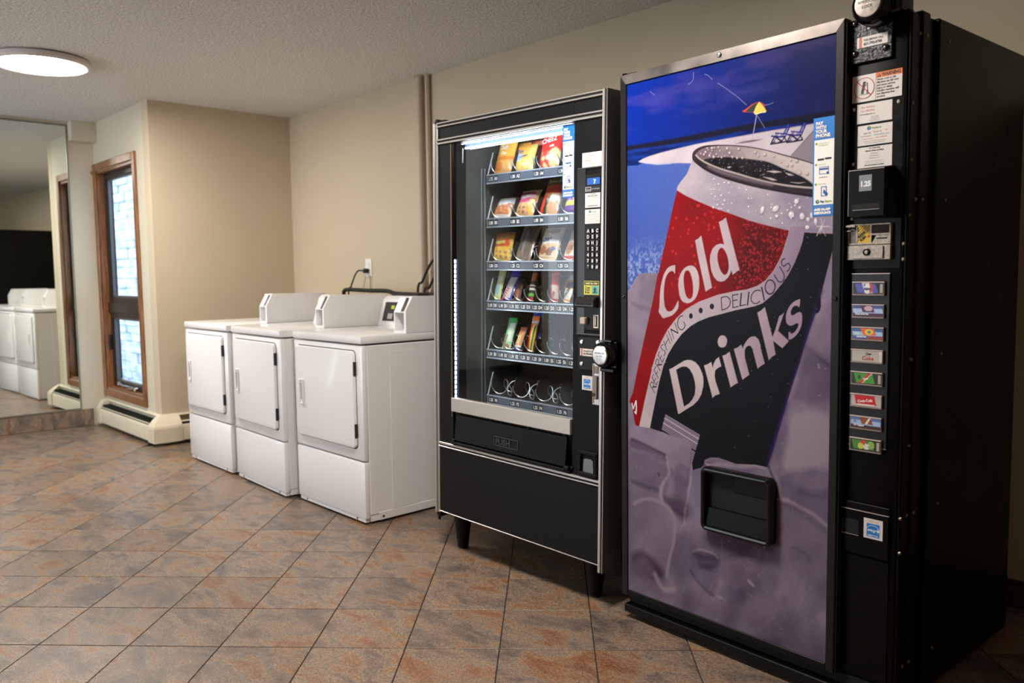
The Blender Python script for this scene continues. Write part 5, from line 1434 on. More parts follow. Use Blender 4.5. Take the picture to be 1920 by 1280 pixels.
# rim and lid
rim = smooth([(0.2932,1.5565),(0.2986,1.5688),(0.3166,1.5777),(0.3463,1.5812),(0.3955,1.5768),(0.4517,1.5682),(0.5060,1.5563),(0.5585,1.5407),(0.6094,1.5225),(0.6587,1.5045),(0.6971,1.4893),(0.7756,1.4546),(0.7770,1.3820),(0.7314,1.3883),(0.6986,1.3965),(0.6481,1.4076),(0.5856,1.4222),(0.5205,1.4392),(0.4665,1.4556),(0.4105,1.4750),(0.3673,1.4936),(0.3348,1.5114),(0.3108,1.5285),(0.2957,1.5424)], 4)
PLY(rim, mixc(.5 * fbm(16, 30, 91, 4) + .1 * ic3, (34, 27, 34), (74, 60, 70)))
inner = smooth([(0.3071,1.5573),(0.3196,1.5686),(0.3463,1.5750),(0.3956,1.5735),(0.4517,1.5650),(0.5060,1.5531),(0.5585,1.5376),(0.6095,1.5190),(0.6588,1.5010),(0.6971,1.4859),(0.7757,1.4483),(0.7764,1.4126),(0.6982,1.4233),(0.6354,1.4333),(0.5853,1.4451),(0.5203,1.4639),(0.4524,1.4873),(0.3960,1.5073),(0.3495,1.5285),(0.3228,1.5441)], 4)
PLY(inner, mixc(fu * 1.9 - .75 + .5 * (fbm(20, 30, 95, 4) - .5), (98, 80, 92), (196, 184, 184)))
lid = smooth([(0.3365,1.5387),(0.3641,1.5413),(0.4241,1.5371),(0.4956,1.5235),(0.5589,1.5072),(0.6100,1.4831),(0.6594,1.4595),(0.6836,1.4446),(0.6980,1.4324),(0.6982,1.4242),(0.6599,1.4298),(0.6106,1.4392),(0.5596,1.4515),(0.5069,1.4684),(0.4524,1.4882),(0.3960,1.5082),(0.3525,1.5263)], 4)
PLY(lid, mixc(fbm(40, 50, 97, 4) * 1.3 - .3, (10, 8, 12), (44, 36, 44)), fe=.004)
STR(smooth([(0.3071,1.5566),(0.3228,1.5427),(0.3495,1.5271),(0.3961,1.5058),(0.4524,1.4859),(0.5203,1.4625),(0.5853,1.4437),(0.6355,1.4320),(0.6982,1.4216),(0.7607,1.4097)], closed=False), .0016, (214, 200, 196), fe=.004, al=.75)
STR(smooth([(0.3138,1.5335),(0.3378,1.5140),(0.3673,1.4974),(0.4105,1.4783),(0.4664,1.4594),(0.5205,1.4424),(0.5856,1.4253),(0.6480,1.4107),(0.6986,1.3996),(0.7611,1.3886)], closed=False), .0022, (26, 20, 30), fe=.006, al=.8)
STR(smooth([(0.3555,1.5169),(0.3961,1.4971),(0.4525,1.4772),(0.5203,1.4568),(0.5726,1.4422)], closed=False), .003, (126, 112, 122), fe=.010, al=.7)
PLY(smooth([(0.4904,1.5045),(0.5064,1.5142),(0.5433,1.5119),(0.5744,1.4999),(0.6050,1.4788),(0.6350,1.4624),(0.6644,1.4486),(0.6693,1.4412),(0.6353,1.4422),(0.5978,1.4550),(0.5594,1.4678),(0.5200,1.4854)]), (30, 24, 32), fe=.004)
for q in ([(0.5567,1.4816),(0.5797,1.4810),(0.6026,1.4750),(0.5798,1.4747)], [(0.6151,1.4711),(0.6300,1.4669),(0.6399,1.4615),(0.6251,1.4634)], [(0.5439,1.4670),(0.5698,1.4611),(0.5877,1.4538),(0.5750,1.4539)], [(0.6304,1.4440),(0.6549,1.4399),(0.6742,1.4394),(0.6549,1.4377)], [(0.4216,1.5069),(0.4300,1.5088),(0.4356,1.5068),(0.4272,1.5044)]):
    PLY(q, (206, 190, 190), fe=.003, al=.85)
for k in range(240):
    x, z = rr_.uniform(.26, .66), rr_.uniform(1.46, 1.60)
    if pin(lid, x, z): ELL(x, z, .0009, .0009, (190, 176, 182), fe=.0018, al=rr_.uniform(.2, .9))
for (u_, z_, r_) in [q + (rr_.uniform(.002, .005),) for q in [(0.3755,1.5706),(0.3899,1.5700),(0.4211,1.5625),(0.4614,1.5559),(0.3957,1.5586),(0.3828,1.5507),(0.4128,1.5412),(0.4395,1.5353),(0.4561,1.5310),(0.4739,1.5290),(0.3668,1.5633),(0.3522,1.5675),(0.3376,1.5549),(0.3611,1.5545),(0.3257,1.5587),(0.4015,1.5390),(0.4296,1.5486),(0.5167,1.5404),(0.5274,1.5289),(0.5483,1.5298),(0.5779,1.5218),(0.5997,1.5026),(0.6307,1.5046),(0.6198,1.4915),(0.6346,1.4899),(0.6491,1.5003),(0.6593,1.4665),(0.6809,1.4622),(0.3434,1.5614),(0.3668,1.5705),(0.3493,1.5727),(0.3582,1.5489),(0.3728,1.5436),(0.3901,1.5416)]]:
    ELL(u_ + .001, z_ - .0015, r_ * 1.15, r_ * 1.15, (62, 48, 58), fe=.003, al=.7); ELL(u_, z_, r_ * .85, r_ * .85, (188, 172, 172), fe=.003, al=.8); ELL(u_ - r_ * .3, z_ + r_ * .3, r_ * .3, r_ * .3, (240, 232, 228), fe=.002)
# ribbon
ribc = mixc(.55 + .8 * (fbm(6, 6, 101, 4) - .5) - .45 * np.clip((fu - .45) * 2, 0, 1) + .1 * (ic3 - .5), (134, 114, 140), (202, 190, 190))
PLY(rib_out + rib_in, ribc)
STR(rib_out, .0006, (226, 160, 160), al=.6)
# barcode
bc = [(0.1899,0.7342),(0.3257,0.6859),(0.2951,0.5873),(0.1733,0.6736)]
(ax, az), (bx, bz), (cx, cz), (dx, dz) = bc
def bcp(s_, t): return (ax + (bx - ax) * s_ + (cx - bx) * t, az + (bz - az) * s_ + (cz - bz) * t)
for k in range(24):
    t = k / 24.0
    if k in (13,): continue
    if k < 13: STR([bcp(0, t * 1.0), bcp(1.0, t)], .0006 if k not in (3, 7) else .0014, (206, 190, 214), fe=.0016)
    else: STR([bcp(.05, t), bcp(1, t)], .0006, (206, 190, 214), fe=.0016)
PLY([(-0.0039,0.6792),(0.0411,0.6815),(0.1223,0.6814),(0.1733,0.6749),(0.2164,0.6677),(0.2616,0.6664),(0.2964,0.6534),(0.2913,0.6216),(0.2967,0.5888),(0.2999,0.5686),(0.3021,0.5284),(-0.0049,0.4707)], icec)
# small white squiggle at the left edge
STR([(0.0450,0.7550),(0.0503,0.7377),(0.0557,0.7494),(0.0629,0.7652)], .0022, (226, 214, 220)); STR([(0.0629,0.7652),(0.0646,0.7449),(0.0628,0.7228),(0.0574,0.7276)], .0026, (226, 214, 220))
# ---- big letters
LET = (216, 202, 206)
letc = mixc(.6 + .7 * (fbm(8, 8, 111, 4) - .5) - .5 * np.clip((fu - .5) * 2.0, 0, 1), (142, 116, 142), (206, 192, 192))
PLY(smooth([(0.2239,1.2203),(0.2282,1.2197),(0.2278,1.2070),(0.2272,1.1951),(0.2246,1.1955),(0.2218,1.2003),(0.2154,1.2020),(0.2068,1.2004),(0.1982,1.1937),(0.1906,1.1818),(0.1862,1.1681),(0.1830,1.1474),(0.1819,1.1215),(0.1841,1.0991),(0.1885,1.0836),(0.1961,1.0743),(0.2048,1.0723),(0.2156,1.0757),(0.2264,1.0862),(0.2349,1.1000),(0.2391,1.1069),(0.2417,1.1052),(0.2409,1.0865),(0.2328,1.0744),(0.2200,1.0629),(0.2092,1.0575),(0.1940,1.0536),(0.1819,1.0502),(0.1753,1.0530),(0.1676,1.0623),(0.1609,1.0709),(0.1642,1.0866),(0.1653,1.1127),(0.1676,1.1404),(0.1720,1.1612),(0.1785,1.1819),(0.1873,1.1990),(0.1981,1.2117),(0.2111,1.2183)], 3), letc)
PLY(smooth([(0.2909,1.2181),(0.3032,1.2142),(0.3134,1.2025),(0.3196,1.1859),(0.3217,1.1677),(0.3208,1.1479),(0.3158,1.1313),(0.3077,1.1162),(0.2955,1.1061),(0.2811,1.1005),(0.2686,1.1014),(0.2560,1.1071),(0.2475,1.1205),(0.2433,1.1374),(0.2411,1.1578),(0.2432,1.1764),(0.2494,1.1932),(0.2620,1.2082),(0.2765,1.2163)], 3), letc, holes=[smooth([(0.2766,1.2033),(0.2838,1.2004),(0.2900,1.1895),(0.2952,1.1728),(0.2984,1.1545),(0.2985,1.1361),(0.2954,1.1211),(0.2883,1.1143),(0.2821,1.1142),(0.2748,1.1192),(0.2685,1.1309),(0.2643,1.1477),(0.2617,1.1679),(0.2621,1.1847),(0.2662,1.1981),(0.2714,1.2027)], 3)])
PLY([(0.3059,1.2959),(0.3170,1.3003),(0.3280,1.3092),(0.3296,1.3055),(0.3695,1.1497),(0.3518,1.1406),(0.3463,1.1368),(0.3162,1.2470)], letc)
PLY([(0.3930,1.3472),(0.4068,1.3523),(0.4181,1.3591),(0.4671,1.2021),(0.4588,1.1982),(0.4440,1.1881),(0.4373,1.2033),(0.4364,1.1961),(0.4318,1.1866),(0.4271,1.1802),(0.4139,1.1699),(0.4005,1.1675),(0.3870,1.1716),(0.3752,1.1838),(0.3673,1.2002),(0.3642,1.2132),(0.3612,1.2328),(0.3630,1.2506),(0.3707,1.2682),(0.3843,1.2790),(0.3977,1.2820),(0.4054,1.2811),(0.4130,1.2788)], letc, holes=[smooth([(0.4045,1.2699),(0.4132,1.2636),(0.4228,1.2474),(0.4280,1.2297),(0.4297,1.2121),(0.4260,1.1962),(0.4176,1.1883),(0.4090,1.1908),(0.3983,1.2046),(0.3914,1.2241),(0.3884,1.2435),(0.3912,1.2595),(0.3978,1.2681)], 3)])
PLY([(0.2047,0.8851),(0.2160,0.8895),(0.2629,0.9162),(0.2713,0.9192),(0.2797,0.9208),(0.2922,0.9208),(0.3087,0.9153),(0.3230,0.9029),(0.3333,0.8852),(0.3384,0.8706),(0.3395,0.8556),(0.3386,0.8421),(0.3316,0.8162),(0.3195,0.7963),(0.3010,0.7790),(0.2740,0.7622),(0.2443,0.7431),(0.2411,0.7444)], letc, holes=[[(0.2328,0.8856),(0.2461,0.8932),(0.2588,0.8983),(0.2735,0.8991),(0.2860,0.8924),(0.2986,0.8756),(0.3069,0.8526),(0.3091,0.8325),(0.3061,0.8118),(0.2968,0.7956),(0.2844,0.7822),(0.2645,0.7693)]])
PLY([(0.3412,0.9076),(0.3552,0.9128),(0.3681,0.9209),(0.3741,0.9010),(0.3755,0.9102),(0.3780,0.9170),(0.3819,0.9247),(0.3867,0.9308),(0.3964,0.9377),(0.4053,0.9100),(0.3966,0.9061),(0.3869,0.8996),(0.3830,0.8943),(0.3817,0.8892),(0.3812,0.8776),(0.3842,0.8630),(0.4002,0.8249),(0.3836,0.8182),(0.3738,0.8097)], letc)
PLY([(0.4090,0.9422),(0.4214,0.9471),(0.4343,0.9568),(0.4647,0.8646),(0.4526,0.8579),(0.4394,0.8485)], letc)
PLY(smooth([(0.4089,1.0048),(0.4191,1.0022),(0.4249,0.9935),(0.4246,0.9838),(0.4193,0.9722),(0.4078,0.9679),(0.3981,0.9701),(0.3926,0.9788),(0.3925,0.9903),(0.3989,1.0012)]), letc)
PLY([(0.4497,0.9659),(0.4628,0.9707),(0.4753,0.9805),(0.4804,0.9685),(0.4831,0.9758),(0.4867,0.9824),(0.4975,0.9973),(0.5047,1.0032),(0.5120,1.0062),(0.5227,1.0072),(0.5336,0.9991),(0.5400,0.9838),(0.5419,0.9714),(0.5556,0.9294),(0.5433,0.9222),(0.5319,0.9130),(0.5179,0.9574),(0.5142,0.9698),(0.5086,0.9773),(0.5032,0.9794),(0.4959,0.9766),(0.4905,0.9715),(0.4878,0.9650),(0.4870,0.9538),(0.4890,0.9396),(0.4947,0.9225),(0.5037,0.8921),(0.4914,0.8839),(0.4804,0.8752)], letc)
PLY([(0.5291,1.0771),(0.5414,1.0836),(0.5536,1.0944),(0.5796,1.0077),(0.5883,1.0280),(0.6006,1.0690),(0.6073,1.0723),(0.6157,1.0796),(0.5972,1.0269),(0.6319,0.9996),(0.6120,0.9779),(0.5818,0.9977),(0.5904,0.9582),(0.5781,0.9504),(0.5686,0.9404)], letc)
PLY(smooth([(0.6648,1.1176),(0.6645,1.1104),(0.6642,1.1030),(0.6618,1.0962),(0.6569,1.0998),(0.6503,1.1000),(0.6438,1.0966),(0.6381,1.0874),(0.6366,1.0799),(0.6383,1.0739),(0.6425,1.0722),(0.6490,1.0750),(0.6572,1.0804),(0.6653,1.0821),(0.6703,1.0778),(0.6721,1.0659),(0.6707,1.0480),(0.6645,1.0313),(0.6549,1.0174),(0.6434,1.0078),(0.6318,1.0039),(0.6314,1.0132),(0.6307,1.0238),(0.6332,1.0247),(0.6383,1.0211),(0.6432,1.0214),(0.6514,1.0277),(0.6578,1.0370),(0.6610,1.0461),(0.6593,1.0509),(0.6527,1.0496),(0.6429,1.0447),(0.6346,1.0436),(0.6262,1.0478),(0.6224,1.0568),(0.6222,1.0704),(0.6257,1.0841),(0.6338,1.0994),(0.6452,1.1101),(0.6566,1.1163)], 3), letc)
# ---- small lettering on the ribbon
INK_ = (34, 24, 46)
def S1(pts, r=.0011): STR(pts, r, INK_, fe=.0015)
S1([(0.1240,0.8255),(0.1441,0.8013)], 0.0013)
S1([(0.1240,0.8255),(0.1270,0.8335),(0.1327,0.8370),(0.1395,0.8346),(0.1402,0.8267),(0.1338,0.8154)], 0.0013)
S1([(0.1332,0.8510),(0.1508,0.8277)], 0.0013)
S1([(0.1332,0.8510),(0.1389,0.8635)], 0.0013)
S1([(0.1418,0.8393),(0.1481,0.8500)], 0.0013)
S1([(0.1508,0.8277),(0.1576,0.8416)], 0.0013)
S1([(0.1418,0.8762),(0.1598,0.8524)], 0.0013)
S1([(0.1418,0.8762),(0.1486,0.8891)], 0.0013)
S1([(0.1504,0.8640),(0.1560,0.8733)], 0.0013)
S1([(0.1479,0.9000),(0.1676,0.8777)], 0.0013)
S1([(0.1479,0.9000),(0.1497,0.9108),(0.1553,0.9150),(0.1609,0.9124),(0.1621,0.9046),(0.1565,0.8936)], 0.0013)
S1([(0.1589,0.9272),(0.1765,0.9056)], 0.0013)
S1([(0.1589,0.9272),(0.1643,0.9402)], 0.0013)
S1([(0.1676,0.9169),(0.1732,0.9278)], 0.0013)
S1([(0.1765,0.9056),(0.1836,0.9198)], 0.0013)
S1([(0.1798,0.9639),(0.1732,0.9611),(0.1698,0.9539),(0.1754,0.9476),(0.1853,0.9443),(0.1893,0.9362),(0.1827,0.9267)], 0.0013)
S1([(0.1820,0.9759),(0.1941,0.9470)], 0.0013)
S1([(0.1941,0.9973),(0.2093,0.9687)], 0.0013)
S1([(0.1879,0.9623),(0.2006,0.9838)], 0.0013)
S1([(0.2001,1.0088),(0.2163,0.9768)], 0.0013)
S1([(0.2106,1.0153),(0.2234,0.9846)], 0.0013)
S1([(0.2275,1.0363),(0.2404,1.0043)], 0.0013)
S1([(0.1373,0.8207),(0.1508,0.8227)], 0.0023)
S1([(0.1598,0.8956),(0.1739,0.8981)], 0.0023)
S1([(0.2110,1.0150),(0.2398,1.0042)], 0.0023)
S1([(0.2587,1.0601),(0.2498,1.0582),(0.2414,1.0507),(0.2378,1.0387),(0.2397,1.0251),(0.2468,1.0165),(0.2552,1.0146),(0.2636,1.0209),(0.2688,1.0296)], 0.0016)
S1([(0.2625,1.0404),(0.2688,1.0296)], 0.0016)
S1([(0.4032,1.1188),(0.4060,1.0822)], 0.0016)
S1([(0.4032,1.1188),(0.4124,1.1221),(0.4238,1.1229),(0.4329,1.1170),(0.4362,1.1083),(0.4344,1.0970),(0.4279,1.0897),(0.4184,1.0851),(0.4060,1.0819)], 0.0016)
S1([(0.4436,1.1272),(0.4452,1.0900)], 0.0016)
S1([(0.4436,1.1272),(0.4631,1.1301)], 0.0016)
S1([(0.4443,1.1108),(0.4600,1.1134)], 0.0016)
S1([(0.4452,1.0900),(0.4644,1.0936)], 0.0016)
S1([(0.4699,1.0961),(0.4888,1.0993)], 0.0016)
S1([(0.5390,1.1412),(0.5292,1.1427),(0.5195,1.1400),(0.5115,1.1321),(0.5074,1.1227),(0.5087,1.1110),(0.5172,1.1036),(0.5270,1.1035),(0.5367,1.1099)], 0.0016)
S1([(0.5828,1.1868),(0.5958,1.1682),(0.6035,1.1652),(0.6119,1.1697),(0.6159,1.1805),(0.6133,1.1896),(0.6003,1.2097)], 0.0016)
S1([(0.6155,1.2319),(0.6085,1.2295),(0.6052,1.2221),(0.6079,1.2137),(0.6138,1.2106),(0.6221,1.2165),(0.6287,1.2186),(0.6335,1.2110),(0.6306,1.2014),(0.6240,1.1962)], 0.0016)
S1([(0.4742,1.1326),(0.4705,1.0961)], 0.0023)
S1([(0.5001,1.1360),(0.4956,1.0990)], 0.0023)
S1([(0.5428,1.1502),(0.5516,1.1147)], 0.0023)

for q, rx, rz in (([(0.2905,1.0604)][0], .0073, .0088), ([(0.3278,1.0784)][0], .0078, .0088), ([(0.3695,1.0920)][0], .0082, .0088)):
    ELL(q[0], q[1], rx, rz, INK_)
oc = [(0.5666,1.1735),(0.5770,1.1724),(0.5848,1.1655),(0.5883,1.1564),(0.5867,1.1457),(0.5809,1.1350),(0.5723,1.1296),(0.5636,1.1311),(0.5557,1.1379),(0.5526,1.1487),(0.5537,1.1594),(0.5588,1.1687)]
oi_ = [(0.5658,1.1699),(0.5744,1.1694),(0.5814,1.1633),(0.5844,1.1549),(0.5828,1.1457),(0.5783,1.1381),(0.5714,1.1337),(0.5645,1.1357),(0.5586,1.1418),(0.5561,1.1502),(0.5572,1.1579),(0.5606,1.1656)]
PLY(smooth(oc), INK_, holes=[smooth(oi_)])
# ---- ice cubes low down: soft light and dark contours
DKI, LTI, WTI = (50, 32, 60), (146, 128, 150), (184, 168, 178)
SAVE = IMG.copy(); CAN = np.zeros((nz, nx))
for q in (bl_edge + rib_in[1:], rib_out + rib_in, redp, shp):
    sl = window(min(p[0] for p in q), max(p[0] for p in q), min(p[1] for p in q), max(p[1] for p in q))
    CAN[sl] = np.maximum(CAN[sl], np.clip(.5 - sdf(q, UX[sl], UZ[sl]) / ST, 0, 1))
PLY(smooth([(0.0414,0.6786),(0.1276,0.6795),(0.2320,0.6698),(0.2943,0.6552),(0.2888,0.5869),(0.2742,0.5368),(0.2323,0.5497),(0.1275,0.5878),(0.0411,0.6028)], 3), (172,156,180), fe=0.02, al=0.55)
PLY(smooth([(0.0412,0.6331),(0.1185,0.6147),(0.1893,0.6013),(0.1997,0.5821),(0.1806,0.5790),(0.1004,0.5962),(0.0411,0.6028)], 3), (84,62,92), fe=0.012, al=0.7)
PLY(smooth([(0.0410,0.5883),(0.1893,0.5804),(0.1998,0.5370),(0.1807,0.4635),(0.0407,0.4792)], 3), (124,108,134), fe=0.014, al=0.6)
PLY(smooth([(0.0538,0.4745),(0.1720,0.4477),(0.2198,0.4087),(0.2285,0.3479),(0.1985,0.2136),(0.1272,0.2230),(0.0399,0.2443),(0.0406,0.4647)], 3), (146,130,150), fe=0.016, al=0.45)
PLY(smooth([(0.1807,0.4565),(0.2745,0.4481),(0.2705,0.4060),(0.2240,0.4166),(0.1895,0.4442)], 3), (70,46,72), fe=0.018, al=0.7)
PLY(smooth([(0.2946,0.5744),(0.3349,0.5880),(0.3360,0.3869),(0.3035,0.4066),(0.2785,0.4831)], 3), (146,134,166), fe=0.014, al=0.6)
PLY(smooth([(0.2322,0.5704),(0.2922,0.5672),(0.2811,0.4699),(0.2622,0.3835),(0.2325,0.4323)], 3), (104,84,118), fe=0.014, al=0.45)
PLY(smooth([(0.6531,0.7868),(0.7624,0.8004),(0.7618,0.6702),(0.6291,0.6356),(0.6412,0.7132)], 3), (176,160,176), fe=0.022, al=0.6)
PLY(smooth([(0.6028,0.6034),(0.7622,0.6487),(0.7650,0.4984),(0.6766,0.5266),(0.6101,0.5556)], 3), (108,92,122), fe=0.018, al=0.6)
PLY(smooth([(0.6428,0.6046),(0.7132,0.6235),(0.7626,0.6267),(0.7632,0.5918),(0.6950,0.5784)], 3), (140,124,146), fe=0.02, al=0.5)
PLY(smooth([(0.6050,0.5373),(0.7652,0.4838),(0.7677,0.3514),(0.6533,0.3379),(0.6121,0.4139)], 3), (136,120,142), fe=0.02, al=0.5)
PLY(smooth([(0.0484,0.2317),(0.0998,0.2485),(0.1765,0.2076),(0.1362,0.1604),(0.0481,0.1576)], 3), (86,64,88), fe=0.02, al=0.6)
PLY(smooth([(0.2327,0.3489),(0.3323,0.3182),(0.3166,0.2321),(0.2331,0.1808),(0.2071,0.2442)], 3), (92,76,102), fe=0.03, al=0.45)
PLY(smooth([(0.2999,0.3032),(0.3956,0.3209),(0.4112,0.2984),(0.3809,0.1826),(0.3410,0.1980),(0.2919,0.2391)], 3), (112,98,126), fe=0.012, al=0.6)
PLY(smooth([(0.3162,0.2971),(0.3879,0.3136),(0.3725,0.2612),(0.3326,0.2639)], 3), (84,68,98), fe=0.012, al=0.5)
PLY(smooth([(0.4189,0.3004),(0.5008,0.3286),(0.5441,0.3081),(0.5375,0.2678),(0.4723,0.2295),(0.4116,0.2452)], 3), (130,114,136), fe=0.02, al=0.5)
PLY(smooth([(0.3481,0.3695),(0.4409,0.3982),(0.5572,0.3941),(0.5715,0.3724),(0.4712,0.3534),(0.3641,0.3397)], 3), (84,64,84), fe=0.02, al=0.55)
PLY(smooth([(0.5093,0.2079),(0.6012,0.2104),(0.5743,0.1446),(0.5027,0.1407)], 3), (136,120,138), fe=0.025, al=0.5)
PLY(smooth([(0.0394,0.1255),(0.2333,0.1103),(0.5029,0.1211),(0.7597,0.1091),(0.7589,0.1511),(0.5458,0.1674),(0.2332,0.1527),(0.0395,0.1553)], 3), (112,94,108), fe=0.04, al=0.4)
PLY(smooth([(0.5827,0.5750),(0.6037,0.5358),(0.6114,0.4633),(0.6053,0.4122),(0.5917,0.4089)], 3), (88,70,104), fe=0.01, al=0.5)
PLY(smooth([(0.0418,1.0829),(0.1456,1.1022),(0.1673,1.0720),(0.1455,1.0030),(0.0827,0.9021),(0.0411,0.8777)], 3), (160, 146, 172), fe=.02, al=.5)
PLY(smooth([(0.6863,0.9831),(0.6993,0.9794),(0.7312,0.9637),(0.7611,0.9410),(0.7628,0.8475),(0.6360,0.8338),(0.6600,0.8940)], 3), (104, 84, 116), fe=.02, al=.55)
PLY([(0.6810,0.9649),(0.6693,0.9340),(0.6460,0.8349),(0.6326,0.8334),(0.6768,0.9706)], (150, 132, 156), fe=.01, al=.6)
def soft(pts, r, c, fe, al): STR(smooth(pts, 4, False), r, c, fe=fe, al=al)
soft([(0.0446,0.6321),(0.0803,0.6263),(0.1222,0.6163),(0.1542,0.6087),(0.1812,0.6022),(0.1923,0.5969)], 0.004, DKI, 0.01, 0.8)
soft([(0.0920,0.6007),(0.1314,0.5960),(0.1722,0.5918)], 0.003, LTI, 0.012, 0.6)
soft([(0.1923,0.5951),(0.2274,0.5955),(0.2767,0.5932)], 0.003, LTI, 0.01, 0.7)
soft([(0.1945,0.5955),(0.1978,0.5818),(0.2012,0.5611),(0.2056,0.5441),(0.1946,0.5243),(0.1835,0.5097),(0.1723,0.4842),(0.1768,0.4635)], 0.0035, WTI, 0.01, 0.7)
soft([(0.1587,0.5339),(0.1633,0.5275)], 0.003, DKI, 0.006, 0.8)
soft([(0.0441,0.4855),(0.0847,0.4820),(0.1221,0.4781),(0.1587,0.4762)], 0.005, DKI, 0.014, 0.6)
soft([(0.2956,0.5878),(0.2936,0.5667),(0.2895,0.5417),(0.2896,0.5243),(0.2813,0.4984),(0.2834,0.4848)], 0.003, WTI, 0.008, 0.6)
soft([(0.0536,0.4089),(0.0909,0.4311),(0.1364,0.4404),(0.1807,0.4354),(0.2155,0.4147),(0.2284,0.3758),(0.2242,0.3189),(0.2071,0.2583),(0.1941,0.1911)], 0.004, WTI, 0.012, 0.65)
soft([(0.2947,0.5473),(0.2827,0.4839),(0.2704,0.4335),(0.2664,0.3845)], 0.003, WTI, 0.008, 0.7)
soft([(0.2908,0.4923),(0.2993,0.4261),(0.3159,0.3686),(0.3243,0.3162)], 0.004, LTI, 0.012, 0.5)
soft([(0.1895,0.4582),(0.2494,0.4566),(0.2828,0.4430),(0.2746,0.4138),(0.2326,0.4254)], 0.01, DKI, 0.03, 0.55)
soft([(0.0530,0.2181),(0.0905,0.2425),(0.1363,0.2254),(0.1721,0.1921)], 0.012, DKI, 0.03, 0.5)
soft([(0.1453,0.1846),(0.1810,0.1445),(0.2246,0.1572)], 0.007, WTI, 0.016, 0.7)
soft([(0.2999,0.3032),(0.3323,0.3182),(0.3800,0.3169),(0.3957,0.3076)], 0.002, WTI, 0.008, 0.7)
soft([(0.3081,0.2984),(0.3485,0.2953),(0.3957,0.3009),(0.3803,0.2767),(0.3326,0.2639)], 0.01, DKI, 0.02, 0.5)
soft([(0.4107,0.3646),(0.4112,0.2984),(0.3884,0.2387),(0.3651,0.1914)], 0.003, LTI, 0.012, 0.6)
soft([(0.2919,0.2391),(0.3166,0.2116),(0.3491,0.1936),(0.3809,0.1826)], 0.003, DKI, 0.01, 0.6)
soft([(0.4567,0.3104),(0.5008,0.3286),(0.5298,0.3170),(0.5011,0.2963)], 0.006, LTI, 0.02, 0.5)
soft([(0.5087,0.2661),(0.5233,0.2573)], 0.004, WTI, 0.008, 0.9)
soft([(0.3966,0.1839),(0.4121,0.1839)], 0.003, WTI, 0.008, 0.9)
soft([(0.5019,0.2252),(0.5452,0.2187),(0.5873,0.2188),(0.6014,0.1978),(0.5741,0.1573)], 0.003, LTI, 0.012, 0.5)
soft([(0.6037,0.5358),(0.6437,0.5379),(0.6766,0.5266),(0.7150,0.5168),(0.7590,0.4911)], 0.004, WTI, 0.01, 0.6)
soft([(0.6106,0.5249),(0.6637,0.5178),(0.7090,0.4976),(0.7593,0.4735)], 0.006, DKI, 0.02, 0.4)
soft([(0.5960,0.6022),(0.6099,0.5740),(0.6103,0.5433),(0.6371,0.5426)], 0.004, WTI, 0.01, 0.5)
soft([(0.6758,0.5746),(0.7141,0.5703),(0.7573,0.5848)], 0.008, DKI, 0.025, 0.4)
soft([(0.5960,0.6022),(0.6490,0.6300),(0.7003,0.6449),(0.7558,0.6633)], 0.003, LTI, 0.01, 0.6)
soft([(0.6291,0.6386),(0.6414,0.6952),(0.6472,0.7501),(0.6531,0.7868)], 0.01, WTI, 0.03, 0.45)
soft([(0.6619,0.6383),(0.6741,0.6823),(0.6861,0.7317),(0.6978,0.7924)], 0.016, WTI, 0.05, 0.35)
soft([(0.4409,0.3982),(0.5001,0.3929),(0.5572,0.3941),(0.5852,0.3822)], 0.008, DKI, 0.02, 0.7)
soft([(0.5682,0.6344),(0.5823,0.6059),(0.5963,0.5776),(0.6036,0.5420)], 0.003, DKI, 0.006, 0.8)
soft([(0.3626,0.5928),(0.4089,0.6073),(0.4687,0.6111),(0.5264,0.6241),(0.5545,0.6227)], 0.006, WTI, 0.012, 0.7)
soft([(0.3467,0.6067),(0.3702,0.6172),(0.4239,0.6196),(0.4687,0.6187)], 0.007, LTI, 0.01, 0.8)
soft([(0.3507,0.5974),(0.3704,0.5941),(0.3547,0.5881)], 0.003, WTI, 0.005, 0.8)
soft([(0.6815,0.9858),(0.6993,0.9779),(0.7218,0.9616),(0.7440,0.9455),(0.7612,0.9351)], 0.004, DKI, 0.014, 0.6)
soft([(0.6910,0.9938),(0.7146,1.0099),(0.7380,1.0184),(0.7551,1.0163)], 0.03, LTI, 0.06, 0.5)
soft([(0.6769,0.9676),(0.6645,0.9246),(0.6487,0.8778),(0.6360,0.8338)], 0.009, LTI, 0.01, 0.7)
soft([(0.7230,0.9396),(0.7255,0.9309)], 0.003, WTI, 0.005, 0.9)
soft([(0.6836,0.9561),(0.7157,0.9494),(0.7396,0.9305),(0.7556,0.9025)], 0.03, DKI, 0.07, 0.35)
soft([(0.0740,1.0697),(0.1012,1.0911),(0.1456,1.0988),(0.1717,1.0721)], 0.012, LTI, 0.03, 0.5)
soft([(0.0370,1.0193),(0.0830,1.0072),(0.1190,0.9741),(0.1010,0.9313)], 0.01, WTI, 0.04, 0.5)
soft([(0.0465,1.0971),(0.0832,1.0838),(0.1456,1.0714)], 0.004, DKI, 0.02, 0.4)
soft([(0.1807,0.5056),(0.1675,0.4679),(0.1763,0.4486)], 0.005, WTI, 0.01, 0.7)
soft([(0.6523,0.4053),(0.6915,0.3970),(0.7046,0.3822)], 0.003, DKI, 0.01, 0.4)
soft([(0.6259,0.3925),(0.6465,0.3484),(0.6537,0.3134)], 0.003, LTI, 0.01, 0.5)
soft([(0.3029,0.5976),(0.3215,0.6020),(0.3430,0.5941)], 0.003, (110,98,90), 0.008, 0.8)

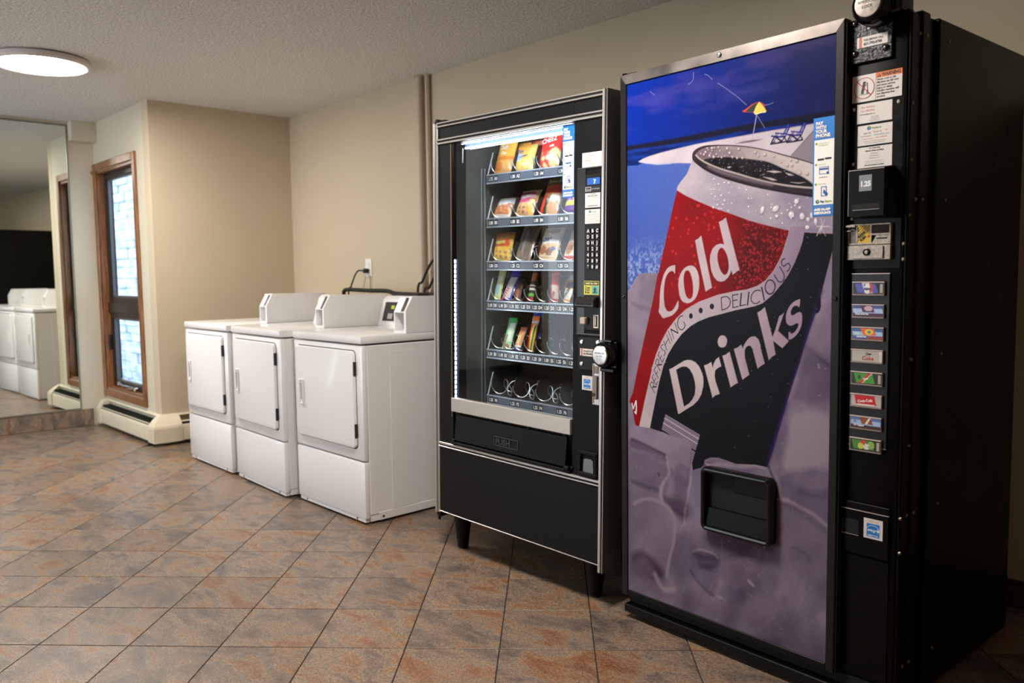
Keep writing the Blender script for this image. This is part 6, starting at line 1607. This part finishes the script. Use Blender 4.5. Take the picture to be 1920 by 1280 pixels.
IMG = IMG * (1 - CAN[..., None]) + SAVE * CAN[..., None]
for k in range(90):
    x, z = rr_.uniform(X0, X1), rr_.uniform(Z0, .95)
    if pin(bl_edge, x, z): continue
    ELL(x, z, rr_.uniform(.001, .0035), rr_.uniform(.001, .004), WTI, fe=.004, al=rr_.uniform(.2, .55))
for k in range(80):
    x, z = rr_.uniform(.15, .75), rr_.uniform(.60, 1.42)
    if pin(bl_edge, x, z): ELL(x, z, .0008, .0008, (190, 180, 200), fe=.0016, al=rr_.uniform(.3, .9))
icem = np.clip(.5 - sdf([(-0.0139,1.1249),(0.0368,1.1451),(0.0582,1.1755),(0.0793,1.1958),(0.1587,1.1958),(0.6141,1.1911),(0.7558,1.3067),(0.8154,1.3037),(0.8410,0.0433),(-0.0214,-0.2984)], UX, UZ) / .01, 0, 1) * (1 - CAN)
IMG = np.clip(IMG * (1 - .30 * icem[..., None]), 0, 1)
me = bpy.data.meshes.new('door_picture')
vv = np.stack([UX.ravel(), np.full(UX.size, .0), UZ.ravel()], 1)
me.vertices.add(len(vv)); me.vertices.foreach_set('co', vv.astype(np.float32).ravel())
idx = np.arange(nx * nz).reshape(nz, nx)
qd = np.stack([idx[:-1, :-1], idx[:-1, 1:], idx[1:, 1:], idx[1:, :-1]], -1).reshape(-1, 4)
me.loops.add(qd.size); me.polygons.add(len(qd))
me.loops.foreach_set('vertex_index', qd.astype(np.int32).ravel())
me.polygons.foreach_set('loop_start', np.arange(0, qd.size, 4, dtype=np.int32)); 
me.update(calc_edges=True)
at = me.color_attributes.new('Col', 'FLOAT_COLOR', 'POINT')
at.data.foreach_set('color', np.concatenate([IMG.reshape(-1, 3), np.ones((nx * nz, 1))], 1).astype(np.float32).ravel())
pm_ = vc_mat('printed_panel', .32); pm_.node_tree.nodes['Principled BSDF'].inputs['Specular IOR Level'].default_value = .07
me.materials.append(pm_)
link('door_picture', me, cm)
MB().box(X0, X1, .001, .028, Z0, Z1).build('picture_backing', m_door, cm)
card_phone(cm, .6985, .7605, 1.3445, 1.607, -.0012)

# ---- delivery port
b = MB()
def rrect(x0, x1, z0, z1, r, n=5):
    p = []
    for cx, cz, a0 in ((x1 - r, z1 - r, 0), (x0 + r, z1 - r, 90), (x0 + r, z0 + r, 180), (x1 - r, z0 + r, 270)):
        for k in range(n + 1):
            a = math.radians(a0 + 90 * k / n); p.append((cx + r * math.cos(a), cz + r * math.sin(a)))
    return p
def ring_frame(b, x0, x1, z0, z1, w, r, y0, y1, round_=.006):
    prof = [(0, y0), (0, y1 + round_), (round_ * .3, y1 + round_ * .3), (round_, y1), (w - round_, y1), (w - round_ * .3, y1 + round_ * .3), (w, y1 + round_), (w, y0)]
    rings = [[(p[0], yy, p[1]) for p in rrect(x0 + i, x1 - i, z0 + i, z1 - i, max(r - i, .003))] for i, yy in prof]
    n = len(rings[0]); b.add([p for q in rings for p in q], [(k * n + i, k * n + (i + 1) % n, (k + 1) * n + (i + 1) % n, (k + 1) * n + i) for k in range(len(rings) - 1) for i in range(n)])
ring_frame(b, .3480, .6000, .394, .5965, .0185, .022, -.0005, -.030, .009)
dp = b.build('delivery_port', m_blackg, cm)
b = MB(); b.box(.362, .588, -.004, -.0005, .405, .588); b.build('port_back', m_dark, dp)
MB().prism([(-.004, .408), (-.022, .408), (-.014, .468), (-.004, .469)], 'x', .364, .584).build('port_flap', mat('matte_black', (7, 6, 6), .35, spec=.12), dp)
b = MB(); b.box(.46, .582, -.0065, -.004, .530, .580, .001); b.build('inner_flap', mat('brown_black', (16, 12, 10), .35, spec=.15), dp)

# ---- control column
m_col = MB().box(.7855, .9345, .026, .060, .079, 1.846, .003, seg=2).build('selector_column', m_colp, cm)
b = MB(); b.box(.7855, .788, .0, .026, .079, 1.84); b.build('column_gap', m_dark, cm)
pt = MB().box(.7885, .8985, .017, .026, 1.733, 1.846, .002).build('lock_plate', mat('hammered_black', (34, 32, 31), .22, bump=(160, .9, 3), noise=(70, .5)), cm)
b = MB()
for x, z in ((.8005, 1.835), (.8025, 1.7585), (.8835, 1.7585)): b.lathe((x, .017, z), (0, -1, 0), [(0, .0085), (.002, .0082), (.005, .006), (.0062, .003), (.0064, .0005)], 18)
b.build('bolt', mat('polished_black', (20, 19, 19), .08, spec=.8), pt)
card_call(pt, .8075, .8875, 1.7705, 1.7970, .0162)
b = MB(); b.lathe((.863, .026, 1.8615), (0, -1, 0), [(0, .050), (.045, .050), (.058, .047), (.066, .041), (.058, .038)], 40); b.box(.835, .915, -.020, .026, 1.838, 1.905, .006); b.box(.885, .932, -.010, .06, 1.835, 1.90, .004)
pk = b.build('puck_lock', m_blackg, cm)
b = MB(); b.lathe((.863, -.030, 1.8615), (0, -1, 0), [(0, .0355), (.010, .0355), (.014, .033), (.0142, .031)], 40)
fc = b.build('lock_face', mat('brushed_lock', (140, 132, 126), .4, metal=.8, noise=(90, .25)), pk)
b = MB(); b.text('AMERICAN', .863, 1.8625, .0105, -.0449, 0, 'CENTER'); b.text('LOCK', .863, 1.8505, .0105, -.0449, 0, 'CENTER', 1, 0, .0003); b.build('engraving', mat('engraved2', (70, 62, 58), .5), fc)
# warning sticker
s_ = MB().box(.7925, .9225, .0252, .026, 1.6345, 1.7025).build('sticker', m_paper, cm, smooth=False); s_['label'] = 'white sticker with orange warning band'
b = MB(); y_ = .0249
b.box(.8555, .9225, y_, .0252, 1.6890, 1.7025, m=1); b.box(.8550, .8557, y_, .0252, 1.6345, 1.7025, m=0)
b.prism([(.8590, 1.6905), (.8690, 1.6905), (.8640, 1.7005)], 'y', y_ - .0002, y_, m=0); b.text('!', .8640, 1.6915, .0085, y_ - .0004, 1, 'CENTER', 1, 0, .0004)
b.text('WARNING', .8705, 1.6915, .0125, y_ - .0003, 0, 'LEFT', .80, .1, .0005)
for k, t in enumerate(('Never rock or tilt.', 'Machine can fall over', 'and cause serious', 'injury or death.', 'Vending machine will', 'not dispense free', 'product.')):
    b.text(t, .8580, 1.6822 - k * .0072, .0072, y_, 0, 'LEFT', .92, 0, .00022)
ring = [(.8245 + .0265 * math.cos(a), 1.6690 + .0265 * math.sin(a)) for a in [k * PI / 20 for k in range(41)]]
b.tube([(p[0], y_, p[1]) for p in ring], .00095, 4, m=2)
b.prism([(.8155, 1.6555), (.8225, 1.6545), (.8290, 1.6850), (.8215, 1.6862)], 'y', y_ - .0002, y_, m=0)
b.box(.8145, .8380, y_ - .0002, y_, 1.6525, 1.6535, m=0)
b.lathe((.8325, y_, 1.6805), (0, -1, 0), [(0, .0018), (.0003, .0018)], 10, m=0)
b.tube([(.8325, y_, 1.6785), (.8330, y_, 1.6660), (.8315, y_, 1.6540)], .0008, 4, m=0); b.tube([(.8330, y_, 1.6660), (.8355, y_, 1.6540)], .0008, 4, m=0); b.tube([(.8325, y_, 1.6760), (.8270, y_, 1.6750)], .0007, 4, m=0)
b.tube([(.8205, y_, 1.6895), (.8245, y_, 1.6915), (.8285, y_, 1.6895)], .0004, 4, m=0)
b.tube([(.8060, y_ - .0004, 1.6875), (.8425, y_ - .0004, 1.6500)], .0011, 4, m=2)
b.build('lettering', [BLK, ink((236, 120, 30)), ink((196, 26, 30))], s_, smooth=False)
MB().box(.7925, .9290, .0245, .026, 1.200, 1.632, .0008).build('cover_plate', mat('scratched_black', (12, 11, 10), .3, spec=.2, noise=(60, .6)), cm)
card_service(cm, .8075, .8995, 1.5785, 1.6285, .0239)
card_pay(cm, .8100, .9010, 1.5210, 1.5725, .0239)
card_coins(cm, .8105, .9015, 1.4630, 1.5165, .0239)
for x, z in ((.7975, 1.618), (.916, 1.620), (.7985, 1.476), (.916, 1.336), (.7965, 1.332)):
    MB().lathe((x, .0245, z), (0, -1, 0), [(0, .0058), (.0015, .0056), (.0035, .0035), (.0038, .001)], 16).build('screw', m_chrome, cm)
# bill acceptor box
ba = MB().prism([(.813, .0), (.813, .0)], 'y', 0, 0) if False else None
b = MB(); v0 = [(.8125, 1.3365), (.9055, 1.3345), (.9055, 1.4545), (.8125, 1.4545)]; v1 = [(.806, 1.333), (.924, 1.328), (.910, 1.462), (.806, 1.458)]
b.add([(p[0], -.024, p[1]) for p in v0] + [(p[0], .0245, p[1]) for p in v1], [(0, 1, 2, 3), (0, 4, 5, 1), (1, 5, 6, 2), (2, 6, 7, 3), (3, 7, 4, 0)])
ba = b.build('bill_acceptor', mat('acceptor_satin', (14, 12, 11), .34, spec=.15), cm, smooth=False)
b = MB(); b.box(.8125, .9055, -.0248, -.0235, 1.4525, 1.4545); b.box(.8122, .8132, -.0248, -.0235, 1.3365, 1.4545)
b.build('bright_edge', mat('edge_metal', (170, 160, 156), .35, metal=.6), ba)
pw = MB().box(.8410, .8745, -.0247, -.0238, 1.3985, 1.4395, .0004).build('price_window', mat('price_grey', (128, 134, 140), .4), ba)
MB().text('1.25', .8580, 1.4110, .0178, -.0250, 0, 'CENTER', .92, 0, .0009).build('lettering', ink((240, 238, 238)), pw, smooth=False)
b = MB(); b.box(.8225, .8955, -.0246, -.0238, 1.3500, 1.3665); b.build('bill_slot', m_dark, ba)
b = MB(); b.box(.8245, .8950, -.0252, -.0240, 1.3508, 1.3520); b.build('slot_lip', mat('edge_metal', (170, 160, 156)), ba)
# coin mechanism
m_nick = mat('dull_nickel', (176, 164, 152), .36, metal=.55, noise=(120, .35))
b = MB(); b.frame(.7925, .9080, 1.2630, 1.3175, .0045, .014, .0245, b=.001)
b.box(.8165, .8195, .014, .0245, 1.265, 1.3165); b.box(.8545, .8575, .014, .0245, 1.265, 1.3165); b.box(.8570, .9060, .014, .0245, 1.2870, 1.2915)
b.box(.7925, .9080, .0125, .0245, 1.2235, 1.2615, .001)
cmh = b.build('coin_mechanism', m_nick, cm)
b = MB(); b.box(.797, .9035, .020, .0243, 1.267, 1.313); b.build('mechanism_recess', mat('recess_brown', (40, 28, 24), .5), cmh)
yc = MB().box(.8195, .8545, .0150, .0165, 1.2675, 1.3130).build('instruction_card', mat('card_yellow', (206, 168, 50), .45), cmh, smooth=False)
b = MB()
for k in range(5):
    a = .010 * k
    b.prism([(.8200 + a * .8, 1.268), (.8225 + a * .8, 1.268), (.8540, 1.303 - a * 1.1), (.8540, 1.306 - a * 1.1)] if False else [(.8200, 1.276 + a * .8 - .004), (.8200, 1.2775 + a * .8 - .004), (min(.8540, .8200 + (1.3125 - (1.2775 + a * .8 - .004))), min(1.3125, 1.2775 + a * .8 - .004 + .034)), (min(.8540, .8200 + (1.3125 - (1.276 + a * .8 - .004))), min(1.3125, 1.276 + a * .8 - .004 + .034))], 'y', .0146, .0150, m=0)
b.text('COINS', .8235, 1.2800, .0085, .0144, 0, 'LEFT', .9, 0, .0006, math.radians(42)); b.text('PUSH', .8300, 1.2710, .0085, .0144, 0, 'LEFT', .9, 0, .0006, math.radians(42))
b.lathe((.8495, .0150, 1.2845), (0, -1, 0), [(0, .003), (.0005, .003)], 12, m=1)
b.build('lettering', [BLK, ink((190, 40, 30))], yc, smooth=False)
MB().box(.8585, .9030, .0160, .0200, 1.2920, 1.3110).build('display_window', mat('dark_red_window', (44, 12, 8), .15), cmh)
b = MB(); b.prism([(.8585, 1.2665), (.9035, 1.2665), (.9035, 1.2860), (.8700, 1.2860)], 'y', .0150, .0200); b.build('coin_tray', m_nick, cmh)
MB().box(.8700, .8985, .0140, .0152, 1.2770, 1.2800).build('coin_slot', m_dark, cmh)
b = MB(); b.prism([(.7965, 1.2670), (.8160, 1.2670), (.8160, 1.3000), (.8060, 1.3060), (.7965, 1.3060)], 'y', .0175, .0200); b.build('lever_plate', mat('lever_grey', (120, 108, 100), .4, metal=.5), cmh)
b = MB(); b.box(.7895, .8165, .006, .014, 1.3095, 1.3155, .001); b.box(.7885, .8045, .008, .014, 1.2985, 1.3015, .001); b.build('coin_lever', m_nick, cmh)
b = MB(); b.box(.8095, .8910, .0085, .0125, 1.2265, 1.2590, .001); lp_ = b.build('lock_cover', m_nick, cmh)
b = MB(); b.lathe((.8485, .0085, 1.2435), (0, -1, 0), [(0, .0098), (.002, .0098), (.003, .0080), (.0010, .0076)], 24); b.build('key_lock', mat('lock_dark', (48, 44, 42), .3, metal=.7), lp_)
b = MB(); b.lathe((.8485, .0065, 1.2435), (0, -1, 0), [(0, .005), (.0022, .0045)], 16); b.box(.8440, .8530, .0038, .0044, 1.2429, 1.2441); b.build('lock_core', m_nick, lp_)
# selection panel with eight buttons
sp_ = MB().box(.8020, .9050, .0215, .026, .7270, 1.1870, .001).build('selection_panel', mat('panel_black', (15, 13, 13), .35), cm)
b = MB(); b.box(.8020, .9050, .0208, .0220, 1.1862, 1.1882); b.box(.8020, .9050, .0208, .0220, .7258, .7272); b.build('panel_edge', mat('bright_edge2', (206, 190, 186), .3, metal=.6), sp_)
b = MB()
for x in (.826, .862, .883): b.lathe((x, .0215, 1.180), (0, -1, 0), [(0, .0016), (.001, .0012)], 8)
b.build('rivet', m_char, sp_)
BTN = [
 ('dark cola button with a blue can picture', [((58, 52, 50), (36, 32, 32)), ('r', .10, .78, .1, .95, (84, 88, 176), .12), ('r', .34, .60, .05, 1, (196, 196, 204), .12), ('r', .40, .54, .1, .9, (40, 34, 60), .12), ('e', .56, .55, .10, .45, (196, 74, 60)), ('e', .47, .5, .09, .5, (226, 222, 226)), ('r', .88, .97, .12, .9, (170, 164, 160), 0)], [('PEPSI', .47, .34, .30, (40, 50, 110), 0)]),
 ('light blue button with a purple can picture', [((60, 70, 130), (70, 90, 150)), ('r', 0, 1, .32, .72, (170, 190, 226), .2), ('r', .32, .72, .38, 1, (80, 44, 76), .15), ('e', .52, .74, .14, .24, (196, 170, 186)), ('r', 0, 1, 0, .28, (74, 50, 66), 0)], [('Grape soda free', .30, .18, .20, (240, 236, 236), 0)]),
 ('light blue button with an orange can picture', [((70, 90, 150), (60, 96, 156)), ('r', 0, 1, .30, .7, (160, 192, 226), .15), ('r', .34, .78, .34, .96, (226, 100, 40), .15), ('e', .55, .66, .14, .26, (226, 200, 80)), ('e', .56, .66, .06, .14, (90, 130, 110)), ('r', .5, 1, 0, .26, (150, 70, 54), 0)], [('Diet', .16, .44, .20, (240, 236, 236), 0), ('Sunkist free', .30, .16, .20, (240, 236, 236), 0)]),
 ('plain silver button with a red diet cola name', [((186, 180, 172), (176, 170, 164)), ('r', .90, 1, 0, 1, (206, 200, 192), 0)], [('Diet', .56, .62, .30, (60, 54, 54), 6), ('Coke', .53, .14, .52, (190, 30, 34), 0)]),
 ('dark button with a bright green can picture', [((46, 42, 38), (52, 46, 42)), ('r', .12, .74, .08, .98, (70, 150, 54), .1), ('r', .38, .52, .06, 1, (196, 60, 54), -.35), ('r', .50, .53, .06, 1, (230, 226, 216), -.35), ('e', .26, .6, .05, .2, (40, 70, 36)), ('r', .88, .97, .12, .9, (170, 164, 160), 0)], [('Dew', .48, .40, .26, (240, 236, 230), 10)]),
 ('silver button with a red cola can picture', [((186, 182, 178), (176, 172, 170)), ('r', .14, .82, .1, .96, (196, 26, 32), .08), ('r', .30, .90, .10, .2, (236, 226, 224), -.3)], [('Coca-Cola', .47, .40, .34, (248, 240, 240), 8)]),
 ('light blue button with a brown can picture', [((80, 100, 160), (96, 120, 176)), ('r', 0, 1, .32, .72, (160, 186, 224), -.1), ('r', .36, .74, .4, 1, (150, 74, 54), .12), ('r', .50, .58, .4, 1, (226, 216, 206), -.2), ('r', 0, 1, 0, .26, (70, 40, 36), 0)], [('Dr Pepper', .28, .18, .24, (240, 236, 236), 0), ('Dr', .15, .52, .22, (40, 28, 28), 0)]),
 ('dark button with a green and red can picture', [((40, 36, 32), (48, 44, 40)), ('r', .08, .78, .1, .92, (70, 132, 64), .08), ('e', .36, .4, .10, .3, (206, 206, 90)), ('e', .44, .78, .10, .2, (196, 70, 56)), ('e', .55, .35, .10, .25, (226, 216, 216)), ('e', .70, .55, .12, .35, (140, 180, 80)), ('r', .88, .97, .12, .9, (170, 164, 160), 0)], [('7UP', .56, .44, .26, (240, 240, 236), -12)]),
]
m_btn = mat('button_frame', (112, 98, 94), .3)
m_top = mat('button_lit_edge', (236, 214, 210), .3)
m_lab = vc_mat('printed_wrapper')
for k, (lab, shapes, texts) in enumerate(BTN):
    z1 = 1.1665 - k * .0596; z0 = z1 - .0370; x0, x1 = .8070, .8945
    bt = MB().box(x0, x1, .0150, .0215, z0, z1, .0012).build('selection_button', m_btn, sp_)
    bt['label'] = lab
    gx, gz = 56, 24; lx0, lx1, lz0, lz1 = x0 + .004, x1 - .0025, z0 + .0045, z1 - .0035
    vs_, cs, fs = [], [], []
    for j in range(gz + 1):
        for i in range(gx + 1):
            s_, t = i / gx, j / gz
            c = tuple(shapes[0][0][q] * (1 - t) + shapes[0][1][q] * t for q in range(3))
            for sh in shapes[1:]:
                if sh[0] == 'e' and ((s_ - sh[1]) / sh[3]) ** 2 + ((t - sh[2]) / sh[4]) ** 2 < 1: c = sh[5]
                if sh[0] == 'r' and sh[1] <= s_ + sh[6] * (t - .5) <= sh[2] and sh[3] <= t <= sh[4]: c = sh[5]
            vs_.append((lx0 + (lx1 - lx0) * s_, .0147, lz0 + (lz1 - lz0) * t)); cs.append((*lin(c), 1))
    for j in range(gz):
        for i in range(gx):
            a = j * (gx + 1) + i; fs.append((a, a + 1, a + gx + 2, a + gx + 1))
    b = MB(); b.add(vs_, fs)
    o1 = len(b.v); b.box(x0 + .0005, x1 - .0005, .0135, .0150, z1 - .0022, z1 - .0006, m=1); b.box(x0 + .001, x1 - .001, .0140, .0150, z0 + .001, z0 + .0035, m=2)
    msl = []
    for (t_, x, z, sz, c, rot) in texts:
        m_ = ink(c)
        if m_ not in msl: msl.append(m_)
        b.text(t_, lx0 + x * (lx1 - lx0), lz0 + z * (lz1 - lz0), sz * (lz1 - lz0), .0143, 3 + msl.index(m_), 'CENTER', .95, .08, .0003, math.radians(rot))
    me = bpy.data.meshes.new('button_face'); me.from_pydata(b.v, [], b.f)
    for m_ in [m_lab, m_top, mat('button_bevel', (150, 130, 126), .3)] + msl: me.materials.append(m_)
    me.polygons.foreach_set('material_index', b.fm)
    at = me.color_attributes.new('Col', 'FLOAT_COLOR', 'POINT')
    allc = np.ones((len(b.v), 4), np.float32); allc[:len(cs)] = np.array(cs, np.float32); at.data.foreach_set('color', allc.ravel()); me.update()
    bo = link('picture_label', me, bt)
    sp_.children  # keeps order
# lower coin cup
b = MB(); b.box(.7865, .9190, .0180, .026, .4285, .5710, .002); cc = b.build('coin_return_panel', m_colp, cm)
b = MB(); b.box(.7870, .9185, .0168, .0190, .5520, .5540) if False else b.box(.7865, .9190, .0165, .0200, .5492, .5512); b.build('panel_edge', mat('bright_edge2', (206, 190, 186)), cc)
b = MB(); b.box(.7885, .8375, .0172, .0182, .4810, .5225); b.build('coin_cup', m_dark, cc)
b = MB(); b.box(.7890, .8370, .0160, .0185, .4800, .4815); b.build('cup_lip', mat('edge_metal', (170, 160, 156)), cc)
card_energy(cc, .8515, .9030, .4805, .5345, .0172)
MB().box(.7880, .9180, .0230, .0262, .086, .424, .001).build('service_cover', m_colp, cm)
# screws along the side of the machine
for q in [(0.0739,1.7899),(0.1154,1.7915),(0.2521,1.7988),(0.0436,1.6141),(0.0426,1.4741),(0.0731,1.3763),(0.1122,1.3775),(0.2537,1.3821),(0.0399,1.3345),(0.0147,1.2614),(0.0147,1.2225),(0.0707,0.9627),(0.0701,0.7361),(0.2545,0.9645),(0.2559,0.5456),(0.0339,0.5468),(0.0680,0.5493),(0.1072,0.5487),(0.0336,0.4547),(0.2478,0.1310),(0.1004,0.1374),(0.0620,0.1380)]:
    MB().lathe((CW - .004, q[0], q[1]), (1, 0, 0), [(0, .0048), (.0050, .0046), (.0062, .003)], 10).build('side_screw', mat('dull_zinc', (150, 142, 118), .4, metal=.7), cm)
